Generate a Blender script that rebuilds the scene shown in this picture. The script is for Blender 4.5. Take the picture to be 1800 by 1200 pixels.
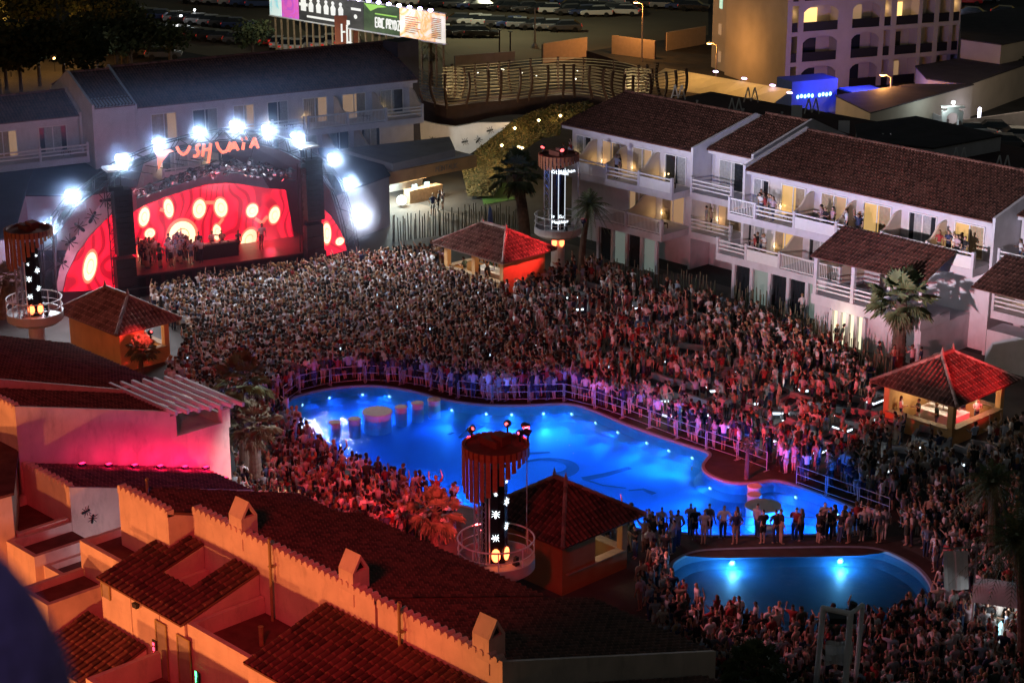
import bpy, bmesh, math, random
import numpy as np
from mathutils import Vector, Matrix
R = math.radians
random.seed(7); rng = np.random.default_rng(7)
sc = bpy.context.scene
for o in list(bpy.data.objects): bpy.data.objects.remove(o)
# ---------------- camera (world X runs along the pool terrace, world Y towards the right hotel wing)
CAM_H, PITCH, YAW, FPX = 39.0, R(18.4), R(46), 3350.0
cam = bpy.data.cameras.new("camera"); camo = bpy.data.objects.new("camera", cam)
sc.collection.objects.link(camo); sc.camera = camo
camo.location = (0, 0, CAM_H); camo.rotation_euler = (R(90) - PITCH, 0, YAW)
cam.sensor_width = 36; cam.lens = 36 * FPX / 1800; cam.clip_start = 0.2; cam.clip_end = 3000
cam.dof.use_dof = True; cam.dof.focus_distance = 106; cam.dof.aperture_fstop = 3.2
# ---------------- world: night sky
w = bpy.data.worlds.new("World"); sc.world = w; w.use_nodes = True
nt = w.node_tree; bg = nt.nodes['Background']
sky = nt.nodes.new('ShaderNodeTexSky'); sky.sky_type = 'NISHITA'; sky.sun_disc = False
SUN_EL, SUN_ROT = R(1.0), R(200)
sky.sun_elevation = SUN_EL; sky.sun_rotation = SUN_ROT
nt.links.new(sky.outputs[0], bg.inputs[0]); bg.inputs[1].default_value = 0.05
# faint moon-like sun from the same direction
sun = bpy.data.lights.new("moonlight", 'SUN'); sun.energy = 0.012; sun.angle = R(3); sun.color = (.75, .8, 1)
suno = bpy.data.objects.new("moonlight", sun); sc.collection.objects.link(suno)
suno.rotation_euler = (R(50), 0, R(30))
sc.view_settings.view_transform = 'Standard'; sc.view_settings.look = 'None'
sc.view_settings.exposure = 0.0; sc.view_settings.gamma = 1
sc.render.engine = 'CYCLES'
cy = sc.cycles
cy.use_denoising = True
cy.max_bounces = 5; cy.diffuse_bounces = 2; cy.glossy_bounces = 2; cy.transmission_bounces = 2
cy.transparent_max_bounces = 8; cy.volume_bounces = 0; cy.sample_clamp_indirect = 4.0
cy.caustics_reflective = False; cy.caustics_refractive = False; cy.use_light_tree = True
cy.volume_step_rate = 4; cy.volume_max_steps = 64

# ---------------- world frame <-> photograph (used to read real positions off the picture)
def rayd(px, py):
    dx = (px - 900) / FPX; dy = (600 - py) / FPX
    X, Y, Z = dx, math.cos(PITCH) + dy * math.sin(PITCH), -math.sin(PITCH) + dy * math.cos(PITCH)
    c, s = math.cos(YAW), math.sin(YAW)
    return X * c - Y * s, X * s + Y * c, Z
def G(px, py, z=0.0):
    a, b, c = rayd(px, py); t = (z - CAM_H) / c
    return Vector((a * t, b * t, z))
def PJ(v):
    c, s = math.cos(YAW), math.sin(YAW)
    X = v[0] * c + v[1] * s; Y = -v[0] * s + v[1] * c; z = v[2] - CAM_H
    d = Y * math.cos(PITCH) - z * math.sin(PITCH); u = Y * math.sin(PITCH) + z * math.cos(PITCH)
    return 900 + FPX * X / d, 600 - FPX * u / d
class Frame:
    """vertical local frame: x to the right along a facade, y into it, z up"""
    def __init__(s, a, b, deg): s.o = Vector((a, b, 0)); s.r = R(deg)
    def px(s, px, py, y=0.0):
        a, b, c = rayd(px, py); t = Vector((math.cos(s.r), math.sin(s.r))); n = Vector((-math.sin(s.r), math.cos(s.r)))
        k = (s.o.xy.dot(n) + y) / (a * n.x + b * n.y)
        p = Vector((a * k, b * k)) - s.o.xy
        return p.dot(t), CAM_H + c * k
    def w(s, x, y, z=0):
        return Vector((s.o.x + x * math.cos(s.r) - y * math.sin(s.r), s.o.y + x * math.sin(s.r) + y * math.cos(s.r), z))

# ---------------- materials
M = {}
def mat(name, col, rough=.7, noise=0, scale=3, bump=0, bscale=20, metal=0, spec=.3, objcol=False, attr=None):
    if name in M: return M[name]
    m = bpy.data.materials.new(name); m.use_nodes = True; n = m.node_tree.nodes; l = m.node_tree.links
    b = n['Principled BSDF']; b.inputs['Roughness'].default_value = rough; b.inputs['Metallic'].default_value = metal
    b.inputs['Specular IOR Level'].default_value = spec
    b.inputs['Base Color'].default_value = (*col, 1)
    src = None
    if objcol:
        oi = n.new('ShaderNodeObjectInfo'); src = oi.outputs['Color']
    if attr:
        at = n.new('ShaderNodeAttribute'); at.attribute_name = attr; src = at.outputs['Color']
    if noise or bump:
        tc = n.new('ShaderNodeTexCoord')
    if noise:
        nz = n.new('ShaderNodeTexNoise'); nz.inputs['Scale'].default_value = scale; nz.inputs['Detail'].default_value = 6
        l.new(tc.outputs['Object'], nz.inputs['Vector'])
        mr = n.new('ShaderNodeMapRange'); mr.inputs[1].default_value = .3; mr.inputs[2].default_value = .7
        mr.inputs[3].default_value = 1 - noise; mr.inputs[4].default_value = 1 + noise * .5
        l.new(nz.outputs[0], mr.inputs[0])
        mx = n.new('ShaderNodeMix'); mx.data_type = 'RGBA'; mx.blend_type = 'MULTIPLY'; mx.inputs[0].default_value = 1
        if src: l.new(src, mx.inputs[6])
        else: mx.inputs[6].default_value = (*col, 1)
        l.new(mr.outputs[0], mx.inputs[7]); src = mx.outputs[2]
    if src: l.new(src, b.inputs['Base Color'])
    if bump:
        nb = n.new('ShaderNodeTexNoise'); nb.inputs['Scale'].default_value = bscale; nb.inputs['Detail'].default_value = 4
        l.new(tc.outputs['Object'], nb.inputs['Vector'])
        bm_ = n.new('ShaderNodeBump'); bm_.inputs['Strength'].default_value = bump; bm_.inputs['Distance'].default_value = .05
        l.new(nb.outputs[0], bm_.inputs['Height']); l.new(bm_.outputs[0], b.inputs['Normal'])
    M[name] = m; return m
def emi(name, col, st, sampling=True):
    if name in M: return M[name]
    m = bpy.data.materials.new(name); m.use_nodes = True; n = m.node_tree.nodes
    b = n['Principled BSDF']; b.inputs['Base Color'].default_value = (*[c * .3 for c in col], 1)
    b.inputs['Emission Color'].default_value = (*col, 1); b.inputs['Emission Strength'].default_value = st
    if not sampling: m.cycles.emission_sampling = 'NONE'
    M[name] = m; return m
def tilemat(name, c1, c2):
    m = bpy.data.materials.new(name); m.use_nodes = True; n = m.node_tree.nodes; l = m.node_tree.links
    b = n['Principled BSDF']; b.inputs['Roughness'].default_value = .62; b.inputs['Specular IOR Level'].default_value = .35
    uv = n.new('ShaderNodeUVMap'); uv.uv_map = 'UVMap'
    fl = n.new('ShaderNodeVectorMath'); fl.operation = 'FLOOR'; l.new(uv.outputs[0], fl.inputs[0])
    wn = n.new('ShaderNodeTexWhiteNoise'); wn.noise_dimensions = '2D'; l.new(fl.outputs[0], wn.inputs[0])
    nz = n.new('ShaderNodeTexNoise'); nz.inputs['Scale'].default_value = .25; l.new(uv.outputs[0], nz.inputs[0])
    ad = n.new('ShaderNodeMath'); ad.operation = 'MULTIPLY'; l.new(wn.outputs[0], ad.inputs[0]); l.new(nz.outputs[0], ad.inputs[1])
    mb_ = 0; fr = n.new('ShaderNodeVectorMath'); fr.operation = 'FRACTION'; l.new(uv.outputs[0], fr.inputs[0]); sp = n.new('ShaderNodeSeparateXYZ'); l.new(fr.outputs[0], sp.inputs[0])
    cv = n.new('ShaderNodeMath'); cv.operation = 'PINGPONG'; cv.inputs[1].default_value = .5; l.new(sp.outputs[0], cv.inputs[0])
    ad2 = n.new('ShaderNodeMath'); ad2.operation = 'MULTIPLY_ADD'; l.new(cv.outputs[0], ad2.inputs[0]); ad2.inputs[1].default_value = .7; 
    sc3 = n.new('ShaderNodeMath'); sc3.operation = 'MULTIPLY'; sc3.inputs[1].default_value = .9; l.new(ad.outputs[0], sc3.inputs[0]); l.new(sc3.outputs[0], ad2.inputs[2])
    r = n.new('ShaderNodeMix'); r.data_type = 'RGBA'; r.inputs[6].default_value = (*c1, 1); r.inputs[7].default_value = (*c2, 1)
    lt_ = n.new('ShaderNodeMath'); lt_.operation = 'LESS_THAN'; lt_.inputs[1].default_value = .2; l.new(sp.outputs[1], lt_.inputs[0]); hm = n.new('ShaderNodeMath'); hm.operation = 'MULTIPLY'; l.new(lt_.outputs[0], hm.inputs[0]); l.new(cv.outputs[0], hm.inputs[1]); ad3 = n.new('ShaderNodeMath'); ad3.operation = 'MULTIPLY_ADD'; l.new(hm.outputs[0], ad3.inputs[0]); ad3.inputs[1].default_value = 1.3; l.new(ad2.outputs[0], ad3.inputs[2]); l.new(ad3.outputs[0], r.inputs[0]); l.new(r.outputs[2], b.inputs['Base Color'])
    # valley shade and pale course-edge highlights painted into the tile colour
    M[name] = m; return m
mat('white_wall', (.66, .64, .62), .85, .10, 1.2, .15, 12)
mat('cream_wall', (.62, .52, .40), .85, .12, 1.0, .15, 12)
mat('orange_wall', (.62, .34, .13), .85, .12, 1.0, .15, 12)
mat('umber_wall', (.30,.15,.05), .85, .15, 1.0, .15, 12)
mat('white_paint', (.75, .75, .75), .5, .05, 4)
mat('grey_wall', (.32, .30, .28), .85, .15, .8, .2, 10)
mat('dark_glass', (.02, .025, .03), .08, spec=.8)
mat('curtain', (.38, .40, .40), .9, .25, 6)
mat('dark_metal', (.03, .03, .035), .45, metal=.4)
mat('steel', (.35, .35, .37), .35, metal=.8)
mat('black', (.012, .012, .014), .6)
mat('wood_dark', (.06, .028, .018), .7, .3, 3, .2, 15)
mat('wood_slat', (.30, .13, .06), .65, .3, 4, .2, 20)
mat('wood_pale', (.35, .25, .15), .7, .25, 4)
mat('asphalt', (.035, .034, .034), .9, .35, .6, .3, 8)
mat('paving', (.10, .085, .075), .8, .3, .5, .2, 6)
mat('deck_dark', (.055, .035, .028), .7, .35, 1.5, .2, 9)
mat('sand', (.17, .14, .095), .95, .45, .05, .3, 2)
mat('terrace_floor', (.16, .075, .055), .85, .3, 1.2, .2, 8)
mat('frond', (.13, .16, .07), .6, .4, 2)
mat('frond_dry', (.15, .13, .08), .85, .3, 3)
mat('trunk', (.11, .075, .055), .9, .4, 4, .6, 12)
mat('foliage_dark', (.035, .05, .02), .8, .5, 1.2)
mat('ivy', (.075, .065, .025), .8, .5, 2.5)
mat('lawn', (.05, .14, .02), .9, .3, 3)
mat('pool_wall', (.55, .72, .80), .5, .06, 2)
mat('cloth_white', (.7, .7, .7), .9, .08, 3)
mat('rubber', (.015, .015, .015), .8)
mat('letter_dark', (.004, .01, .03), .8)
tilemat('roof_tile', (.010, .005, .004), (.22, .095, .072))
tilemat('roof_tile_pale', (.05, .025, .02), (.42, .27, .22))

# ---------------- mesh builder
class MB:
    def __init__(s): s.v = []; s.f = []; s.m = []; s.mx = None; s.uv = None
    def add(s, vs, fs, m=0):
        o = len(s.v)
        if s.mx is not None: vs = [s.mx @ Vector(v) for v in vs]
        s.v += [tuple(v) for v in vs]; s.f += [tuple(i + o for i in f) for f in fs]; s.m += [m] * len(fs)
    def box(s, x0, x1, y0, y1, z0, z1, m=0):
        s.add([(x0,y0,z0),(x1,y0,z0),(x1,y1,z0),(x0,y1,z0),(x0,y0,z1),(x1,y0,z1),(x1,y1,z1),(x0,y1,z1)],
              [(3,2,1,0),(4,5,6,7),(0,1,5,4),(1,2,6,5),(2,3,7,6),(3,0,4,7)], m)
    def prism(s, poly, lo, hi, axis='z', m=0):
        """poly: 2-D outline (ccw) swept from lo to hi along axis"""
        n = len(poly)
        def P(p, t):
            return (p[0], p[1], t) if axis == 'z' else ((p[0], t, p[1]) if axis == 'y' else (t, p[0], p[1]))
        vs = [P(p, lo) for p in poly] + [P(p, hi) for p in poly]
        s.add(vs, [tuple(range(n))[::-1], tuple(range(n, 2*n))] + [(i, (i+1) % n, n + (i+1) % n, n + i) for i in range(n)], m)
    def tube(s, p, q, r=.03, n=6, r2=None, m=0, cap=True):
        p = Vector(p); q = Vector(q); d = (q - p)
        if d.length < 1e-5: return
        d.normalize(); u = d.orthogonal().normalized(); w_ = d.cross(u); r2 = r if r2 is None else r2
        vs = []
        for c, rr in ((p, r), (q, r2)):
            for i in range(n):
                t = 2*math.pi*(i+.5)/n; vs.append(c + (u*math.cos(t) + w_*math.sin(t))*rr)
        fs = [(i, (i+1) % n, n+(i+1) % n, n+i) for i in range(n)]
        if cap: fs += [tuple(range(n))[::-1], tuple(range(n, 2*n))]
        s.add(vs, fs, m)
    def path(s, pts, r=.03, n=6, m=0):
        for a, b in zip(pts, pts[1:]): s.tube(a, b, r, n, m=m)
    def lathe(s, c, prof, n=16, m=0, a0=0, a1=2*math.pi):
        full = abs(a1-a0-2*math.pi) < 1e-6; k = n if full else n+1
        vs = []
        for r, z in prof:
            for i in range(k):
                t = a0 + (a1-a0)*i/n; vs.append((c[0]+r*math.cos(t), c[1]+r*math.sin(t), c[2]+z))
        fs = []
        for j in range(len(prof)-1):
            for i in range(n):
                i2 = (i+1) % k
                fs.append((j*k+i, j*k+i2, (j+1)*k+i2, (j+1)*k+i))
        s.add(vs, fs, m)
    def disc(s, c, r, z, n=24, m=0):
        s.add([(c[0]+r*math.cos(2*math.pi*i/n), c[1]+r*math.sin(2*math.pi*i/n), z) for i in range(n)], [tuple(range(n))], m)
    def ball(s, c, r, n=8, m=0, sc_=(1,1,1)):
        k = n; h = max(3, n//2); vs = [(c[0], c[1], c[2]+r*sc_[2])]
        for j in range(1, h):
            ph = math.pi*j/h
            for i in range(k):
                t = 2*math.pi*i/k; vs.append((c[0]+r*sc_[0]*math.sin(ph)*math.cos(t), c[1]+r*sc_[1]*math.sin(ph)*math.sin(t), c[2]+r*sc_[2]*math.cos(ph)))
        vs.append((c[0], c[1], c[2]-r*sc_[2])); fs = [(0, 1+i, 1+(i+1) % k) for i in range(k)]
        for j in range(h-2):
            for i in range(k): fs.append((1+j*k+i, 1+(j+1)*k+i, 1+(j+1)*k+(i+1) % k, 1+j*k+(i+1) % k))
        e = len(vs)-1; b_ = 1+(h-2)*k; fs += [(e, b_+(i+1) % k, b_+i) for i in range(k)]
        s.add(vs, fs, m)
    def build(s, name, mats, parent=None, loc=None, rz=0, smooth=False):
        me = bpy.data.meshes.new(name); me.from_pydata(s.v, [], s.f); me.validate()
        for k in (mats if isinstance(mats, (list, tuple)) else [mats]): me.materials.append(M[k] if isinstance(k, str) else k)
        if len(s.m) == len(me.polygons): me.polygons.foreach_set('material_index', s.m)
        if smooth: me.polygons.foreach_set('use_smooth', [True]*len(me.polygons))
        if s.uv is not None and len(s.uv) == len(s.v):
            ul = me.uv_layers.new(name='UVMap'); li = np.empty(len(me.loops), 'i'); me.loops.foreach_get('vertex_index', li)
            ul.data.foreach_set('uv', np.asarray(s.uv, 'f')[li].ravel())
        o = bpy.data.objects.new(name, me); sc.collection.objects.link(o)
        if loc is not None: o.location = loc
        o.rotation_euler.z = rz
        if parent: o.parent = parent
        return o
def tag(o, label=None, cat=None, group=None, kind=None):
    if label: o['label'] = label
    if cat: o['category'] = cat
    if group: o['group'] = group
    if kind: o['kind'] = kind
    return o
def empty(name, loc, rz=0, label=None, cat=None, group=None, parent=None):
    o = bpy.data.objects.new(name, None); sc.collection.objects.link(o); o.location = loc; o.rotation_euler.z = rz
    o.empty_display_size = .3
    if parent: o.parent = parent
    return tag(o, label, cat, group)
def dup(o, parent=None):
    c = o.copy(); sc.collection.objects.link(c)
    if parent is not None: c.parent = parent
    for ch in list(o.children): dup(ch, c)
    return c
def lamp(name, loc, energy, col=(1,1,1), kind='POINT', size=.1, target=None, angle=60, blend=.5, parent=None):
    l = bpy.data.lights.new(name, kind); l.energy = energy; l.color = col; l.shadow_soft_size = size
    if kind == 'SPOT': l.spot_size = R(angle); l.spot_blend = blend
    o = bpy.data.objects.new(name, l); sc.collection.objects.link(o); o.location = loc
    if target is not None:
        o.rotation_euler = (Vector(target) - Vector(loc)).to_track_quat('-Z', 'Y').to_euler()
    if parent:
        o.parent = parent
    return o
ORD = ['first','second','third','fourth','fifth','sixth','seventh','eighth','ninth','tenth','eleventh','twelfth','thirteenth','fourteenth','fifteenth','sixteenth','seventeenth','eighteenth','nineteenth','twentieth']
def nth(i): return ORD[i] if i < 20 else str(i+1) + ('st' if (i+1) % 10 == 1 and i != 10 else 'nd' if (i+1) % 10 == 2 else 'rd' if (i+1) % 10 == 3 else 'th')

def tile_face(mb, BL, BR, TR, TL, pitch=.26, course=.42, h=.07):
    """barrel-tile roof face: eave BL->BR, upper edge TL->TR; corrugated covers, stepped courses"""
    BL, BR, TR, TL = map(Vector, (BL, BR, TR, TL))
    e = (BR-BL); W = e.length; e.normalize()
    nrm = e.cross((TL+TR)/2 - (BL+BR)/2).normalized()
    if nrm.z < 0: nrm = -nrm
    d = nrm.cross(e); 
    if d.z < 0: d = -d
    st = lambda p: ((p-BL).dot(e), (p-BL).dot(d))
    (sl, tl), (sr, tr) = st(TL), st(TR)
    def top(s):
        if s < sl: return tl*s/sl if sl > 1e-3 else tl
        if s > sr: return tr*(W-s)/(W-sr) if W-sr > 1e-3 else tr
        return tl + (tr-tl)*(s-sl)/max(1e-6, sr-sl)
    ph = [0, .22, .38, .5, .62, .78]; hh = [0, .05, .8, 1, .8, .05]
    cols = []; k = 0
    ncol = int(W/pitch)
    pt = W/ncol
    for i in range(ncol):
        for p, q in zip(ph, hh): cols.append(((i+p)*pt, q*h))
    cols.append((W, 0))
    maxt = max(tl, tr); nr = int(math.ceil(maxt/course))
    base = len(mb.v)
    if mb.uv is None: mb.uv = [(0, 0)]*len(mb.v)
    vs = []
    rows = []
    for r in range(nr):
        rows += [(r*course, .03), (min((r+1)*course, maxt)-.001, 0)]
    C = len(cols); jit = [[random.uniform(-.012, .012) for _ in range(ncol+1)] for _ in range(nr)]
    for ri, (t, dz) in enumerate(rows):
        for ci, (s, hz) in enumerate(cols):
            tt = min(t, top(s)); j = jit[ri//2][ci//6] * (1 if hz > 0 else .3)
            vs.append(BL + e*(s + j*.5) + d*tt + nrm*(hz + dz + j)); mb.uv.append((s/pt+.001, (ri//2)+(.02 if ri % 2 == 0 else .98)))
    fs = []
    for r in range(len(rows)-1):
        for c in range(C-1):
            s_ = cols[c][0]; 
            if top(s_) <= rows[r][0] and top(cols[c+1][0]) <= rows[r][0]: continue
            a_ = r*C+c; fs.append((a_, a_+1, a_+C+1, a_+C))
    mb.add(vs, fs)
    # underside / body slab
    o = len(mb.v); dn = nrm*-.1
    mb.add([BL, BR, TR, TL, BL+dn, BR+dn, TR+dn, TL+dn], [(4,5,6,7)[::-1], (0,1,5,4), (1,2,6,5), (2,3,7,6), (3,0,4,7)])
    mb.uv += [(.5, .5)]*8
def ridge_cap(mb, p, q, r=.11):
    p, q = Vector(p), Vector(q); n = max(1, int((q-p).length/.4)); d = (q-p)/n
    if mb.uv is None: mb.uv = [(0,0)]*len(mb.v)
    for i in range(n):
        k = len(mb.v); mb.tube(p+d*i, p+d*(i+1.05), r*1.1, 8, r*.9); mb.uv += [(i+.5, 77.5)]*(len(mb.v)-k)
# ======================================================= GROUND, POOLS
def smooth_closed(pts, n=6):
    out = []; L = len(pts)
    for i in range(L):
        p0, p1, p2, p3 = [Vector(pts[(i+k-1) % L]) for k in range(4)]
        for j in range(n):
            t = j/n; out.append(.5*((2*p1)+(-p0+p2)*t+(2*p0-5*p1+4*p2-p3)*t*t+(-p0+3*p1-3*p2+p3)*t**3))
    return out
POOL_PX = [(508,706),(522,696),(560,686),(610,679),(665,678),(720,686),(775,700),(830,709),(885,712),(940,711),(985,709),(1015,712),(1050,724),(1100,745),(1150,763),(1200,780),(1236,791),
 (1247,799),(1240,808),(1234,820),(1246,834),(1282,847),(1325,848),(1362,844),(1400,853),(1450,871),(1500,893),(1525,912),(1505,934),(1450,939),(1350,940),(1250,941),(1190,936),(1090,926),(980,915),(860,898),(750,872),(650,838),(570,800),(525,760),(507,728)]
POOL2_PX = [(1181,1000),(1193,982),(1230,969),(1300,965),(1400,963),(1490,962),(1545,966),(1590,984),(1622,1008),(1638,1040),(1620,1074),(1560,1100),(1460,1112),(1340,1106),(1240,1082),(1192,1045)]
pool1 = smooth_closed([G(*p).xy.to_3d() for p in POOL_PX], 4)
pool2 = smooth_closed([G(*p).xy.to_3d() for p in POOL2_PX], 5)
def inside(p, poly):
    x, y = p[0], p[1]; c = False; j = len(poly)-1
    for i in range(len(poly)):
        a, b = poly[i], poly[j]
        if (a[1] > y) != (b[1] > y) and x < (b[0]-a[0])*(y-a[1])/(b[1]-a[1])+a[0]: c = not c
        j = i
    return c
def offset(poly, d):
    n = len(poly); A = sum(poly[i].x*poly[(i+1) % n].y-poly[(i+1) % n].x*poly[i].y for i in range(n)); sg = 1 if A > 0 else -1
    out = []
    for i in range(n):
        t = (poly[(i+1) % n]-poly[i-1]); t.z = 0; t.normalize(); out.append(poly[i]+Vector((t.y*sg, -t.x*sg, 0))*d)   # outward for d>0
    return out
def sheet(name, outer, holes, z, mt):
    cu = bpy.data.curves.new(name, 'CURVE'); cu.dimensions = '2D'; cu.fill_mode = 'BOTH'
    for lp in [outer]+holes:
        sp = cu.splines.new('POLY'); sp.points.add(len(lp)-1); sp.use_cyclic_u = True
        for k, p in enumerate(lp): sp.points[k].co = (p[0], p[1], 0, 1)
    t = bpy.data.objects.new('tmp', cu); sc.collection.objects.link(t)
    dg = bpy.context.evaluated_depsgraph_get(); me = bpy.data.meshes.new_from_object(t.evaluated_get(dg)); bpy.data.objects.remove(t)
    me.name = name; me.materials.clear(); me.materials.append(M[mt]); o = bpy.data.objects.new(name, me); sc.collection.objects.link(o); o.location.z = z
    return tag(o, kind='structure')
sheet('ground', [(-1500,-300),(400,-300),(400,1600),(-1500,1600)], [pool1, pool2], 0, 'asphalt')
sheet('terrace_paving', [(-122,52),(-36,52),(-36,101),(-122,101)], [pool1, pool2], .004, 'paving')
sheet('pool_deck', offset(pool1, 2.6), [pool1], .009, 'deck_dark')
sheet('small_pool_deck', offset(pool2, 1.0), [pool2], .014, 'deck_dark')
# car park beyond the hotel and the street
sheet('car_park', [G(560,30),G(760,135),G(1130,75),G(1245,62),G(1245,-60),G(400,-60)], [], .006, 'sand')
sheet('road', [G(740,150),G(1130,92),G(1245,75),G(1245,95),G(1130,125),G(760,190)], [], .010, 'asphalt')
sheet('far_car_park', [G(150,-40),G(150,60),G(430,110),G(600,110),G(400,-60)], [], .006, 'sand')
def basin(name, poly, dep, fm, wm):
    mb = MB(); n = len(poly)
    mb.add([(p.x,p.y,-dep) for p in poly][::-1], [tuple(range(n))], 0)
    vs = [(p.x,p.y,.02) for p in poly]+[(p.x,p.y,-dep) for p in poly]
    mb.add(vs, [(i,(i+1)%n,n+(i+1)%n,n+i) for i in range(n)], 1)
    # submerged bench ledge and coping
    q = offset(poly, -.45); vs = [(p.x,p.y,-dep+.28) for p in poly]+[(p.x,p.y,-dep+.003) for p in q]
    mb.add(vs, [(i,(i+1)%n,n+(i+1)%n,n+i) for i in range(n)], 1)
    q = offset(poly, .14); q2 = offset(poly, -.03)
    vs = [(p.x,p.y,.035) for p in q2]+[(p.x,p.y,.035) for p in q]+[(p.x,p.y,-.02) for p in q]+[(p.x,p.y,-.1) for p in q2]
    mb.add(vs, [(k*n+i,k*n+(i+1)%n,((k+1)%4)*n+(i+1)%n,((k+1)%4)*n+i) for k in range(4) for i in range(n)], 2)
    return tag(mb.build(name, [fm, wm, 'pool_coping']), kind='structure')
mat('pool_floor', (.05, .33, .80), .6, .05, .6); mat('pool_coping', (.22, .24, .30), .6, .1, 3); mat('pool2_floor', (.02, .09, .20), .6, .2, .6)
mat('pool_ledge', (.10, .36, .75), .5, .1, 2)
basin('pool_basin', pool1, .95, 'pool_floor', 'pool_ledge')
basin('small_pool_basin', pool2, .8, 'pool2_floor', 'pool2_floor')
def water_mat(name, refl, tint):
    m = bpy.data.materials.new(name); m.use_nodes = True; n = m.node_tree.nodes; l = m.node_tree.links
    n.remove(n['Principled BSDF']); out = n['Material Output']
    tr = n.new('ShaderNodeBsdfTransparent'); tr.inputs[0].default_value = (*tint, 1)
    gl = n.new('ShaderNodeBsdfGlossy'); gl.inputs['Roughness'].default_value = .04
    fr = n.new('ShaderNodeFresnel'); fr.inputs[0].default_value = 1.33; mx = n.new('ShaderNodeMixShader')
    tc = n.new('ShaderNodeTexCoord'); nz = n.new('ShaderNodeTexNoise'); nz.inputs['Scale'].default_value = 2.2; nz.inputs['Detail'].default_value = 5
    bp = n.new('ShaderNodeBump'); bp.inputs['Strength'].default_value = refl; bp.inputs['Distance'].default_value = .1
    l.new(tc.outputs['Object'], nz.inputs[0]); l.new(nz.outputs[0], bp.inputs['Height']); l.new(bp.outputs[0], gl.inputs['Normal']); l.new(bp.outputs[0], fr.inputs['Normal'])
    l.new(fr.outputs[0], mx.inputs[0]); l.new(tr.outputs[0], mx.inputs[1]); l.new(gl.outputs[0], mx.inputs[2]); l.new(mx.outputs[0], out.inputs[0])
    M[name] = m; return m
water_mat('water', .35, (.80, .93, 1)); water_mat('water_small', .6, (.80, .93, 1))
for nm, poly, wm in (('pool_water', pool1, 'water'), ('small_pool_water', pool2, 'water_small')):
    mb = MB(); mb.add([(p.x,p.y,-.12) for p in offset(poly, -.01)][::-1], [tuple(range(len(poly)))]); tag(mb.build(nm, wm), kind='structure')
for nm, poly, dep, den in (('pool_water_body', pool1, .93, .17), ('small_pool_water_body', pool2, .78, .06)):
    m = bpy.data.materials.new(nm); m.use_nodes = True; n_ = m.node_tree.nodes; n_.remove(n_['Principled BSDF']); vs_ = n_.new('ShaderNodeVolumeScatter'); vs_.inputs['Color'].default_value = (.25,.6,1,1); vs_.inputs['Density'].default_value = den
    m.node_tree.links.new(vs_.outputs[0], n_['Material Output'].inputs['Volume']); M[nm] = m
    mb = MB(); q = offset(poly, -.02); mb.prism([(p.x,p.y) for p in q][::-1], -dep, -.125); tag(mb.build(nm, nm), kind='structure')
# dark letter strokes laid on the pool floor
def stroke(pts, w0, w1, z=-.935):
    P = [G(x, y, -.95) for x, y in pts]; mb = MB(); n = len(P); vs = []
    for i, p in enumerate(P):
        t = (P[min(n-1,i+1)]-P[max(0,i-1)]).normalized(); s_ = Vector((-t.y,t.x,0)); wd = (w0+(w1-w0)*i/(n-1))
        vs += [p+s_*wd, p-s_*wd]
    vs = [(v.x,v.y,z) for v in vs]
    mb.add(vs, [(2*i,2*i+1,2*i+3,2*i+2) for i in range(n-1)]); return mb
def arc(cx, cy, rx, ry, a0, a1, n=14): return [(cx+rx*math.cos(R(a0+(a1-a0)*i/n)), cy-ry*math.sin(R(a0+(a1-a0)*i/n))) for i in range(n+1)]
lt = empty('floor_lettering', G(900,800,-.95), 0, 'dark brush-stroke letters painted across the blue floor of the main pool', 'lettering')
def letter(sts, nm='letter'):
    mb = MB()
    for k, (pts, a_, b_) in enumerate(sts):
        q = stroke(pts, a_, b_, -.935+.004*k); mb.add(q.v, q.f)
    o = mb.build(nm, 'letter_dark'); o.parent = lt; o.matrix_parent_inverse = lt.matrix_world.inverted()
    o.location = -lt.location; o.matrix_parent_inverse = Matrix()
letter([([(808,770),(825,758),(842,747)],   .12, .42), ([(822,762),(840,765),(868,766),(900,763)], .16, .1)])
letter([([(788,764),(797,760)], .12, .12)])
letter([([(925,797),(945,796),(967,795)], .18, .12)])
letter([([(925,811),(950,807)]+arc(965,822,42,15,100,-75), .14, .48)])
letter([([(1108,822),(1065,834),(1025,842)], .2, .28), ([(1025,842),(1060,853),(1100,858)], .10, .06)])
letter([([(1105,862),(1130,860),(1150,868)], .08, .2)])
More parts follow.
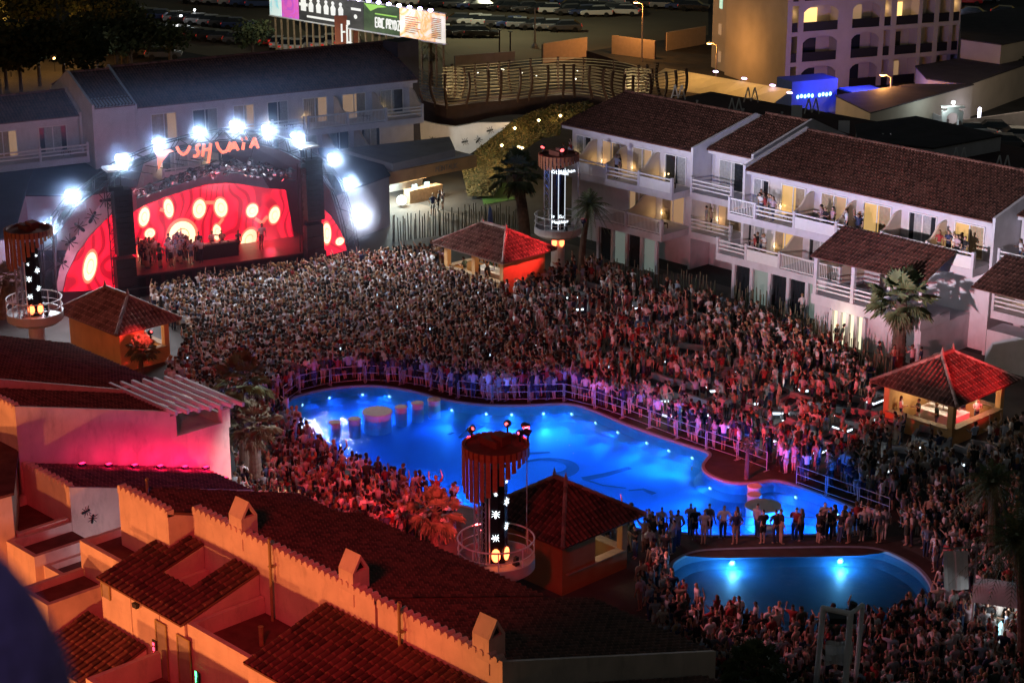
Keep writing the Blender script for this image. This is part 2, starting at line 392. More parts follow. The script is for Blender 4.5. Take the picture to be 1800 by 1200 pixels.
# underwater lights
POOL_L = [(524,700),(575,690),(640,683),(690,684),(742,694),(800,706),(850,714),(905,714),(957,716),(1010,714),(1060,733),(1100,748),(1140,764),(1182,776),(1222,791),(1236,815),(1262,838),(1400,858),(1480,890),
          (1450,930),(1380,931),(1320,932),(1255,932),(1190,928),(1115,922),(1040,918),(970,909),(900,899),(835,886),(770,872),(710,855),(650,832),(605,810),(560,780),(530,750)]
emi('pool_lamp', (.45, .85, 1), 3)
def pool_light(px, py, e, grp, lab, poly, col=(.006, .125, 1.0), z=-.62, dx=.62, glow=.004):
    p = G(px, py); k = min(range(len(poly)), key=lambda i: (poly[i]-p).length); q = offset(poly, -dx)[k]; d = (q-poly[k]).normalized()
    o = empty('pool_light', (q.x, q.y, z), 0, lab, 'pool light', grp)
    a = math.atan2(d.y, d.x); mb = MB(); mb.mx = Matrix.Rotation(a, 4, 'Z') @ Matrix.Rotation(R(90), 4, 'Y')
    mb.lathe((0,0,0), [(.14,-.03),(.14,.03),(.11,.035)], 14); r = mb.build('trim_ring', 'steel', o)
    mb = MB(); mb.mx = Matrix.Rotation(a, 4, 'Z') @ Matrix.Rotation(R(90), 4, 'Y'); mb.disc((0,0,0), .065, .03, 14); mb.build('lens', 'pool_lamp', o)
    L_ = Vector((q.x+d.x*.15, q.y+d.y*.15, z)); lamp('underwater_lamp', L_, e, col, 'SPOT', .3, L_+Vector((d.x*8, d.y*8, -.05)), 84, 1)
    lamp('underwater_glow', L_+Vector((d.x*.1,d.y*.1,-.1)), e*glow, (.12,.50,1), size=.1)
for i, (x, y) in enumerate(POOL_L):
    pool_light(x, y, 3000*(.35 if x < 660 else .8 if x < 760 else 1), 'underwater lights of the main pool', 'round underwater light of the main pool, %s clockwise from the far left corner' % nth(i), pool1, z=-.35)
for i, (x, y) in enumerate([(1283,966),(1476,963)]):
    pool_light(x, y, 16, 'underwater lights of the small pool', ('left' if i == 0 else 'right')+' of the two bright lights in the far wall of the small pool', pool2, (.01,.18,1.0), -.42, glow=22)
    e = G(x, y)
# round masonry tables and stools standing in the pool
mat('stool_top', (.62, .60, .55), .8, .1, 3); mat('stool_side', (.5,.62,.72), .6, .08, 3)
def plinth(x, y, r, top, lab, cat):
    p = G(x, y, top); o = empty('pool_stool' if r < .6 else 'pool_table', (p.x, p.y, -.95), 0, lab, cat, 'round tables and stools in the pool')
    mb = MB(); mb.lathe((0,0,0), [(r*.93,0),(r*.93,0.95+top-.1)], 28); mb.build('base', 'stool_side', o, smooth=False)
    mb = MB(); H = 0.95+top; mb.lathe((0,0,0), [(r*.93,H-.1),(r,H-.1),(r,H-.02),(r-.03,H)], 28); mb.disc((0,0,0), r-.03, H, 28); mb.build('top', 'stool_top', o)
for i, (x, y, r) in enumerate([(588,741,.37),(623,735,.37),(705,714,.37),(734,707,.38),(763,701,.40)]):
    plinth(x, y, r, .22, 'small round white stool in the pool, %s from the left near the large round table' % nth(i), 'stool')
plinth(663, 722, .88, .28, 'large round white table standing in the left bay of the main pool', 'table')
plinth(1326, 853, .38, .2, 'small round stool beside the dark deck point, farther of the two', 'stool')
plinth(1326, 868, .38, .2, 'small round stool beside the dark deck point, nearer of the two', 'stool')
plinth(1342, 888, .95, .25, 'large round table at the right end of the main pool', 'table')
plinth(1350, 926, .40, .2, 'small round stool nearest the walkway between the two pools', 'stool')
# crowd barriers round the pool: each panel is a thing
mat('barrier', (.45, .47, .52), .4, metal=.3)
def barrier_run(px, lab, ml=2.2):
    P = [G(x, y, 1.08) for x, y in px]; seg = []; k = 0
    # resample to equal panels
    L = [0]
    for a, b in zip(P, P[1:]): L.append(L[-1]+(b-a).length)
    n = max(1, round(L[-1]/ml))
    def at(s):
        for i in range(len(P)-1):
            if s <= L[i+1]+1e-6: return P[i].lerp(P[i+1], (s-L[i])/max(1e-6, L[i+1]-L[i]))
        return P[-1]
    for i in range(n):
        p, q = at(L[-1]*i/n), at(L[-1]*(i+1)/n); d = (q-p); ln = d.length; a = math.atan2(d.y, d.x)
        o = empty('barrier', (p.x, p.y, 0), a, 'metal crowd barrier panel, %s from the left %s' % (nth(i), lab), 'barrier', 'crowd barriers round the pools')
        mb = MB(); mb.tube((.04,0,1.08),(ln-.04,0,1.08), .022); mb.build('rail', 'barrier', o); mb = MB(); mb.tube((.04,0,.18),(ln-.04,0,.18), .016); mb.build('rail', 'barrier', o)
        for x in (.05, ln-.05):
            mb = MB(); mb.tube((x,0,0),(x,0,1.08), .024); mb.box(x-.03,x+.03,-.22,.22,0,.02); mb.build('post', 'barrier', o)
        mb = MB(); m_ = int(ln/.14)
        mb.box(.08,ln-.08,-.012,.012,.62,.65); mb.build('mid_rail', 'barrier', o)
def MESHED(i): return True
barrier_run([(497,680),(515,663),(560,651),(605,643),(650,642),(700,645),(745,651),(795,667),(850,676),(915,677),(980,672),(1030,682),(1075,697),(1120,712),(1165,730),(1215,748),(1265,765),(1300,776),(1350,795)], 'behind the far side of the main pool')
barrier_run([(1400,818),(1440,832),(1475,845),(1530,862),(1566,876)], 'beside the right bay of the main pool')
barrier_run([(1195,906),(1300,908),(1400,909),(1500,907),(1540,896)], 'along the walkway between the two pools')
# ======================================================= ROOFS, KIOSKS, HOTEL
def kiosk(a0, a1, b0, b1, ez, rise, lab, walls, grp='tiled pavilion bars round the terrace', rl=None, lampe=60, wcol='orange_wall', ridge_x=True, rm='roof_tile', dx=.6):
    """pavilion with hipped tile roof; eaves rectangle a0..a1 x b0..b1; walls: set of solid sides"""
    cx, cy = (a0+a1)/2, (b0+b1)/2; W, D = a1-a0, b1-b0
    k = empty('kiosk', (cx, cy, 0), 0, lab, 'kiosk', grp)
    hw, hd = W/2, D/2
    if W >= D: rp = [(-hw+hd*.92, 0), (hw-hd*.92, 0)]
    else: rp = [(0, -hd+hw*.92), (0, hd-hw*.92)]
    zt = ez+rise
    c = [Vector((-hw,-hd,ez)), Vector((hw,-hd,ez)), Vector((hw,hd,ez)), Vector((-hw,hd,ez))]
    r0, r1 = Vector((*rp[0], zt)), Vector((*rp[1], zt))
    mb = MB(); mb.uv = []
    if W >= D:
        fc = [(c[0],c[1],r1,r0),(c[1],c[2],r1,r1),(c[2],c[3],r0,r1),(c[3],c[0],r0,r0)]
        hips = [(c[0],r0),(c[3],r0),(c[1],r1),(c[2],r1)]
    else:
        fc = [(c[0],c[1],r0,r0),(c[1],c[2],r1,r0),(c[2],c[3],r1,r1),(c[3],c[0],r0,r1)]
        hips = [(c[0],r0),(c[1],r0),(c[2],r1),(c[3],r1)]
    for f in fc: tile_face(mb, *f, pitch=.27, course=.4, h=.10)
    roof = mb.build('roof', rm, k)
    mb = MB(); mb.uv = []
    for p, q in hips: ridge_cap(mb, p+Vector((0,0,.07)), q+Vector((0,0,.08)), .10)
    ridge_cap(mb, r0+Vector((0,0,.1)), r1+Vector((0,0,.1)), .12)
    for r_ in (r0, r1): 
        n_ = len(mb.v); mb.tube(r_+Vector((0,0,.1)), r_+Vector((0,0,.55)), .13, 6, .01); mb.uv += [(3.5,3.5)]*(len(mb.v)-n_)
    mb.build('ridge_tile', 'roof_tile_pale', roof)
    i = dx; x0, x1, y0, y1 = -hw+i, hw-i, -hd+i, hd-i; t = .35; H = ez-.02
    for (x, y) in ((x0,y0),(x1-t,y0),(x1-t,y1-t),(x0,y1-t)):
        mb = MB(); mb.box(x,x+t,y,y+t,0,H); mb.build('pillar', wcol, k)
    if 'mf' in walls:
        mb = MB(); mb.box(-t/2,t/2,y0,y0+t,0,H); mb.build('pillar', wcol, k)
    mb = MB(); ins = .003
    sides = {'f': (x0+t,x1-t,y0+ins,y0+.2), 'b': (x0+t,x1-t,y1-.2,y1-ins), 'l': (x0+ins,x0+.2,y0+t,y1-t), 'r': (x1-.2,x1-ins,y0+t,y1-t)}
    for s_, (p, q, u, v) in sides.items():
        full = s_ in walls; half = (s_+'h') in walls
        hgt = H-.003 if full else 1.0
        mb.box(p,q,u,v,0,hgt)
        if half:   # left half closed
            if s_ in 'fb': mb.box(p,(p+q)/2,u,v,1.0,H-.003)
            else: mb.box(p,q,u,(u+v)/2,1.0,H-.003)
    mb.build('wall', wcol, k)
    mb = MB()
    for s_, (p, q, u, v) in sides.items():
        if s_ in walls: continue
        mb.box(p-.12,q+.12,u-.15,v+.15,1.003,1.06) if s_ in 'fb' else mb.box(p-.15,q+.15,u-.12,v+.12,1.003,1.06)
    mb.build('counter', 'wood_pale', k)
    mb = MB(); mb.box(x0+.02,x1-.02,y0+.02,y1-.02,H,H+.06); mb.build('ceiling', 'cream_wall', k)
    # back bar: fridge block, shelves, glowing panel and bottles
    mb = MB(); mb.box(-W*.22,W*.22,-D*.12,D*.12,0,.95); mb.build('bar_block', 'white_paint', k)
    sh = MB(); [sh.box(-W*.2,W*.2,-.14,.14,z,z+.03) for z in (1.25,1.55,1.85)]; sh.box(-.03,.03,-.02,.02,.95,1.85); sho = sh.build('shelf', 'steel', k)
    mb = MB()
    for z in (1.28,1.58,1.88):
        for j in range(int(W*.4/.11)):
            x = -W*.2+.05+j*.11; mb.lathe((x+random.uniform(-.02,.02),random.choice((-.08,.08)),z), [(.035,0),(.035,.14),(.012,.19),(.012,.24)], 5, m=random.randrange(4))
    mb.build('bottles', ['bottle_a','bottle_b','bottle_c','bottle_d'], sho)
    mb = MB(); mb.box(-W*.26,W*.26,-.06,.06,H-.14,H-.1); mb.build('ceiling_light', 'warm_tube', k)
    lamp('bar_lamp', (cx-W*.15, cy, H-.3), lampe, (1,.82,.6), size=.25)
    lamp('bar_lamp', (cx+W*.2, cy, H-.3), lampe*.6, (1,.8,.6), size=.25)
    return k
mat('bottle_a', (.15,.06,.02), .2); mat('bottle_b', (.05,.15,.05), .2); mat('bottle_c', (.5,.5,.5), .2); mat('bottle_d', (.5,.2,.05), .2)
emi('warm_tube', (1,.8,.55), 6)
kiosk(-98.4,-91.1,87.1,92.4,2.7,1.45,'tiled pavilion bar beside the middle light tower, right roof slope lit red', {'r','mf'}, lampe=110, wcol='orange_wall', rm='roof_tile_pale')
kiosk(-103,-96.0,59.2,64.0,2.7,1.5,'tiled pavilion bar with one red glowing wall, left of the crowd', {'f','l','rh'}, lampe=90, rm='roof_tile_pale')
kiosk(-59.2,-53.4,85.4,91.8,2.7,1.6,'tiled pavilion bar at the right with red light patches on its roof', {'l'}, lampe=150)
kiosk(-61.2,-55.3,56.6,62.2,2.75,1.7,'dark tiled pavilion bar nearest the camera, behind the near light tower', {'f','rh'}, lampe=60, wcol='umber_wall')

def stepped_wall(y0, y1, z0, z1, steps=None): pass
def balcony_door(root, x, y, z, w_, h, lit=0, mb_frame=None, seed=0):
    """sliding door: frame > panes, curtain (parts)"""
    rr = random.Random(seed)
    f = MB(); t = .07
    f.box(x,x+t,y-.06,y+.02,z,z+h); f.box(x+w_-t,x+w_,y-.06,y+.02,z,z+h); f.box(x+w_/2-t/2,x+w_/2+t/2,y-.05,y+.01,z,z+h)
    f.box(x+t,x+w_/2-t/2,y-.06,y+.02,z+h-t,z+h); f.box(x+w_/2+t/2,x+w_-t,y-.06,y+.02,z+h-t,z+h); f.box(x+t,x+w_-t,y-.06,y+.02,z-.0,z+.05)
    fo = f.build('balcony_door', 'white_paint', root)
    p = MB(); p.box(x+t,x+w_-t,y+.025,y+.045,z+.05,z+h-t); p.build('pane', ['lit_room' if lit == 2 else 'dim_room' if lit == 1 else 'dark_glass'], fo)
    c = MB(); n = 16; cw = w_*rr.uniform(.35,.75); cx = x+t+(w_-2*t-cw)*rr.choice((0,1,.5)); vs = []
    for i in range(n+1):
        xx = cx+cw*i/n; yy = y+.0+(.018 if i % 2 else -.018); vs += [(xx,yy,z+.06),(xx,yy,z+h-t-.02)]
    c.add(vs, [(2*i,2*i+2,2*i+3,2*i+1) for i in range(n)]); c.build('curtain', 'curtain_lit' if lit else 'curtain', fo)
emi('lit_room', (1,.62,.22), .55, False); emi('dim_room', (1,.62,.33), .26, False); mat('curtain_lit', (.42,.34,.22), .9, .2, 5)  # curtain_lit carries the warm room light in its cloth colour
mat('lav_wall', (.60, .58, .62), .85, .10, 1.2, .15, 12)
def divider(mb, x, y0, y1, z, hb, hf, t=.14, m=0):
    """wavy side wall of a balcony: high at the back, curving down to the front"""
    n = 8; pr = [(y1, z)] ; pts = []
    for i in range(n+1):
        u = i/n; yy = y1+(y0-y1)*u; zz = z+hb+(hf-hb)*(1/(1+math.exp(-(u-.55)*9))); pts.append((yy, zz))
    poly = [(y1,z)]+pts+[(y0,z)]
    mb.prism(poly, x-t/2, x+t/2, 'x', m)
def railing(root, x0, x1, y, z, kind, post=True, lab=None):
    mb = MB()
    if kind == 'rails':
        for zz in (.30,.58,.86): mb.box(x0,x1,y-.05,y+.05,z+zz,z+zz+.10)
    elif kind == 'bars':
        mb.box(x0,x1,y-.05,y+.05,z+.98,z+1.08); mb.box(x0,x1,y-.04,y+.04,z+.05,z+.12)
        n = int((x1-x0)/.13)
        for i in range(1, n): xx = x0+(x1-x0)*i/n; mb.box(xx-.018,xx+.018,y-.02,y+.02,z+.12,z+.98)
    elif kind == 'solid':
        mb.box(x0,x1,y-.08,y+.08,z+.003,z+.78); mb.box(x0,x1,y-.05,y+.05,z+.93,z+1.03)
    return mb.build('railing', 'white_paint', root)
def sconce(root, o, x, y, z, e=5, i=[0]):
    i[0] += 1
    mb = MB(); mb.ball((x,y,z), .045, 8); mb.build('wall_light', 'sconce', root)
    p = o.matrix_basis @ Vector((x, y-.12, z+.02)); lamp('balcony_lamp', p, e, (1,.66,.30), size=.06)
emi('sconce', (1,.75,.4), 4, False)
def parapet_gable(mb, x0, x1, y0, zE, y1, zR, y2=None, zB=None, th=.25, m=0):
    """gable wall following the roof slope, proud of the tiles"""
    poly = [(y0,0),(y0,zE+th),(y1,zR+th)]
    if y2 is None: poly.append((y1,0))
    else: poly += [(y2,(zB if zB is not None else zE)+th),(y2,0)]
    mb.prism(poly[::-1], x0, x1, 'x', m)
def hotel_wing(name, loc, deg, W, spec, label, eave=8.8, ridge_y=6.5, ridge_z=10.6, depth=11, walls='lav_wall', gL=True, gR=True, roofx=(0,0), groundF=True, over=.7, lite=1.0):
    o = empty(name, (*loc, 0), R(deg), label, 'hotel building', 'white hotel wings with tiled roofs')
    bpy.context.view_layer.update()
    mb = MB()
    # body: box + gable ends
    zE = eave; y0 = 0; 
    mb.prism([(y0,0),(depth,0),(depth,zE-.6),(ridge_y,ridge_z-.15),(y0,zE+.12)], 0.0, W, 'x')
    mb.build('wall', walls, o)
    x0, x1 = roofx[0], W+roofx[1]; sl = (ridge_z-zE)/(ridge_y+over)
    r = MB(); r.uv = []
    tile_face(r, (x0,-over,zE), (x1,-over,zE), (x1,ridge_y,ridge_z), (x0,ridge_y,ridge_z), h=.10)
    bz = ridge_z-(depth+.4-ridge_y)*.33
    r.add([(x0,ridge_y,ridge_z),(x1,ridge_y,ridge_z),(x1,depth+.4,bz),(x0,depth+.4,bz),(x0,ridge_y,ridge_z-.1),(x1,ridge_y,ridge_z-.1),(x1,depth+.4,bz-.1),(x0,depth+.4,bz-.1)], [(0,1,2,3),(7,6,5,4),(1,5,6,2),(0,3,7,4),(3,2,6,7)]); r.uv += [(.5,.5)]*8
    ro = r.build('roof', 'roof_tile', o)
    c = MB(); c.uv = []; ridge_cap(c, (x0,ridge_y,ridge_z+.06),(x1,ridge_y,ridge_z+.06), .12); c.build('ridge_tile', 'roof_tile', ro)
    # eave moulding
    e = MB(); e.box(x0+.05,x1-.05,-over+.1,.0,zE-.32,zE-.06); e.build('eave_moulding', walls, o)
    g = MB()
    for on, xa, xb in ((gL, x0-.2, x0-.003), (gR, x1+.003, x1+.2)):
        if on: g = MB(); parapet_gable(g, xa, xb, -over+.05, zE, ridge_y, ridge_z, depth, zE-.5); g.build('gable_wall', walls, o)
    # balconies: spec = list of (floor_z, x0, x1, proj, [bays]) ; bay = (width fraction, railing kind, lit, divider at right?)
    for (fz, bx0, bx1, pj, bays) in spec:
        tot = sum(b[0] for b in bays); x = bx0; sd = 0
        s = MB(); s.box(bx0,bx1,-pj,-.003,fz-.5,fz); slab = s.build('balcony_slab', walls, o)
        for bi, (fr, kind, lit, div) in enumerate(bays):
            w_ = (bx1-bx0)*fr/tot; sd += 1
            if kind != 'none':
                p = MB(); p.box(x,x+.18,-pj+.0,-pj+.22,fz+.003,fz+1.12)
                if bi == len(bays)-1: p.box(x+w_-.18,x+w_,-pj,-pj+.22,fz+.003,fz+1.12)
                po = p.build('balcony_post', walls, o)
                railing(o, x+.18, x+w_-(.18 if bi == len(bays)-1 else 0), -pj+.11, fz, kind)
            if div:
                d = MB(); divider(d, x+w_-.07, -pj+.24, -.003, fz+.003, 2.1, 1.1); d.build('balcony_divider', 'cream_wall' if lit != 9 else walls, o)
            dw = min(2.3, w_*.62); balcony_door(o, x+(w_-dw)*.45, -.03, fz+.02, dw, 2.15, lit if lit < 9 else 0, seed=hash((name, round(fz), bi)) % 999)
            if random.random() < .55 and kind != 'none': sconce(o, o, x+w_*.2, -.14, fz+.55, 9*lite)
            # furniture: low table, seat
            q = MB(); q.box(x+w_*.55,x+w_*.55+.6,-pj*.6,-pj*.6+.5,fz+.35,fz+.40); [q.box(x+w_*.55+k,x+w_*.55+k+.05,-pj*.6+l_,-pj*.6+l_+.05,fz,fz+.35) for k in (0,.55) for l_ in (0,.45)]
            q.build('balcony_table', 'wood_dark', o) if bi % 2 else None
            x += w_
    return o
rl, br, so, no = 'rails', 'bars', 'solid', 'none'
# right wing, section A (x = world X)
A = hotel_wing('hotel_wing', (-100.0,103.0), 0, 12.4, [
    (5.9, 0, 12.3, 2.4, [(2.2,br,0,1),(2.6,so,1,1),(2.7,rl,1,1),(2.8,so,0,0)]),
    (3.0, 5.5, 12.3, 3.4, [(3.0,br,1,1),(3.4,br,1,0)])],
    'white hotel wing with balconies behind the middle light tower', roofx=(-.6,.1), ridge_z=10.3, gR=True, gL=False)
A2 = hotel_wing('hotel_wing', (-87.2,104.4), 0, 4.0, [(5.9,0,3.9,2.4,[(1,rl,0,0)]),(3.0,0,3.9,2.4,[(1,rl,1,0)])],
    'narrow set-back white hotel section between two larger tiled roofs', roofx=(0,.1), ridge_z=10.4, ridge_y=6, gL=False, gR=True)
B = hotel_wing('hotel_wing', (-81.5,101.7), 0, 19.8, [
    (5.9, 0, 19.7, 2.3, [(2.0,br,0,0),(3.0,rl,2,1),(3.1,so,1,1),(3.2,rl,2,1),(3.1,so,0,1),(3.2,so,2,0)]),
    (3.0, -.6, 10.0, 2.7, [(2.1,rl,0,0),(2.4,so,2,1),(2.6,br,0,1),(1.7,br,1,1)])],
    'long white hotel wing at the right with people on its upper balconies', roofx=(.1,0), ridge_z=10.4, ridge_y=6.2, gL=True, gR=True, eave=8.7)
Cc = hotel_wing('hotel_wing', (-61.4,104.0), 0, 14, [(5.9,0,9,2.6,[(3.6,rl,2,0),(4,rl,1,0)]),(3.0,0,14,2.8,[(3.4,rl,1,0),(3.4,rl,0,0),(3.4,rl,0,0)])],
    'set-back white hotel section at the far right edge of the photo', roofx=(0,0), ridge_z=10.6, ridge_y=6, gL=False, gR=False)
# porch roofs
def porch(loc, W, D, ez, tz, lab, pil=True, sidewalls=True):
    o = empty('tiled_porch', (*loc,0), 0, lab, 'porch')
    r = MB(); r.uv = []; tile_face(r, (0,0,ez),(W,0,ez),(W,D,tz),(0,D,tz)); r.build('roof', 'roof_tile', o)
    if pil:
        for x in (.15, W*.36, W*.68, W-.4):
            m_ = MB(); m_.box(x,x+.25,.25,.5,3.0,ez-.03); m_.build('pillar', 'lav_wall', o)
        m_ = MB(); m_.box(.1,W-.1,.2,D-.01,2.35,2.997); m_.build('floor_slab', 'lav_wall', o)
        railing(o, .4, W*.36, .37, 3.0, 'rails'); railing(o, W*.36+.25, W*.68, .37, 3.0, 'rails'); railing(o, W*.68+.25, W-.4, .37, 3.0, 'rails')
    return o
porch((-71.6,95.8), 8.6, 3.45, 5.55, 6.9, 'tiled porch roof stepping out below the upper balconies, behind the tall palm')
pb = MB(); pb.box(-71.4,-63.2,96.3,101.68,0,2.3); po = tag(pb.build('ground_floor_block','lav_wall'), 'plain white ground floor block with a lit glass shop door, behind the tall palm', 'building block')
porch((-60.6,97.4), 8, 3.6, 5.5, 6.8, 'second tiled porch roof cut by the right edge of the photo', pil=False)
pb = MB(); pb.box(-60.4,-50,99.3,101.1,0,2.4); tag(pb.build('hotel_annex','lav_wall'), 'plain white annex wall below the porch roof at the right edge', 'building')
# ground-floor fronts of A and B: pillars and doors
def shopfront(a0, a1, b, z0, z1, n, lit, lab, wall='lav_wall'):
    o = empty('shop_front', (a0, b, 0), 0, lab, 'shop front'); W = a1-a0
    mb = MB(); mb.box(0,W,-.05,.05,z1,z1+.35)
    mb.build('lintel', wall, o)
    for i in range(n+1): 
        x = W*i/n; q = MB(); q.box(x-.12,x+.12,-.08,.12,0,z1-.003); q.build('pillar', wall, o)
    for i in range(n):
        q = MB(); q.box(W*i/n+.15,W*(i+1)/n-.15,.13,.16,.05,z1-.05); q.build('glass_door', lit[i % len(lit)], o)
    return o
emi('shop_lit', (.95,.9,.6), 1.1); emi('shop_dim', (.7,.9,.8), .12, False)
shopfront(-69.9,-67.3,96.1,0,2.25,4,['shop_lit'],'bright glass shop doors in the white wall left of the tall palm')
lamp('shop_lamp', (-68.6,95.2,2.2), 40, (1,.9,.6), size=.5)
shopfront(-80.5,-72.6,99.1,0,2.5,5,['dark_glass','shop_dim','dark_glass'],'row of dark ground-floor doors below the balconies of the long white wing')
shopfront(-94.0,-88.2,99.7,0,2.5,4,['dark_glass','shop_dim'],'ground-floor doors and pillars below the wing behind the middle light tower')
# ======================================================= STAGE
SF = Frame(-107.8, 75.3, 73.9)
st = empty('stage', (SF.o.x, SF.o.y, 0), SF.r, 'big arched concert stage with glowing red screen, lettering and white floodlights', 'stage')
lampP = [(75,395,.40),(118,338,.50),(205,275,.34),(270,247,.27),(342,226,.28),(405,216,.28),(461,223,.28),(512,236,.28),(577,273,.28),(605,316,.30),(622,374,.55)]
arcx = [(*SF.px(x, y), r) for x, y, r in lampP]
# footing ends of the arc
L0 = SF.px(92, 520)[0]; R0 = SF.px(640, 470)[0]
arc_pts = [(L0-.6, .0)]+[(x, z-.45) for x, z, r in arcx]+[(R0-.2, 0.0)]
def arc_at(poly, t):
    L = [0]
    for p, q in zip(poly, poly[1:]): L.append(L[-1]+math.dist(p, q))
    s = t*L[-1]
    for i in range(len(poly)-1):
        if s <= L[i+1]+1e-9: u = (s-L[i])/(L[i+1]-L[i]); return (poly[i][0]+(poly[i+1][0]-poly[i][0])*u, poly[i][1]+(poly[i+1][1]-poly[i][1])*u)
    return poly[-1]
N = 46; A_ = [arc_at(arc_pts, i/N) for i in range(N+1)]
cxm = (arc_pts[0][0]+arc_pts[-1][0])/2
def shr(p, k): return (cxm+(p[0]-cxm)*k, p[1]*k)
mb = MB()
for y in (0, .55):
    for k in (1, .93):
        for i in range(N): p, q = shr(A_[i], k), shr(A_[i+1], k); mb.tube((p[0],y,p[1]),(q[0],y,q[1]), .045, 5)
    for i in range(N):
        p, q = shr(A_[i], 1 if i % 2 else .93), shr(A_[i+1], .93 if i % 2 else 1); mb.tube((p[0],y,p[1]),(q[0],y,q[1]), .025, 4)
for i in range(0, N+1, 2):
    for k in (1, .93): p = shr(A_[i], k); mb.tube((p[0],0,p[1]),(p[0],.55,p[1]), .025, 4)
mat('truss_grey', (.025,.025,.03), .5, metal=.3); truss = mb.build('arch_truss', 'truss_grey', st)
# canopy shell behind the truss
mb = MB(); vs = []
for i in range(N+1):
    for y, k in ((.6,.92),(4,.86),(8,.74)): p = shr(A_[i], k); vs.append((p[0],y,p[1]))
mb.add(vs, [(3*i+j,3*i+3+j,3*i+4+j,3*i+1+j) for i in range(N) for j in range(2)]); mat('canopy', (.035,.03,.04), .7, .2, 2)
mb.build('canopy', 'canopy', st)
# floodlights
emi('flood', (.80,.93,1), 60)
for i, (x, z, r) in enumerate(arcx):
    f = MB(); f.mx = Matrix.Translation((x,-.35,z)) @ Matrix.Rotation(R(90), 4, 'X'); rr = min(r, .40)*.62
    f.lathe((0,0,0), [(rr*.5,-.45),(rr,-.1),(rr*1.08,.0),(rr*1.08,.06)], 16); fo = f.build('floodlight', 'dark_metal', st)
    g = MB(); g.mx = Matrix.Translation((x,-.35-.05,z)) @ Matrix.Rotation(R(90), 4, 'X'); g.ball((0,0,0), rr, 14, sc_=(1,1,.5)); g.build('lens', 'flood', fo)
    b = MB(); b.tube((x,-.1,z-.2),(x,.1,z-.5), .04); b.build('bracket', 'dark_metal', fo)
    pw = SF.w(x, -.95, z); tgt = SF.w(x*.8, -30, 0)
    lamp('stage_flood', pw, 2600, (.80,.88,1), 'SPOT', .3, tgt, 160, .9)
    lamp('stage_flood_spill', SF.w(x, -.9, z+.05), 700, (.50,.64,1), 'SPOT', .3, SF.w(x*1.1, 9, z+5), 165, .5)
    lamp('flood_halo', SF.w(x, -.75, z), 42, (.55,.72,1), 'POINT', .25)
# deck
mat('stage_front', (.045,.02,.03), .6, .3, 2)
xl, xr = SF.px(205,515)[0], SF.px(575,470)[0]
mb = MB(); mb.prism([(xl,0),(xr,0),(xr,7.5),(xl,7.5)], 0, 1.5); dk = mb.build('stage_deck', 'stage_front', st)
mb = MB(); 
for i in range(14): x = xl+(xr-xl)*(i+.5)/14; mb.box(x-.42,x+.42,-.06,-.003,.15,1.4)
mb.build('skirt_panel', 'black', dk)
mat('deck_top', (.20,.05,.05), .4, .2, 2)
mb = MB(); mb.box(xl+.1,xr-.1,.1,7.4,1.503,1.54); mb.build('floor', 'deck_top', dk)
mb = MB(); xm = SF.px(395,445)[0]; mb.box(xm-1.6,xm+1.6,1.6,2.3,1.543,2.5); mb.box(xm-1.8,xm+1.8,1.5,2.4,2.503,2.56); bo = mb.build('dj_booth', 'black', dk)
mb = MB(); [mb.box(xm+i*.62-.24,xm+i*.62+.24,1.7,2.2,2.563,2.64) for i in (-2,-1,0,1,2)]; mb.build('turntable', 'steel', bo)
# crash barrier in front of the stage
mb = MB(); 
for i in range(26): x = xl-1+(xr-xl+2)*i/25; mb.tube((x,-1.6,0),(x,-1.6,1.1), .03)
mb.tube((xl-1,-1.6,1.1),(xr+1,-1.6,1.1), .035); mb.tube((xl-1,-1.6,.6),(xr+1,-1.6,.6), .03)
g_ = mb.build('crash_barrier', 'dark_metal'); g_.location = st.location; g_.rotation_euler = st.rotation_euler
tag(g_, 'dark crash barrier along the foot of the stage front', 'barrier')
# LED screens
def led(name, c1, c2, st_, scale):
    m = bpy.data.materials.new(name); m.use_nodes = True; n = m.node_tree.nodes; l = m.node_tree.links; b = n['Principled BSDF']
    tc = n.new('ShaderNodeTexCoord'); nz = n.new('ShaderNodeTexNoise'); nz.inputs['Scale'].default_value = .35; nz.inputs['Detail'].default_value = 2
    wv = n.new('ShaderNodeTexWave'); wv.inputs['Scale'].default_value = scale; wv.inputs['Distortion'].default_value = 30; wv.inputs['Detail'].default_value = 1; wv.inputs['Detail Scale'].default_value = .5
    l.new(tc.outputs['Object'], wv.inputs[0]); l.new(tc.outputs['Object'], nz.inputs[0])
    cr = n.new('ShaderNodeValToRGB'); cr.color_ramp.elements[0].position = .10; cr.color_ramp.elements[0].color = (*c1, 1); cr.color_ramp.elements[1].position = .62; cr.color_ramp.elements[1].color = (*c2, 1)
    ml = n.new('ShaderNodeMath'); ml.operation = 'MULTIPLY'; mr = n.new('ShaderNodeMapRange'); mr.inputs[1].default_value = .3; mr.inputs[2].default_value = .65; mr.inputs[3].default_value = .55; mr.inputs[4].default_value = 1.2
    l.new(nz.outputs[0], mr.inputs[0]); l.new(mr.outputs[0], ml.inputs[0]); l.new(wv.outputs[0], ml.inputs[1]); l.new(ml.outputs[0], cr.inputs[0])
    l.new(cr.outputs[0], b.inputs['Emission Color']); b.inputs['Emission Strength'].default_value = st_; b.inputs['Base Color'].default_value = (.02,.0,.0,1); M[name] = m
led('led_red', (.42,.002,.014), (1,.008,.035), 1.6, .45)
SY = 4.6
def poly_panel(px, y, th, mt, name, parent, curve=None):
    P = [SF.px(a, b, y) for a, b in px]; mb = MB(); mb.prism([(p[0],p[1]) for p in P], y, y+th, 'y'); return mb.build(name, mt, parent)
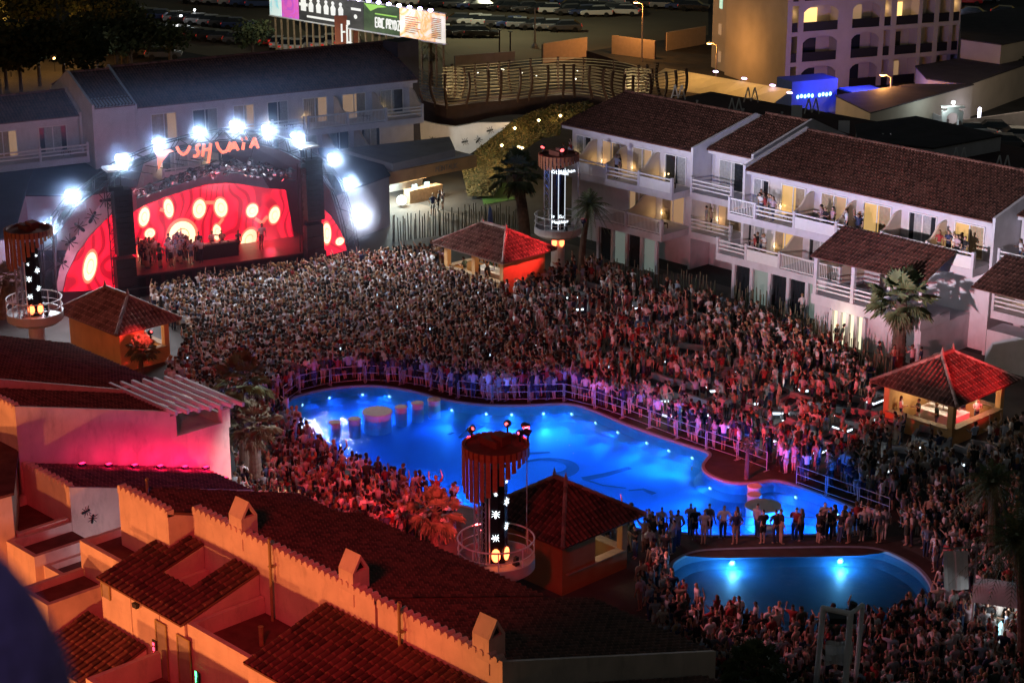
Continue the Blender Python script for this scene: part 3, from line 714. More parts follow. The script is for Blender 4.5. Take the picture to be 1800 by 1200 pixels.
scr = poly_panel([(233,478),(233,375),(255,362),(290,348),(330,335),(365,325),(400,322),(435,326),(470,332),(500,334),(503,335),(520,437)], SY, .2, 'led_red', 'led_screen', st)
emi('disc_hot', (1,.72,.42), 2.0); emi('disc_rim', (1,.14,.08), 1.9); emi('disc_line', (.9,.40,.14), .95)
def disc(px, py, rx, ry, tilt, y, parent):
    x, z = SF.px(px, py, y); x2, _ = SF.px(px+rx, py, y); _, z2 = SF.px(px, py-ry, y); a, b = abs(x2-x), abs(z2-z); t = R(tilt)
    def ell(k, yy, th=.02):
        return [(x+a*k*math.cos(u)*math.cos(t)-b*k*math.sin(u)*math.sin(t), z+a*k*math.cos(u)*math.sin(t)+b*k*math.sin(u)*math.cos(t)) for u in [2*math.pi*i/24 for i in range(24)]]
    m_ = MB()
    for k, yy, mm in ((1.10,y-.03,1),(.90,y-.06,0),(.48,y-.09,2),(.42,y-.12,0)): m_.prism(ell(k, yy)[::-1], yy, yy+.02, 'y', mm)
    m_.build('screen_graphic', ['disc_hot','disc_rim','disc_line'], parent)
for d in [(253,381,10,18,-12),(296,366,9,18,5),(350,367,12,18,-10),(388,365,12,18,8),(263,410,10,9,30),(320,414,26,28,0),(381,408,8,15,0),(443,370,11,13,-20),(482,378,10,16,-15),(437,421,14,21,-28),(249,443,8,22,0)]:
    disc(*d, SY, scr)
mb = MB()
for (x1,y1,x2,y2) in [(360,356,376,356),(392,384,383,396),(448,384,460,392),(460,392,470,380),(455,412,462,402),(262,421,266,432),(281,368,288,370)]:
    p, q = SF.px(x1,y1,SY), SF.px(x2,y2,SY); mb.tube((p[0],SY-.04,p[1]),(q[0],SY-.04,q[1]), .13, 6)
mb.build('screen_graphic', 'disc_rim', scr)
# glowing ragged crown band along the top of the screen
mb = MB(); P = [(255,352),(300,338),(350,330),(400,326),(440,331),(480,336),(478,332),(440,322),(400,317),(350,321),(300,330),(262,343)]
# side screens
sl_ = poly_panel([(112,513),(118,485),(136,448),(160,415),(186,388),(205,372),(205,508)], .25, .15, 'led_red', 'side_screen', st)
disc(158,468,12,28,-14,.25,sl_)
sr_ = poly_panel([(567,365),(582,380),(598,405),(608,432),(609,440),(567,452)], .25, .15, 'led_red', 'side_screen', st)
disc(574,410,8,20,0,.25,sr_); disc(597,424,8,7,20,.25,sr_)
mat('scrim', (.62,.42,.48), .8, .25, 1.2)
sc1 = poly_panel([(98,512),(104,475),(122,430),(150,390),(176,362),(203,340),(203,371),(184,386),(158,413),(134,446),(116,484),(110,512)], .3, .08, 'scrim', 'arch_cladding', st)
def ant(cx, cz, s, ang, y0, mb, m=0):
    """flat insect figure: three body ovals and six bent legs"""
    c, sn = math.cos(ang), math.sin(ang); T = lambda x, z: (cx+s*(x*c-z*sn), cz+s*(x*sn+z*c))
    for ex, r1, r2 in ((-.45,.3,.17),(0,.17,.12),(.35,.17,.14)):
        mb.prism([T(ex+r1*math.cos(t), r2*math.sin(t)) for t in [2*math.pi*i/10 for i in range(10)]][::-1], y0-.03, y0, 'y', m)
    for k in (-1,0,1):
        for sg in (-1,1):
            p, q, r_ = T(k*.08,0), T(k*.28,sg*.32), T(k*.5,sg*.62)
            mb.tube((p[0],y0-.02,p[1]),(q[0],y0-.02,q[1]), .04*s, 4, m=m); mb.tube((q[0],y0-.02,q[1]),(r_[0],y0-.02,r_[1]), .04*s, 4, m=m)
for (x, y) in [(184,352),(163,380),(138,398),(122,425),(108,462)]:
    p = SF.px(x, y, .3); m_ = MB(); ant(p[0], p[1], .75, x*.7, .26, m_); m_.build('insect_figure', 'black', sc1)
# black speaker stacks, pillars, fixture hoods
mat('speaker', (.022,.02,.026), .55, .2, 8, .2, 30)
def speaker_stack(xl_, xr_, yt, yb, yy, n, nm, shelf=False):
    a, zt = SF.px(xl_, yt, yy); b, _ = SF.px(xr_, yt, yy); _, zb = SF.px(xl_, yb, yy); zb = max(0, zb)
    g = MB(); h = (zt-zb)/n
    for i in range(n): off = .12*math.sin(i/n*2); g.box(a,b,yy+off,yy+.9+off,zb+h*i+.012,zb+h*(i+1)-.012); g.box(a+.06,b-.06,yy+off-.012,yy+off-.002,zb+h*i+.05,zb+h*(i+1)-.05)
    return g.build(nm, 'speaker', st)
speaker_stack(201,233,337,452,-.9,12,'line_array'); speaker_stack(205,240,458,525,-.9,4,'subwoofer_stack')
speaker_stack(538,568,283,390,-.9,12,'line_array'); speaker_stack(540,570,398,480,-.9,4,'subwoofer_stack')
for x0_, x1_, yt, yb in ((187,200,330,525),(528,538,290,478)):
    a, zt = SF.px(x0_, yt, -.2); b, _ = SF.px(x1_, yt, -.2); m_ = MB(); k = 0
    for x in (a, b):
        for y in (-.2, .4): m_.tube((x,y,0),(x,y,zt), .04, 5)
    z = 0
    while z < zt-.6:
        m_.tube((a,-.2,z),(b,-.2,z+.6), .022, 4); m_.tube((b,-.2,z+.6),(a,-.2,z+.6), .022, 4); m_.tube((b,-.2,z),(b,.4,z+.6), .022, 4); z += .6
    m_.build('truss_pillar', 'truss_grey', st)
for (x, y) in ((204,298),(542,258)):
    a, z = SF.px(x, y, -.8); m_ = MB(); m_.box(a-.75,a+.65,-1.3,.1,z-.05,z+.12); m_.build('light_hood', 'white_paint', st)
    m_ = MB(); [m_.tube((a+dx,-.6,z-.05),(a+dx,-.6,z-1.3), .05) for dx in (-.5,-.1,.3)]; m_.box(a-.6,a+.4,-.8,-.4,z-1.5,z-1.2); m_.build('hood_frame', 'truss_grey', st)
for k in range(2):
    pass
# lighting rig: moving heads and bars under the arch
emi('fixture_lens', (.85,.92,1), 2.2, False); emi('fixture_red', (1,.08,.1), 5, False); mat('chrome', (.55,.55,.6), .25, metal=.7)
rr = random.Random(3)
rig = MB()
for (x1,y1,x2,y2) in [(236,335,380,283),(380,283,520,300),(240,348,385,300),(385,300,520,318)]:
    p, q = SF.px(x1,y1,1.2), SF.px(x2,y2,1.2); rig.tube((p[0],1.2,p[1]),(q[0],1.2,q[1]), .05, 5)
for i in range(11):
    t = i/10; p = SF.px(240+t*275, 330-46*math.sin(t*math.pi*.8+.3), 1.2); rig.tube((p[0],1.2,p[1]),(p[0],6.5,p[1]*.9), .04, 4)
rig.build('lighting_bar', 'dark_metal', st)
for i in range(64):
    t = rr.random(); x = 240+t*270; y = 352-64*math.sin(min(1, t*1.02)*math.pi*.62+.18)+rr.uniform(-6, 22)*(.4+.6*t)
    yy = rr.uniform(.9, 3.2); a, z = SF.px(x, y, yy); m_ = MB(); m_.mx = Matrix.Translation((a,yy,z)) @ Matrix.Rotation(rr.uniform(-1,1), 4, 'Y') @ Matrix.Rotation(rr.uniform(-.8,.3), 4, 'X')
    m_.box(-.16,.16,-.1,.1,.12,.24, 1); m_.box(-.2,-.15,-.05,.05,-.1,.12, 1); m_.box(.15,.2,-.05,.05,-.1,.12, 1)
    m_.lathe((0,0,-.25), [(.07,.28),(.14,.2),(.15,.0)], 8, 0); m_.disc((0,0,0), .14, -.24, 8, 2)
    m_.build('moving_head_light', ['chrome' if rr.random() < .6 else 'dark_metal', 'dark_metal', 'fixture_red' if i in (5,23) else ('fixture_lens' if rr.random() < .35 else 'chrome')], st)
lamp('stage_wash', SF.w(xm, .8, 8.0), 900, (1,.12,.16), 'SPOT', .3, SF.w(xm, 3, 2), 140)
lamp('stage_wash', SF.w(xm-6, 1.0, 7.5), 160, (1,.3,.35), 'SPOT', .3, SF.w(xm-4, 2.5, 8), 170)
lamp('rig_light', SF.w(xm+2, -1.6, 4.2), 2200, (.85,.85,1), 'SPOT', .3, SF.w(xm+2, 2, 8), 75)
lamp('rig_light', SF.w(xm-4, -1.6, 3.2), 2200, (.85,.85,1), 'SPOT', .3, SF.w(xm-4, 2, 7.5), 75)
# sign above the arch
emi('sign_coral', (1,.20,.11), 1.5)
mb = MB()
def S3(p): return SF.px(p[0]/3, p[1]/3, -.5)
for sx in [[(933,775),(944,798),(965,816),(984,806),(1003,770)],[(1055,762),(1037,770),(1040,792),(1050,805),(1038,824),(1020,824)],[(1076,760),(1068,825)],[(1068,794),(1106,786)],[(1111,757),(1105,812),(1098,860)],
    [(1142,752),(1152,782),(1172,804),(1195,798),(1216,750)],[(1205,800),(1236,751),(1256,792)],[(1216,781),(1250,776)],[(1286,752),(1280,790)],[(1273,737),(1278,735)],[(1296,731),(1301,729)],[(1320,781),(1342,728),(1361,781)],[(1328,762),(1353,758)]]:
    P = [S3(p) for p in sx]; mb.path([(p[0],-.5,p[1]) for p in P], .11, 8)
mb.build('sign_letters', 'sign_coral', st)
mb = MB(); bird = [(808,770),(835,783),(862,800),(880,790),(898,788),(917,798),(892,805),(876,826),(856,850),(843,880),(835,893),(833,852),(829,826),(815,800)]
mb.prism([S3(p) for p in bird], -.55, -.43, 'y'); mb.build('bird_emblem', 'sign_coral', st)
mb = MB(); 
for p in ((950,815),(1075,825),(1180,805),(1340,780),(840,850)):
    a = S3(p); mb.tube((a[0],-.4,a[1]),(a[0],.3,a[1]-.9), .03, 4)
mb.build('sign_support', 'dark_metal', st)
# lamp tripod with bright flood beside the stage right
# ======================================================= LIGHT TOWERS
emi('edge_glow', (.85,.92,1), .9, False); emi('led_white', (.85,.95,1), 3); emi('led_orange', (1,.16,.05), 7); mat('led_black', (.008,.006,.012), .25)
mat('platform_white', (.55,.5,.5), .5, .1, 2)
def light_tower(cx, cy, lab, face, floor=2.8, top=8.4, rr_=1.75, drum=1.45, slat_long=1.9, text=None, hat_rot=0):
    o = empty('light_tower', (cx, cy, 0), 0, lab, 'light tower', 'round light towers with video columns and platforms')
    mb = MB(); mb.lathe((0,0,0), [(.55,0),(.5,.3),(.5,floor-.5)], 16); mb.build('column', 'platform_white', o)
    mb = MB(); mb.lathe((0,0,floor), [(.5,-.55),(rr_*.8,-.5),(rr_,-.25),(rr_,.25),(rr_-.08,.25),(rr_-.08,0.0)], 36); mb.disc((0,0,0), rr_-.08, floor+.0, 36); pl = mb.build('platform', 'platform_white', o)
    mb = MB(); n = 48
    for zz, r_ in ((.62,.022),(1.12,.04)):
        P = [((rr_-.04)*math.cos(2*math.pi*i/n),(rr_-.04)*math.sin(2*math.pi*i/n),floor+zz) for i in range(n+1)]; mb.path(P, r_, 6)
    for i in range(9): t = 2*math.pi*i/9; mb.tube(((rr_-.04)*math.cos(t),(rr_-.04)*math.sin(t),floor+.24),((rr_-.04)*math.cos(t),(rr_-.04)*math.sin(t),floor+1.12), .03)
    mb.build('railing', 'white_paint', pl)
    # square truss mast and LED column
    f = Vector((math.cos(face), math.sin(face), 0)); s_ = Vector((-f.y, f.x, 0))
    mb = MB(); q = [(-s_*.66+f*k) for k in (-.1,.3)]+[(-s_*1.02+f*k) for k in (-.1,.3)]
    for p in q: mb.tube((p.x,p.y,floor),(p.x,p.y,top-.3), .05, 6)
    z = floor
    while z < top-1:
        for a_, b_ in ((0,1),(1,3),(3,2),(2,0)): mb.tube((q[a_].x,q[a_].y,z),(q[b_].x,q[b_].y,z+.5), .02, 4)
        z += .5
    mb.build('truss_mast', 'chrome', o)
    mb = MB(); wd = .52
    ang = [-1, -.33, .33, 1]; P = [Vector((f.x*math.cos(t*1.0)-f.y*math.sin(t*1.0), f.y*math.cos(t*1.0)+f.x*math.sin(t*1.0), 0))*wd for t in ang]
    mb.prism([(p.x,p.y) for p in P]+[(-f*.3-s_*.3).xy[:] , (-f*.3+s_*.3).xy[:]][::-1][::1] if False else [(p.x,p.y) for p in P]+[tuple((-f*.45+s_*.42).xy), tuple((-f*.45-s_*.42).xy)], floor+.05, top-1.0, 'z'); lc = mb.build('led_column', 'led_black', o)
    mb = MB()
    for t in ((-1, 0, 1) if text else (-1,)): 
        p = Vector((f.x*math.cos(t*1.05)-f.y*math.sin(t*1.05), f.y*math.cos(t*1.05)+f.x*math.sin(t*1.05), 0))*(wd+.03); mb.tube((p.x,p.y,floor+.05),(p.x,p.y,top-1.0), .035, 5)
    mb.build('column_edge', 'edge_glow' if text else 'white_paint', lc)
    # lit figures on the column
    mb = MB(); c_ = math.atan2(f.y, f.x)
    for sd in (-.5,.5):
        nrm = Vector((math.cos(c_+sd), math.sin(c_+sd), 0)); tx = Vector((-nrm.y, nrm.x, 0)); base = nrm*(wd*.97+.03)
        mb.mx = Matrix(((tx.x,-nrm.x,0,base.x),(tx.y,-nrm.y,0,base.y),(0,0,1,0),(0,0,0,1)))
        if text is None:
            for zz, sc2, an in ((floor+1.6,.26,.6),(floor+2.75,.28,2.0),(floor+3.7,.14,2.4)): ant(0, zz+(sd*.5), sc2, an+sd, -.01, mb)
        else:
            glyph(mb, text[0], -.24, top-1.35, .26); glyph(mb, text[1] if sd < 0 else text[2], -.22, floor+.95, .24); glyph(mb, text[3], -.18, floor+.55, .24)
    mb.build('lit_figures', 'led_white', lc)
    mb = MB(); nrm = f; tx = Vector((-nrm.y, nrm.x, 0)); 
    for sd in (-.5, .5):
        nrm = Vector((math.cos(c_+sd), math.sin(c_+sd), 0)); tx = Vector((-nrm.y, nrm.x, 0)); base = nrm*(wd+.03)
        mb.mx = Matrix(((tx.x,-nrm.x,0,base.x),(tx.y,-nrm.y,0,base.y),(0,0,1,0),(0,0,0,1)))
        zz = floor+.5 if text is None else floor-.9
        mb.prism([(.2*math.cos(t), zz+.32*math.sin(t)) for t in [2*math.pi*i/14 for i in range(14)]][::-1], -.03, 0, 'y')
    mb.build('lit_oval', 'led_orange', lc)
    # drum roof with hanging slats
    mb = MB(); mb.lathe((0,0,top), [(drum,-.35),(drum,.0),(drum-.1,.02),(drum-.12,-.12),(.2,-.1)], 32); dr = mb.build('drum_roof', 'drum', o)
    mb = MB(); mb.box(-.7,.35,-.3,.3,top-.1,top+.22); mb.box(-.25,.45,-.05,.5,top+.0,top+.42); mb.build('roof_box', 'drum', dr)
    mb = MB(); n = 32
    for i in range(n):
        t = 2*math.pi*i/n; dd = (t-R(-88)-math.pi) % (2*math.pi); u = .5+.5*math.cos(dd-math.pi)   # longest away from the column front
        ln = .45+slat_long*max(0, u)**3.0; ca, sa = math.cos(t), math.sin(t); r_ = drum+.01; h_ = .10
        vs = []
        for rr2 in (r_, r_+.03):
            for k in (-1, 1): 
                for z in (top-ln, top+.03): vs.append((ca*rr2-sa*h_*k, sa*rr2+ca*h_*k, z))
        mb.add(vs, [(0,1,3,2),(4,6,7,5),(0,4,5,1),(2,3,7,6),(0,2,6,4),(1,5,7,3)])
    mb.build('hanging_slats', 'slat_orange', dr)
    mb = MB()
    for t in (.6, 2.2): 
        x, y = 1.0*math.cos(c_+t), 1.0*math.sin(c_+t); mb.box(x-.12,x+.12,y-.12,y+.12,floor+.003,floor+.12); mb.box(x-.09,x+.09,y-.09,y+.09,floor+.15,floor+.4)
    mb.build('floor_fixture', 'dark_metal', pl)
    mb = MB(); x, y = drum*math.cos(c_+1.4), drum*math.sin(c_+1.4); mb.tube((x,y,floor+.2),(x,y,top), .03); mb.build('side_pole', 'chrome', o)
    return o
mat('drum', (.16,.05,.035), .6, .2, 3); mat('slat_orange', (.34,.12,.05), .65, .25, 6)
GL = {'K':[[(0,0),(0,1)],[(0,.45),(.6,1)],[(0,.45),(.6,0)]],'i':[[(0,0),(0,.6)],[(0,.8),(0,.9)]],'t':[[(.15,1),(.15,.1),(.4,0)],[(0,.65),(.4,.65)]],'c':[[(.5,.6),(.1,.55),(0,.3),(.1,.05),(.5,0)]],'h':[[(0,0),(0,1)],[(0,.5),(.3,.6),(.5,.4),(.5,0)]],
 'e':[[(0,.35),(.5,.35),(.4,.6),(.1,.6),(0,.3),(.1,0),(.5,.05)]],'n':[[(0,0),(0,.6)],[(0,.5),(.3,.6),(.5,.4),(.5,0)]],'m':[[(0,0),(0,.6)],[(0,.5),(.2,.6),(.35,.4),(.35,0)],[(.35,.5),(.55,.6),(.7,.4),(.7,0)]],
 'N':[[(0,0),(0,1),(.6,0),(.6,1)]],'M':[[(0,0),(.12,1),(.35,.4),(.58,1),(.7,0)]],'H':[[(0,0),(0,1)],[(.6,0),(.6,1)],[(0,.5),(.6,.5)]],'Z':[[(0,1),(.6,1),(0,0),(.6,0)]],'A':[[(0,0),(.3,1),(.6,0)],[(.12,.4),(.48,.4)]],
 'O':[[(0,0),(0,1),(.6,1),(.6,0),(0,0)]],'T':[[(0,1),(.7,1)],[(.35,1),(.35,0)]],'E':[[(.5,0),(0,0),(0,1),(.5,1)],[(0,.5),(.4,.5)]],'L':[[(0,1),(0,0),(.5,0)]],'R':[[(0,0),(0,1),(.5,1),(.5,.55),(0,.5),(.55,0)]],'I':[[(0,0),(0,1)]],'C':[[(.55,1),(0,1),(0,0),(.55,0)]],
 'P':[[(0,0),(0,1),(.5,1),(.5,.5),(0,.5)]],'Y':[[(0,1),(.3,.5),(.6,1)],[(.3,.5),(.3,0)]],'D':[[(0,0),(0,1),(.4,.9),(.55,.5),(.4,.1),(0,0)]],'U':[[(0,1),(0,0),(.55,0),(.55,1)]],'S':[[(.55,1),(0,1),(0,.5),(.55,.5),(.55,0),(0,0)]],'F':[[(0,0),(0,1),(.5,1)],[(0,.5),(.4,.5)]],
 'o':[[(0,0),(0,.6),(.5,.6),(.5,0),(0,0)]],'a':[[(.5,.6),(0,.5),(0,.1),(.4,0),(.5,.6),(.55,0)]],'u':[[(0,.6),(0,0),(.5,0),(.5,.6)]],'k':[[(0,0),(0,1)],[(0,.3),(.45,.6)],[(0,.3),(.45,0)]],'s':[[(.45,.6),(0,.5),(.4,.25),(0,0)]],'r':[[(0,0),(0,.6)],[(0,.4),(.4,.6)]],'X':[[(0,0),(.6,1)],[(0,1),(.6,0)]],'z':[[(0,.6),(.5,.6),(0,0),(.5,0)]]}
def glyph(mb, txt, x, z, h, r=None, y=-.02, m=0, sp=.82):
    r = r or h*.07
    for ch in txt:
        if ch == ' ': x += h*.5; continue
        for s in GL.get(ch, GL['O']):
            mb.path([(x+p[0]*h, y, z+p[1]*h) for p in s], r, 5, m)
        x += h*(.35 if ch in 'iI' else sp)
def text_w(txt, h, sp=.82): return sum(h*.5 if c == ' ' else h*(.35 if c in 'iI' else sp) for c in txt)
FCAM = math.atan2(-.695, .719)
pN = G(872, 985, 2.8); light_tower(pN.x, pN.y, 'red lit round light tower nearest the camera, insect figures on its column', FCAM+.5, hat_rot=0)
pC = G(981, 400, 2.9); light_tower(pC.x, pC.y, 'round light tower with white lit words, in front of the farther hotel wing', FCAM, text=('Kitchen','is','Ku','Haus'), slat_long=.5)
pL = G(62, 553, 2.8); light_tower(pL.x, pL.y, 'round light tower at the left edge with a white starry figure on its column', FCAM+.4, slat_long=2.0, hat_rot=-.3)
# ======================================================= LEFT WING, BRIDGE, GRILL
lw = G(250,190,8.8); 
LWING = hotel_wing('hotel_wing', (lw.x-.8, lw.y), 75.5, 24.6, [
    (5.9, .5, 7.5, 1.2, [(3,no,1,0),(3,no,0,0)]), (5.9, 7.6, 13.6, 2.2, [(3,rl,1,0),(3,rl,0,0)]), (5.9, 13.7, 24.4, 2.4, [(3,br,1,1),(3,br,1,1),(3,rl,0,1)]),
    (3.0, 1, 13, 2.4, [(3,so,0,0),(3,so,0,0),(3,so,0,0)]), (3.0, 13.2, 22, 3.4, [(3,no,0,1),(3,so,0,1),(3,no,0,0)])],
    'long pinkish hotel wing with a dark tiled roof behind the stage', roofx=(-.1,.3), ridge_z=11.0, ridge_y=6.0, depth=10, over=.5, gL=True, gR=False, walls='lav_wall', lite=.8)
wb = G(165,190,9.2); hotel_wing('hotel_wing', (wb.x, wb.y), 75.5, 3.3, [], 'windowless white block with a small tiled roof beside the far wing', eave=9.2, roofx=(0,0), ridge_z=11.0, ridge_y=6, over=.2, gL=True, gR=False)
lb = G(-40,232,7.6); hotel_wing('hotel_wing', (lb.x, lb.y), 75.5, 8.0, [(5.3,0,8,2.6,[(3,rl,1,0),(3,rl,0,0)])], 'lower hotel block with a railed balcony at the upper left edge', eave=8.2, roofx=(0,0), ridge_z=9.6, ridge_y=3, over=.6, depth=6, gL=False, gR=True)
# lower flat and lean-to roofs between wing and stage
def px_block(px, z0, z1, mt, name, label, cat, top=None):
    P = [G(x, y, z1) for x, y in px]; mb = MB(); A = sum(P[i].x*P[(i+1)%len(P)].y-P[(i+1)%len(P)].x*P[i].y for i in range(len(P)))
    if A < 0: P = P[::-1]
    mb.prism([(p.x,p.y) for p in P], z0, z1, 'z'); o = mb.build(name, mt); 
    if top:
        t = MB(); q = offset([Vector((p.x,p.y,0)) for p in P], .12); t.prism([(p.x,p.y) for p in q], z1+.003, z1+.12); t.build('roof', top, o)
    return tag(o, label, cat)
mat('dark_roof', (.05,.045,.055), .8, .3, .7, .2, 5)
px_block([(60,252),(262,246),(238,330),(150,345),(20,345)], 0, 4.2, 'lav_wall', 'low_building', 'low building with a dark flat roof between the stage arch and the far left wing', 'building', 'dark_roof')
px_block([(-30,310),(55,300),(20,420),(-60,430)], 0, 4.6, 'lav_wall', 'low_building', 'pale low building at the left edge behind the left light tower', 'building', 'dark_roof')
px_block([(560,262),(655,268),(684,310),(590,345),(575,300)], 0, 4.0, 'grey_wall', 'low_building', 'low dark-roofed building at the right of the stage beside the bright flood', 'building', 'dark_roof')
px_block([(598,262),(790,240),(800,262),(690,288)], 3.6, 4.4, 'grey_wall', 'terrace_slab', 'long pale terrace slab above the grill bar', 'terrace')
# bridge
BP = [G(x, y, 4.8) for x, y in [(742,176),(785,186),(845,180),(900,176),(950,170),(1000,167),(1050,172),(1090,184),(1120,188),(1165,182),(1200,176)]]
bridge = empty('footbridge', BP[0], 0, 'curved timber footbridge with leaning ribs and horizontal slats over the planted bank', 'bridge')
def off(p): return p-BP[0]
def cat(P, n):
    out = []
    for i in range(len(P)-1):
        p0, p1, p2, p3 = P[max(0,i-1)], P[i], P[i+1], P[min(len(P)-1,i+2)]
        for j in range(n): t = j/n; out.append(.5*((2*p1)+(-p0+p2)*t+(2*p0-5*p1+4*p2-p3)*t*t+(-p0+3*p1-3*p2+p3)*t**3))
    return out+[P[-1]]
C_ = cat(BP, 5); nrm_ = []
for i in range(len(C_)):
    t = (C_[min(len(C_)-1,i+1)]-C_[max(0,i-1)]).normalized(); nrm_.append(Vector((t.y,-t.x,0)))   # towards the camera
mat('fascia', (.045,.022,.02), .7, .25, 2, .3, 10); mat('rib', (.07,.035,.025), .6, .2, 3); mat('slat_pale', (.45,.38,.25), .6, .2, 3)
def bow(h): return .55*math.sin(math.pi*min(1, h/2.9)*.75)-.15
mb = MB(); vs = []
for i, p in enumerate(C_):
    o_ = off(p); drop = 1.7+.35*math.sin(i*.33); n_ = nrm_[i]
    vs += [o_+Vector((0,0,0)), o_+n_*.05+Vector((0,0,-drop)), o_-n_*3.0+Vector((0,0,0)), o_-n_*3.0+Vector((0,0,-drop))]
F_ = []
for i in range(len(C_)-1):
    a = 4*i; F_ += [(a,a+1,a+5,a+4),(a,a+4,a+6,a+2),(a+2,a+6,a+7,a+3),(a+1,a+3,a+7,a+5)]
mb.add(vs, F_); mb.build('deck', 'fascia', bridge)
mb = MB()
for hh in (.2,.5,.8,1.1,1.4,1.7,2.0,2.3,2.6,2.85):
    for sgn, offs in ((1,0),(-1,3.0)):
        P = [off(p)+nrm_[i]*((bow(hh) if sgn > 0 else -3.0-bow(hh)))+Vector((0,0,hh)) for i, p in enumerate(C_)]
        for p, q in zip(P, P[1:]): mb.add([p-Vector((0,0,.032)), q-Vector((0,0,.032)), q+Vector((0,0,.032)), p+Vector((0,0,.032))], [(0,1,2,3)])
mb.build('slats', 'slat_pale', bridge)
ribs = [0,2.5,5,7.5]+[5+2.6*k for k in range(2, 18)]
for k, t in enumerate(np.linspace(0, len(C_)-1, 20)):
    i = int(round(t)); p = off(C_[i]); n_ = nrm_[i]
    for sgn in (1, -1):
        pts = []; m_ = MB()
        for j in range(9): h = 3.25*j/8-.3; pts.append(p+(n_*bow(max(0,h)) if sgn > 0 else -n_*(3.0+bow(max(0,h))))+Vector((0,0,h)))
        for u, v in zip(pts, pts[1:]): m_.tube(u+n_*.10*sgn, v+n_*.10*sgn, .14, 5)
        m_.build('rib', 'rib', bridge)
emi('string_bulb', (1,.95,.75), 6, False)
for (x, y) in [(800,132),(840,128),(858,126),(882,121),(885,123),(918,128),(943,134),(1012,139),(1015,125)]:
    p = G(x, y, 6.2)-BP[0]; m_ = MB(); m_.ball(p, .06, 6); m_.build('bulb', 'string_bulb', bridge)
for i in (4, 14, 24, 34): p = C_[i]-nrm_[i]*1.5; lamp('bridge_lamp', (p.x,p.y,6.2), 130, (1,.82,.5), size=.2)
# white swooping wall with insect figures under the bridge
w0 = G(742,258,1.6); WF = Frame(w0.x, w0.y, 46)
wl = empty('swoop_wall', (w0.x, w0.y, 0), WF.r, 'white wall swooping down under the footbridge with dark insect figures', 'wall')
mb = MB(); prof = [(738,212),(770,219),(800,223),(840,216),(872,216),(897,215),(880,232),(855,250),(830,268),(802,288),(782,300),(742,300)]
mb.prism([WF.px(x,y) for x,y in prof][::-1], 0, .4, 'y'); mb.build('wall', 'lav_wall', wl)
m_ = MB()
for (x,y,s,a) in [(862,229,.5,.3),(841,246,.5,.9),(818,249,.5,.2),(795,270,.7,2.2),(760,245,.45,1.5),(768,247,.45,1.6),(776,246,.4,1.4)]:
    p = WF.px(x,y); ant(p[0], p[1], s, a, -.005, m_)
m_.build('insect_figures', 'black', wl)
# planted bank with warm ground lamps
bank = [(897,218),(930,200),(975,186),(1030,180),(1045,185),(985,222),(985,238),(958,240),(890,285),(868,345),(822,345),(812,300),(840,262)]
zs = [3.6,4,4.3,4.4,4.4,3.4,3.2,3.0,1.8,.3,.3,.8,2.2]
P = [G(x,y,z) for (x,y),z in zip(bank, zs)]; mb = MB(); c0 = sum(P, Vector())/len(P)
mb.add([c0]+P, [(0,1+i,1+(i+1)%len(P)) for i in range(len(P))]); bk = tag(mb.build('planted_bank','ivy'), kind='structure')
def leaves(mb, fn, n, size, mcount=3):
    for _ in range(n):
        c = fn(); a = Vector((random.gauss(0,1),random.gauss(0,1),random.gauss(0,.7))).normalized(); b = a.orthogonal().normalized(); s = size*random.uniform(.5,1.3)
        mb.add([c-a*s-b*s*.4, c+a*s-b*s*.4, c+a*s+b*s*.4, c-a*s+b*s*.4], [(0,1,2,3)], random.randrange(mcount))
mat('leaf_a', (.10,.085,.03), .8, .4, 2); mat('leaf_b', (.055,.06,.02), .8, .4, 2); mat('leaf_c', (.16,.11,.045), .8, .4, 2)
def bankpt():
    i = random.randrange(len(P)); p, q = P[i], P[(i+1)%len(P)]; u, v = random.random(), random.random()
    if u+v > 1: u, v = 1-u, 1-v
    return c0+(p-c0)*u+(q-c0)*v+Vector((0,0,random.uniform(0,.18)))
mb = MB(); leaves(mb, bankpt, 6500, .10); tag(mb.build('ground_cover', ['leaf_a','leaf_b','leaf_c']), 'leafy creeping plants covering the lamp-lit bank', 'plants', kind='stuff')
emi('garden_lamp', (1,.75,.35), 7)
for i, (x,y,z) in enumerate([(947,213,3.9),(905,227,3.3),(882,257,2.6),(912,260,2.6),(815,288,1.2),(872,297,1.4),(918,262,2.7),(985,205,3.8)]):
    p = G(x,y,z+.25); o = empty('garden_lamp', (p.x,p.y,z), 0, 'small glowing garden lamp on the planted bank, %s from the top of the slope' % nth(i), 'garden lamp', 'warm lamps on the planted bank')
    m_ = MB(); m_.tube((0,0,-.2),(0,0,.2), .03); m_.build('stem', 'dark_metal', o); m_ = MB(); m_.ball((0,0,.28), .10, 8); m_.lathe((0,0,.34), [(.16,0),(.02,.1)], 10); m_.build('lamp_head', 'garden_lamp', o)
    lamp('garden_light', (p.x+.1,p.y-.15,z+.55), 95, (1,.62,.22), size=.1)
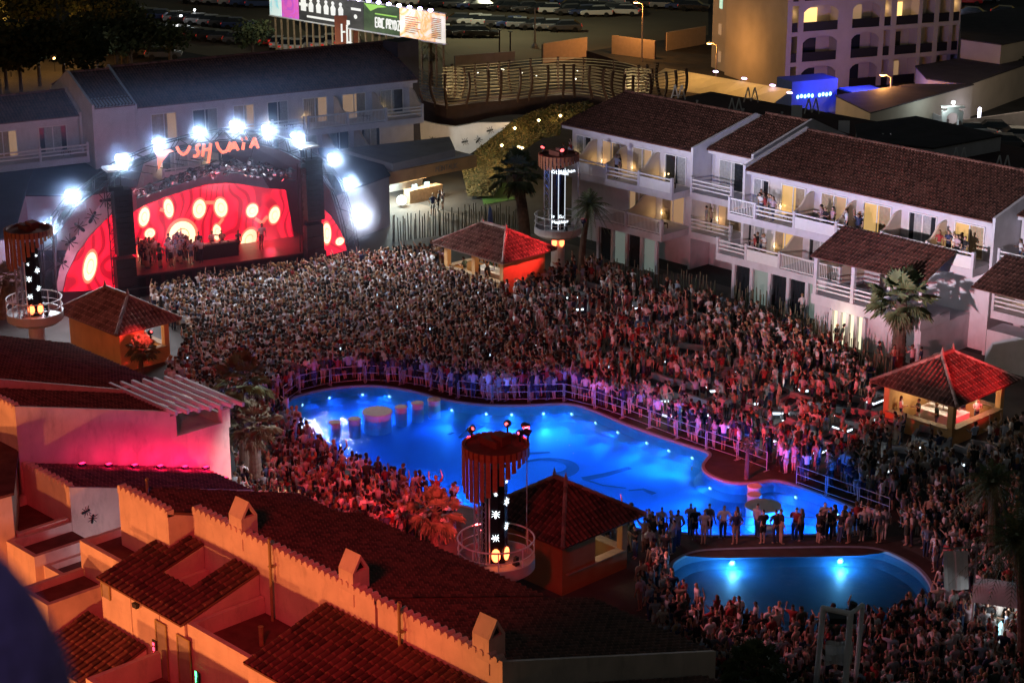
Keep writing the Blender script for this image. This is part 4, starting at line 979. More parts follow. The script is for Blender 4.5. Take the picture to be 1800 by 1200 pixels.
# grill bar below the terrace slab
g0 = G(684,375,0); g1 = G(800,350,0); GFm = Frame(g0.x, g0.y, math.degrees(math.atan2(g1.y-g0.y, g1.x-g0.x)))
gr = empty('grill_bar', (g0.x,g0.y,0), GFm.r, 'open-fronted bar with lit shelves and a tan fascia left of the planted bank', 'bar')
GW = (g1-g0).length
mb = MB(); mb.box(-.5,GW+1,5.5,5.8,0,3.4); mb.box(-.7,-.5,-.5,5.8,0,3.4); mb.build('wall', 'white_wall', gr)
mb = MB(); mb.box(-1.2,GW+1.2,-1.0,6,3.4,3.75); mb.build('roof', 'white_wall', gr)
mb = MB(); mb.box(-1.3,GW+1.3,-1.3,-1.003,2.75,3.75); fa = mb.build('fascia', 'orange_wall', gr)
mb = MB(); glyph(mb, 'MONTAUK', GW*.55, 3.05, .42, .035, -1.33); mb.build('sign_letters', 'wood_pale', fa)
mb = MB(); mb.box(GW*.45,GW*.95,1.2,2.0,0,1.1); mb.build('counter', 'wood_pale', gr)
mb = MB(); 
for i in range(3): mb.box(GW*.5+i*1.05,GW*.5+i*1.05+.85,3.0,3.3,1.4,2.1)
mb.build('lit_shelf', 'shelf_glow', gr) if emi('shelf_glow', (1,.6,.25), 2.0) else None
mb = MB(); [mb.box(GW*.52+i*1.3,GW*.52+i*1.3+.45,1.4,1.5,1.11,1.5) for i in range(2)]; mb.build('monitor', 'monitor_glow', gr) if emi('monitor_glow', (.6,.95,1), 3) else None
m_ = MB(); m_.ball((GW*.3,1.0,.55), .42, 16); m_.build('ball_lamp', 'ball_glow', gr) if emi('ball_glow', (.85,1,.9), 2.2) else None
lamp('grill_light', GFm.w(GW*.25,1.5,2.8), 2800, (.8,1,.95), size=.3); lamp('grill_light', GFm.w(GW*.7,1.2,2.9), 1200, (1,.75,.45), size=.3)
lawn = [G(x,y,.05) for x,y in [(845,335),(890,320),(905,350),(850,360)]]; mb = MB(); mb.add(lawn, [(0,1,2,3)]); tag(mb.build('lawn','lawn'), kind='structure')
# ======================================================= FOREGROUND HOUSES (stepped row, ridge towards the camera)
mat('fg_wall', (.64,.50,.42), .88, .16, .9, .22, 14)
def stain(m):
    n = m.node_tree.nodes; l = m.node_tree.links; b = n['Principled BSDF']; lk = b.inputs['Base Color'].links[0]; src = lk.from_socket
    tc = n.new('ShaderNodeTexCoord'); mp = n.new('ShaderNodeMapping'); mp.inputs['Scale'].default_value = (1.3,1.3,.5); nz = n.new('ShaderNodeTexNoise'); nz.inputs['Scale'].default_value = 1.6; nz.inputs['Detail'].default_value = 7; nz.inputs['Roughness'].default_value = .65
    l.new(tc.outputs['Object'], mp.inputs[0]); l.new(mp.outputs[0], nz.inputs[0]); mr = n.new('ShaderNodeMapRange'); mr.inputs[1].default_value = .52; mr.inputs[2].default_value = .72; mr.inputs[3].default_value = 1; mr.inputs[4].default_value = .76 if m.name == 'fg_wall' else .86; l.new(nz.outputs[0], mr.inputs[0])
    mx = n.new('ShaderNodeMix'); mx.data_type = 'RGBA'; mx.blend_type = 'MULTIPLY'; mx.inputs[0].default_value = 1; l.new(src, mx.inputs[6]); l.new(mr.outputs[0], mx.inputs[7]); l.new(mx.outputs[2], b.inputs['Base Color'])
for k_ in ('fg_wall','lav_wall','orange_wall','block_wall'):
    if k_ in M: stain(M[k_])
mat('flat_roof', (.13,.05,.045), .9, .35, 1.5, .3, 14); mat('pipe', (.30,.24,.10), .6, .2, 5)
def scallops(o, x0, x1, y, z, mt='fg_wall', pitch=.34, name='tile_ends', wav=0):
    mb = MB(); n = int((x1-x0)/pitch)
    for i in range(n):
        x = x0+(i+.5)*(x1-x0)/n; r = .10
        mb.prism([(x-r,z-.12)]+[(x+r*math.cos(t), z+r*math.sin(t)*.95) for t in [math.pi-math.pi*k/6 for k in range(7)]][0:]+[(x+r,z-.12)], y-.02, y+.34+random.uniform(-.03,.03), 'y')
    return mb.build(name, mt, o)
def row_house(a0, a1, br_, zr, be, sl, label, wallside=True, end=0.0, ridge_x0=None):
    """b = ridge line, tiles fall away to be"""
    o = empty('terraced_house', (a0, br_, 0), 0, label, 'house', 'stepped row of terraced houses')
    W = a1-a0; D = be-br_; ze = zr-D*sl
    mb = MB(); mb.prism([(0,0),(D-.5,0),(D-.5,ze+.5*sl-.12),(0,zr-.12)], 0, W, 'x'); mb.build('wall', 'fg_wall', o)
    r = MB(); r.uv = []
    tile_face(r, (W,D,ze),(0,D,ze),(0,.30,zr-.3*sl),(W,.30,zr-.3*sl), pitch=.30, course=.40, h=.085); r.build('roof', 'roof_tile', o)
    p = MB(); p.box(.0,W,-.04,.3,zr-.25,zr+.02); p.build('parapet', 'fg_wall', o)
    scallops(o, 0, W, -.06, zr+.06)
    # raised verge along the right gable
    g = MB(); parapet_gable(g, W-.0, W+.16, -.05, zr, D, ze, th=.08); wallside and g.build('gable_wall', 'fg_wall', o)
    return o
H3 = row_house(-89.0,-77.3,39.8,9.55,51.8,.33,'farthest terraced house of the left row, broad dark tiled roof')
H2 = row_house(-77.0,-73.5,39.8,9.1,47.9,.29,'terraced house with a large plain pink-lit side wall and a white pergola')
P1 = row_house(-73.2,-69.3,39.8,6.45,49.6,.31,'lower terraced house with a magenta glowing roof against the pink side wall')
M0 = row_house(-63.9,-60.3,39.0,8.35,48.2,.33,'narrow terraced house with a thin roof post, left end of the long tiled roof', wallside=False)
M1 = row_house(-60.0,-48.6,40.0,8.3,48.7,.33,'long terraced house with three small chimneys and a huge dark tiled roof nearest the camera', wallside=False)
M2 = row_house(-48.45,-42.0,40.0,8.25,51.3,.33,'right end house of the long foreground tiled roof, its roof reaching lower')
M3 = row_house(-41.8,-33.0, 40.0,7.3,50.6,.33,'dark tiled roof stepping down at the bottom edge below the long roof')
# pergola and parapet with opening beyond H2's roof
pg = empty('pergola', (-73.5,47.9,0), 0, 'white slatted pergola over a small roof terrace beside the pink wall', 'pergola')
mb = MB(); mb.box(-5.0,.15,.0,3.4,0,5.1); mb.build('terrace_block', 'fg_wall', pg)
mb = MB(); mb.box(-.12,.15,.003,3.5,5.103,5.45); mb.box(-.12,.15,.003,.35,5.453,6.55); mb.box(-.12,.15,3.0,3.5,5.453,6.1); mb.box(-5,.0,3.35,3.5,5.103,5.7); mb.build('parapet', 'fg_wall', pg)
mb = MB(); mb.tube((0,-.2,6.75),(0,4.0,6.2), .10, 4); mb.tube((-4.2,-.2,6.9),(-4.2,4,6.4), .1, 4); mb.build('beam', 'white_paint', pg)
for i in range(7):
    t = i/6; m_ = MB(); y = -.1+3.9*t; z = 6.95-.55*t; m_.box(-4.9,.9,y-.07,y+.07,z-.1,z+.1); m_.build('slat', 'white_paint', pg)
# chimneys with little gable hoods
def chimney(px, py, lab, s=1.0):
    p = G(px, py, 8.3); p = Vector((p.x, 40.35, 8.1)); o = empty('chimney', p, 0, lab, 'chimney', 'little house-shaped chimneys on the long roof'); o.scale = (.86,.86,.95)
    mb = MB(); mb.prism([(-.42,0),(.42,0),(.42,.95),(.0,1.5),(-.42,.95)], -.38,.38,'y') if False else None
    w_ = .48; d = .45
    mb.box(-w_,w_,-d,d,-.6,.82); mb.build('shaft', 'fg_wall', o)
    m_ = MB(); m_.prism([(-d,.823),(-d+.14,.823),(0,1.28),(d-.14,.823),(d,.823),(0,1.5)][::-1], -w_-.02, w_+.02, 'x'); m_.build('hood', 'fg_wall', o)
    m_ = MB(); m_.prism([(-d+.14,.826),(d-.14,.826),(0,1.27)], -w_+.18, w_-.18, 'x'); m_.build('opening', 'black', o)
chimney(447,920,'small house-shaped chimney on the tile-ended ridge, farthest of the three')
chimney(648,1012,'small house-shaped chimney on the tile-ended ridge, middle of the three')
chimney(866,1135,'small house-shaped chimney on the tile-ended ridge, nearest of the three')
for (x, y0, y1, lab) in [(240,948,855,'thin yellow-brown vent pipe against the narrow terraced house'),(482,1052,952,'thin vent pipe rising from the small red terrace to the ridge'),(690,1165,1072,'thin vent pipe against the orange wall, nearest of three')]:
    p = G(x, y1, 8.6); mb = MB(); mb.tube((p.x,39.75,5.2),(p.x,39.75,8.75), .06, 8); mb.tube((p.x,39.75,8.75),(p.x+.05,39.75,8.82), .075, 8); mb.box(p.x-.1,p.x+.1,39.7,39.95,7.6,7.65); mb.lathe((p.x,39.75,5.2), [(.2,0),(.2,.06),(.07,.1)], 10)
    tag(mb.build('vent_pipe','pipe'), lab, 'pipe')
# annexes on the camera side: boxes, flat roofs with parapets, mono-pitch tiled strips
def annex(a0, a1, b0, b1, z, lab, par=.35, back=True, floor='flat_roof'):
    o = empty('annex', (a0,b0,0), 0, lab, 'building annex'); W, D = a1-a0, b1-b0
    mb = MB(); mb.box(0,W,0,D,0,z-par); mb.build('wall', 'fg_wall', o)
    mb = MB(); t = .22; mb.box(0,W,0,t,z-par+.002,z); mb.box(0,t,t+.001,D,z-par+.002,z); mb.box(W-t,W,t+.001,D,z-par+.002,z); mb.build('parapet', 'fg_wall', o)
    mb = MB(); mb.box(t+.01,W-t-.01,t+.01,D-.01,z-par+.003,z-par+.03); mb.build('flat_roof', floor, o)
    return o
def mono(a0, a1, b0, b1, z0, z1, lab, wall=True):
    o = empty('tiled_annex', (a0,b0,0), 0, lab, 'building annex'); W, D = a1-a0, b1-b0
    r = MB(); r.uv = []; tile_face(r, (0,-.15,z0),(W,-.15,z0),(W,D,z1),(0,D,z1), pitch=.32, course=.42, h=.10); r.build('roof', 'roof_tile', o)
    m_ = MB(); m_.prism([(.05,0),(D,0),(D,z1-.13),(.05,z0-.1)], .02, W-.02, 'x'); m_.build('wall', 'fg_wall', o)
    return o
annex(-64.9,-61.5,37.6,39.8,6.05,'flat-roofed box with a parapet at the left end of the front row')
mono(-61.45,-59.3,36.35,39.97,6.0,7.0,'tiled mono-pitch strip left of the small roof well')
mono(-59.28,-57.3,36.35,37.9,6.0,6.43,'short band of roof tiles in front of the small roof well')
o = annex(-59.28,-57.3,37.92,39.97,5.9,'sunken red-shaded roof well between two tiled strips', par=.6)
mono(-57.28,-55.6,36.35,39.97,6.0,7.0,'tiled mono-pitch strip right of the small roof well')
T2 = annex(-55.55,-51.6,36.5,39.97,6.0,'red roof terrace with an orange parapet and a stub vent in the middle', par=.7)
mb = MB(); mb.lathe((-53.2,38.2,5.33), [(.09,0),(.09,.75),(.11,.8),(0,.82)], 10); tag(mb.build('vent_stub','pipe'), 'short stub vent standing on the red roof terrace', 'vent')
mono(-51.55,-42.2,36.3,39.97,6.0,7.1,'wide ribbed roof of tiles at the bottom centre of the photo')
# front facade details: doors, window, number signs, wall lamp
FF = Frame(-61.4,36.37,0)
def front(name, px0, py0, px1, py1, y, parts, lab, cat_):
    x0, z1 = FF.px(px0, py0, y); x1, z0 = FF.px(px1, py1, y); o = empty(name, FF.w(x0, y, 0), 0, lab, cat_)
    W = x1-x0; mb = MB(); t = .07; mb.box(0,t,-.05,.0,z0,z1); mb.box(W-t,W,-.05,0,z0,z1); mb.box(t,W-t,-.05,0,z1-t,z1); mb.build('frame', 'pipe', o)
    mb = MB(); mb.box(t,W-t,-.025,-.003,z0,z1-t); mb.build('panel', parts, o)
mat('door_grey', (.30,.25,.2), .6, .15, 3)
for (x0,y0,x1,y1,lab) in [(273,1087,299,1200,'tall grey-brown door in the orange front wall, left of two'),(311,1112,340,1230,'tall grey-brown door in the orange front wall, right of two')]:
    front('door', x0, y0, x1, y1, 0, 'door_grey', lab, 'door')
front('window', 178, 1020, 195, 1055, 0, 'door_grey', 'small framed window near the left end of the orange front wall', 'window')
emi('num_red', (1,.05,.1), 6); emi('num_green', (.1,1,.3), 5)
for (x,y0,y1,mt,lab) in [(270,1125,1168,'num_red','vertical red lit sign on the orange front wall'),(345,1180,1200,'num_green','vertical green lit sign near the bottom edge')]:
    x0, z1 = FF.px(x, y0, -.1); _, z0 = FF.px(x, y1, -.1); o = empty('lit_sign', FF.w(x0,-.12,0), 0, lab, 'sign')
    mb = MB(); mb.box(-.13,.13,.02,.08,z0,z1); mb.build('backing','black',o)
    mb = MB(); 
    for i in range(5): glyph(mb, 'HOTEL'[i], -.05, z1-(i+1)*(z1-z0)/5.2, .13, .014, 0)
    mb.build('lit_letters', mt, o)
mb = MB(); x, z = FF.px(238,1063,-.1); mb.box(x-61.55,x-61.25,36.2,36.35,z-.1,z+.08); tag(mb.build('wall_lamp','dark_metal'), 'small unlit wall lamp on the orange front wall', 'lamp')
# lower balcony box in front
annex(-57.3,-50.5,33.0,36.2,4.3,'orange balcony box with a dark floor at the bottom edge of the photo', par=1.1)
mb = MB(); mb.lathe((-54.6,34.6,3.24), [(.05,0),(.18,.02),(.2,.1),(.1,.14)], 12); tag(mb.build('bowl','pipe'), 'round bowl on the dark balcony floor', 'bowl')
mono(-62.5,-58.2,33.8,36.3,3.2,4.1,'low tiled canopy in the lower left corner of the photo')
annex(-64.8,-62.6,34.6,37.5,4.9,'low orange annex wall beside the low tiled canopy')
# left cluster of parapets beneath the pink wall
annex(-73.2,-69.4,37.2,39.75,5.0,'dark-floored roof terrace at the foot of the tile-ended orange wall', par=.5)
annex(-69.3,-67.0,36.6,39.7,4.9,'second small dark roof terrace stepping down at the lower left', par=.45)
px_block([(0,840),(30,905),(140,1010),(60,1010),(-60,900)], 0, 3.6, 'fg_wall', 'annex', 'narrow orange parapet wall running down at the left edge', 'building annex', 'flat_roof')
annex(-67.0,-65.0,37.0,39.2,4.4,'white-lit annex wall with insect figures at the lower left', par=.3)
# insect figures on walls
WFs = Frame(-69.3+.17,39.8,90)
def wall_ants(fr, pts, y, lab, n=[0]):
    for i, (x, yy, s, a) in enumerate(pts):
        p = fr.px(x, yy, y); m_ = MB(); ant(0, 0, s, a, 0, m_); o = m_.build('insect_figure', 'black'); q = fr.w(p[0], y, p[1]); o.location = q; o.rotation_euler.z = fr.r
        tag(o, 'dark insect figure %s, %s' % (lab, nth(i)+' from the top'), 'wall figure', 'insect figures on the white walls')
wall_ants(WFs, [(152,898,.35,.2),(163,910,.35,1.3)], -.02, 'on the white gable below the magenta roof')
# stepped house at the extreme left (yellow lit wall)
px_block([(-40,720),(30,780),(20,870),(-80,900)], 0, 6.9, 'fg_wall', 'house_wall', 'yellow lit wall block at the extreme left edge', 'building', 'flat_roof')
# dark roofs at the bottom right of the house row
# out-of-focus dark blue cloth right beside the camera
def near(px, py, d):
    a, b, c = rayd(px, py); v = Vector((a,b,c)).normalized(); return Vector((0,0,CAM_H))+v*d
c0 = near(-170, 1330, 2.6); 
mb = MB(); n = 24; ax = (near(-200,1390,2.6)-near(200,1390,2.6)).normalized()
mat('blue_cloth', (.34,.24,.50), .95, .3, 30, .4, 60)
rx = (near(150,1330,2.6)-near(-170,1330,2.6)).length/1.15
rz_ = (near(-170,880,2.6)-near(-170,1330,2.6)).length
mb.ball((0,0,0), 1, 40, sc_=(rx*1.15, rx*1.15, rz_)); ob = mb.build('jacket_shoulder', 'blue_cloth', smooth=True); ob.location = c0
tag(ob, 'blurred dark blue rounded fabric very close to the camera in the lower left corner', 'fabric')
# ======================================================= BACKGROUND: TOWER BLOCK, BILLBOARDS, CARS, LAMPS
# apartment block
p0 = G(1250,118,0); p1 = G(1378,168,0); p2 = G(1680,142,0)
tb_ang = math.degrees(math.atan2(p2.y-p1.y, p2.x-p1.x)); TF = Frame(p1.x, p1.y, tb_ang)
ap = empty('apartment_block', (p1.x,p1.y,0), TF.r, 'tall apartment block with arched balconies, blue light at its foot', 'building')
Wd = (p2-p1).length
mat('block_wall', (.45,.40,.34), .9, .12, .5)
depth_ = 13
mb = MB(); mb.box(0,Wd,1.6,depth_,0,24); mb.build('wall', 'block_wall', ap)
nb = [(0,.06),(.06,.33),(.33,.58),(.60,.68),(.68,.82),(.84,.93),(.93,1.0)]
fl = [0.2,3.4,6.6,9.8,13.0,16.2]
mb = MB()
xs = sorted({0,.17,.37,.46,.52,.66,.83,1.0}); bays = [(.0,.065,'n'),(.085,.29,'a'),(.36,.53,'a'),(.545,.595,'n'),(.615,.755,'n'),(.765,.85,'n'),(.865,.94,'n'),(.95,1.0,'n')]
bays = [(a*Wd+.15,b*Wd-.1,k) for a,b,k in bays]
for f in fl:
    mb.box(0,Wd,0,1.6,f+2.75,f+3.2)       # slab fascia
    prev = 0
    for a,b,k in bays:
        mb.box(prev,a,.0,1.6,f,f+2.747); prev = b
        if k == 'a':
            n = 10; pts = [(a,f+2.747)]+[(a+(b-a)*i/n, f+2.0+.72*math.sin(math.pi*i/n)**.6) for i in range(n+1)]+[(b,f+2.747)]
            for i in range(n): 
                x0_, x1_ = a+(b-a)*i/n, a+(b-a)*(i+1)/n; z0_ = f+2.0+.70*max(0,math.sin(math.pi*(i)/n))**.6; z1_ = f+2.0+.70*max(0,math.sin(math.pi*(i+1)/n))**.6
                mb.prism([(x0_,z0_),(x1_,z1_),(x1_,f+2.747),(x0_,f+2.747)], .02, .3, 'y')
    mb.box(prev,Wd,0,1.6,f,f+2.747) if prev < Wd else None
mb.build('facade', 'block_wall', ap)
emi('room_warm', (1,.62,.22), 1.6, False); emi('room_teal', (.5,.9,.7), .8, False)
lit = {(2,1):'room_warm',(2,0):'room_warm',(2,3):'room_warm',(3,0):'room_teal',(2,4):'room_warm',(3,6):'room_warm',(3,4):'room_warm',(2,7):'room_warm'}
for fi, f in enumerate(fl):
    for bi, (a,b,k) in enumerate(bays):
        m_ = MB(); m_.box(a,b,.1,.18,f+.0,f+.95); m_.build('balcony_rail', 'black' if (fi+bi) % 3 else 'dark_metal', ap)
        m_ = MB(); w_ = (b-a); m_.box(a+w_*.15,a+w_*.6,1.52,1.58,f+.05,f+2.2); m_.build('window', lit.get((fi,bi), 'dark_glass' if (fi*7+bi*3) % 4 else 'dim_room'), ap)
        if (fi,bi) in lit: lamp('room_lamp', TF.w((a+b)/2,.9,f+1.8), 14, (1,.65,.3), size=.2)
SFm = Frame(p0.x,p0.y,math.degrees(math.atan2(p1.y-p0.y,p1.x-p0.x)))
sw = (p1-p0).length
o2 = MB(); 
mb = MB(); c = TF; 
side = [p0,p1]; 
# side wing wall (orange lit)
sd = empty('apartment_side_wing', (p0.x,p0.y,0), SFm.r, 'blank orange-lit end wall of the apartment block with three small windows', 'building')
mb = MB(); mb.box(0,sw-.02,0,.6,0,24); mb.build('wall', 'block_wall', sd)
for (x,y) in [(1268,6),(1266,52),(1265,100)]:
    a, z = SFm.px(x, y, 0); m_ = MB(); m_.box(a-.35,a+.35,-.06,-.0,z-.6,z+.6); m_.build('window', 'room_teal' if y < 20 else 'dim_room', sd)
# canopies below and blue-lit bar
mat('canopy_cloth', (.62,.52,.35), .85, .1, 1)
pc = [(1150,125),(1250,130),(1395,178),(1360,188),(1235,160),(1130,150)]
P = [G(*p, 3.6) for p in [(1165,118),(1255,128),(1392,160),(1372,182),(1290,170),(1180,150)]]
aw = MB(); 
for i in range(5):
    t0, t1 = i/5, (i+1)/5; A0 = G(1170,120,4.3).lerp(G(1392,158,4.3), t0); A1 = G(1170,120,4.3).lerp(G(1392,158,4.3), t1); B0 = G(1120,150,3.0).lerp(G(1360,182,3.0), t0); B1 = G(1120,150,3.0).lerp(G(1360,182,3.0), t1); Mm = (A0+A1+B0+B1)/4+Vector((0,0,.25))
    aw.add([A0,A1,B1,B0,Mm], [(0,1,4),(1,2,4),(2,3,4),(3,0,4)])
cn = tag(aw.build('awning', 'canopy_cloth'), 'row of peaked cream awnings lit orange in front of the apartment block', 'awning')
emi('awning_lamp', (.8,.6,1), 5)
for i,(x,y) in enumerate([(1258,128),(1308,140),(1358,152),(1388,165)]):
    p = G(x,y,4.4); m_ = MB(); m_.ball((0,0,0), .22, 8, sc_=(1.6,1,.5)); o = m_.build('awning_lamp','awning_lamp'); o.location = p+Vector((0,0,.1)); tag(o, 'violet-white lamp on the awnings, %s from the left' % nth(i), 'lamp', 'lamps on the awnings'); lamp('awning_light', p+Vector((.3,-.5,.6)), 8, (.75,.6,1), size=.2)
bb = G(1425,200,0); BF = Frame(bb.x, bb.y, tb_ang)
mat('bar_blue_lit', (.05,.10,.36), .8, .1, 2)  # blue lamp light put into the wall colour
x0,_ = BF.px(1390,200); x1,_ = BF.px(1470,190)
blue = empty('blue_bar', (bb.x,bb.y,0), BF.r, 'small bar front glowing bright blue below the apartment block', 'bar')
mb = MB(); mb.box(x0,x1,0,3,0,3.4); mb.build('wall','bar_blue_lit',blue)
emi('blue_sign', (.25,.55,1), 5); sx, sz = BF.px(1404,166,-.1)
mb = MB(); [mb.ball((sx-.1+i*.42,-.12,1.85+.05*(i%2)), .17, 8, sc_=(1,.3,1.2)) for i in range(10) if i != 5]; mb.build('lit_sign','blue_sign',blue)
mb = MB(); ex,_ = BF.px(1497,190); mb.box(x1+.1,x1+3.8,-2.5,-.1,2.3,2.45); [mb.box(x1+.2+i*.85,x1+.3+i*.85,-2.4,-2.3,0,2.3) for i in range(5)]; mb.build('conservatory','bar_blue_lit',blue)
lamp('blue_light', BF.w(sx+1.2,-1.6,2.6), 300, (.012,.10,1), size=.4); lamp('blue_light', BF.w(x1+2.0,-3.0,3.2), 420, (.01,.12,1), size=.4); lamp('blue_up', BF.w(x1+.5,-1.4,4.9), 1100, (.015,.06,1), size=.3)
# low buildings right of it
px_block([(1470,170),(1600,150),(1710,150),(1620,175),(1530,200)], 0, 3.4, 'block_wall', 'low_building', 'low flat-roofed building right of the blue bar', 'building', 'dark_roof')
px_block([(1610,118),(1745,95),(1830,105),(1700,150),(1630,140)], 0, 3.4, 'block_wall', 'low_building', 'long low building with garage doors at the right edge of the background', 'building', 'dark_roof')
px_block([(1690,28),(1830,10),(1860,60),(1760,80),(1690,70)], 0, 5.5, 'block_wall', 'low_building', 'dark row of flats behind the garages at the far right', 'building', 'dark_roof')
px_block([(1505,222),(1610,207),(1760,240),(1640,262),(1510,250)], 7.92, 9.0, 'lav_wall', 'roof_terrace', 'lilac walled roof terrace behind the right hotel wing', 'building', 'dark_roof')
# wall with arched gate
gp = G(1672,243,0); gt = empty('arched_gate', gp, R(46), 'white arched gateway with a lamp on top in the pale garden wall', 'gateway')
mb = MB(); mb.box(-1.0,-.55,0,.5,0,2.6); mb.box(.55,1.0,0,.5,0,2.6); 
for i in range(8):
    t0, t1 = math.pi*i/8, math.pi*(i+1)/8; mb.prism([(-.55*math.cos(t0),1.9+.55*math.sin(t0)),(-.55*math.cos(t1),1.9+.55*math.sin(t1)),(-.55*math.cos(t1),2.9),(-.55*math.cos(t0),2.9)], .01,.49,'y')
mb.box(-1.1,1.1,-.05,.55,2.9,3.05); mb.build('arch','white_wall',gt)
emi('gate_lamp',(.85,1,1),18); mb = MB(); mb.ball((0,.2,3.4),.18,8); mb.build('lamp','gate_lamp',gt); lamp('gate_light', gp+Vector((-.5,-1.3,3.3)), 160, (.8,1,1), size=.2)
gw = MB(); 
for a_, b_ in (((1605,215),(1664,240)),((1682,243),(1830,222))):
    p, q = G(*a_,0), G(*b_,0); d = (q-p).normalized(); n_ = Vector((-d.y,d.x,0))*.12; gw.prism([tuple((p+n_).xy),tuple((p-n_).xy),tuple((q-n_).xy),tuple((q+n_).xy)], 0, 1.7)
tag(gw.build('garden_wall','lav_wall'), 'pale garden wall on both sides of the arched gateway', 'wall')
# street lamps
emi('sodium', (1,.45,.12), 40)
def street_lamp(px, py, top, lab, e=900, col=(1,.42,.10), h=None, rz=0):
    p = G(px, py, 0); h = top; o = empty('street_lamp', p, rz, lab, 'street lamp', 'orange street lamps')
    mb = MB(); mb.tube((0,0,0),(0,0,h), .11, 8, .07); mb.tube((0,0,h),(-.7,-.2,h+.25), .05, 6); mb.build('pole', 'pole_cream', o)
    mb = MB(); mb.lathe((-.9,-.25,h+.2), [(.05,.16),(.34,.06),(.36,-.02)], 12); mb.build('lamp_hood','steel',o)
    mb = MB(); mb.ball((-.9,-.25,h+.16), .22, 10, sc_=(1.3,1,.6)); mb.build('bulb','sodium',o)
    c, s = math.cos(rz), math.sin(rz); lamp('street_light', (p.x-.9*c+.25*s, p.y-.25*c-.9*s, h-.25), e, col, size=.25)
mat('pole_cream', (.5,.4,.28), .6, .1, 3)
def lamp_h(px, py0, py1):
    p = G(px, py0, 0); lo, hi = 2, 30
    for _ in range(30):
        m_ = (lo+hi)/2
        if PJ((p.x,p.y,m_))[1] > py1: lo = m_
        else: hi = m_
    return lo
for x, y0, y1, lab, e in [(1128,108,8,'orange street lamp rising between the car park and the bridge',2000),(1258,152,80,'orange street lamp beside the blank orange wall of the apartment block',950),(1562,212,136,'orange street lamp in front of the low buildings right of the blue bar',1500)]:
    street_lamp(x, y0, lamp_h(x, y0, y1), lab, e)
p = G(940,85,0); h = lamp_h(940,85,15); mb = MB(); mb.tube((0,0,0),(0,0,h),.15,8,.08); mb.lathe((0,0,0),[(.4,0),(.4,.3),(.2,.6)],8); o = mb.build('lamp_post','steel'); o.location = p; tag(o,'unlit grey lamp post standing in the sandy car park','lamp post')
for i,(x,y0,y1) in enumerate([(878,98,52),(897,100,55)]):
    p = G(x,y0,0); mb = MB(); mb.tube((0,0,0),(0,0,lamp_h(x,y0,y1)),.1,6); mb.box(-.3,.3,-.1,.1,lamp_h(x,y0,y1)-.1,lamp_h(x,y0,y1)); o = mb.build('post','dark_metal'); o.location = p; tag(o,'short dark post in the sandy car park, %s of the pair' % ('left' if i == 0 else 'right'),'post')
lamp('car_park_light', G(850,62,0)+Vector((0,0,13)), 5500, (.85,.85,.55), 'POINT', 1); 
# roadside walls
mat('hoarding', (.55,.42,.30), .8, .1, 2)
def hoard(x0,y0,x1,y1,h,lab,mt='hoarding'):
    p,q = G(x0,y0,0),G(x1,y1,0); o = empty('roadside_panel', p, math.atan2(q.y-p.y,q.x-p.x), lab, 'wall panel', 'pale wall panels along the road'); mb = MB(); mb.box(0,(q-p).length,0,.15,0,h); mb.build('panel',mt,o); mb = MB(); [mb.box(x,x+.12,.15,.3,0,h-.1) for x in (0,(q-p).length/2,(q-p).length-.12)]; mb.build('post','wood_dark',o)
hoard(955,112,1032,100,2.3,'low pale wall panel lit orange, left of three beside the road'); hoard(1075,95,1150,105,2.2,'middle pale wall panel beside the road below the orange lamp'); hoard(1172,90,1240,78,2.2,'right pale wall panel near the apartment block')
hoard(800,118,905,110,1.3,'dull low wall panel behind the bridge','grey_wall'); hoard(1030,140,1110,168,3.2,'dark fence panel with spotlights at the right end of the bridge','wood_dark')
for i,(x,y,z) in enumerate([(860,6,0),(770,145,0)]): pass
# billboards
b0, b1 = G(478,78,0), G(783,128,0)
bf = Frame(G(475,26,5.0).x, G(475,26,5.0).y, 0); q0 = G(475,26,5.0); q1 = G(783,77,5.0); bf = Frame(q0.x,q0.y,math.degrees(math.atan2(q1.y-q0.y,q1.x-q0.x)))
bb_ = empty('billboard', (q0.x,q0.y,0), bf.r, 'long row of lit billboards on many wooden posts beyond the hotel roof', 'billboard')
BW = (q1-q0).length; bz0, bz1 = 5.0, 9.6
def pnl(t0, t1, mt, nm='poster'):
    mb = MB(); mb.box(BW*t0,BW*t1-.05,-.05,.1,bz0,bz1); return mb.build(nm, mt, bb_)
def poster(name, cols, st_, sc_=.6):
    m = bpy.data.materials.new(name); m.use_nodes = True; n = m.node_tree.nodes; l = m.node_tree.links; b = n['Principled BSDF']
    tc = n.new('ShaderNodeTexCoord'); nz = n.new('ShaderNodeTexNoise'); nz.inputs['Scale'].default_value = sc_; nz.inputs['Detail'].default_value = 4; nz.inputs['Distortion'].default_value = 1.5
    cr = n.new('ShaderNodeValToRGB'); cr.color_ramp.elements[0].position = .3; cr.color_ramp.elements[1].position = .7
    for i, c in enumerate(cols):
        e = cr.color_ramp.elements[i] if i < 2 and len(cols) <= 2 else (cr.color_ramp.elements[0] if i == 0 else cr.color_ramp.elements.new(.3+.4*i/(len(cols)-1)) if i < len(cols)-1 else cr.color_ramp.elements[-1]); e.color = (*c, 1)
    l.new(tc.outputs['Object'], nz.inputs[0]); l.new(nz.outputs[0], cr.inputs[0]); l.new(cr.outputs[0], b.inputs['Emission Color']); l.new(cr.outputs[0], b.inputs['Base Color']); b.inputs['Emission Strength'].default_value = st_; M[name] = m
poster('poster_cyan', [(.45,.7,.75),(.7,.8,.75),(.2,.6,.7)], .8); poster('poster_purple', [(.25,.05,.5),(.6,.1,.4),(.4,.1,.7)], .8)
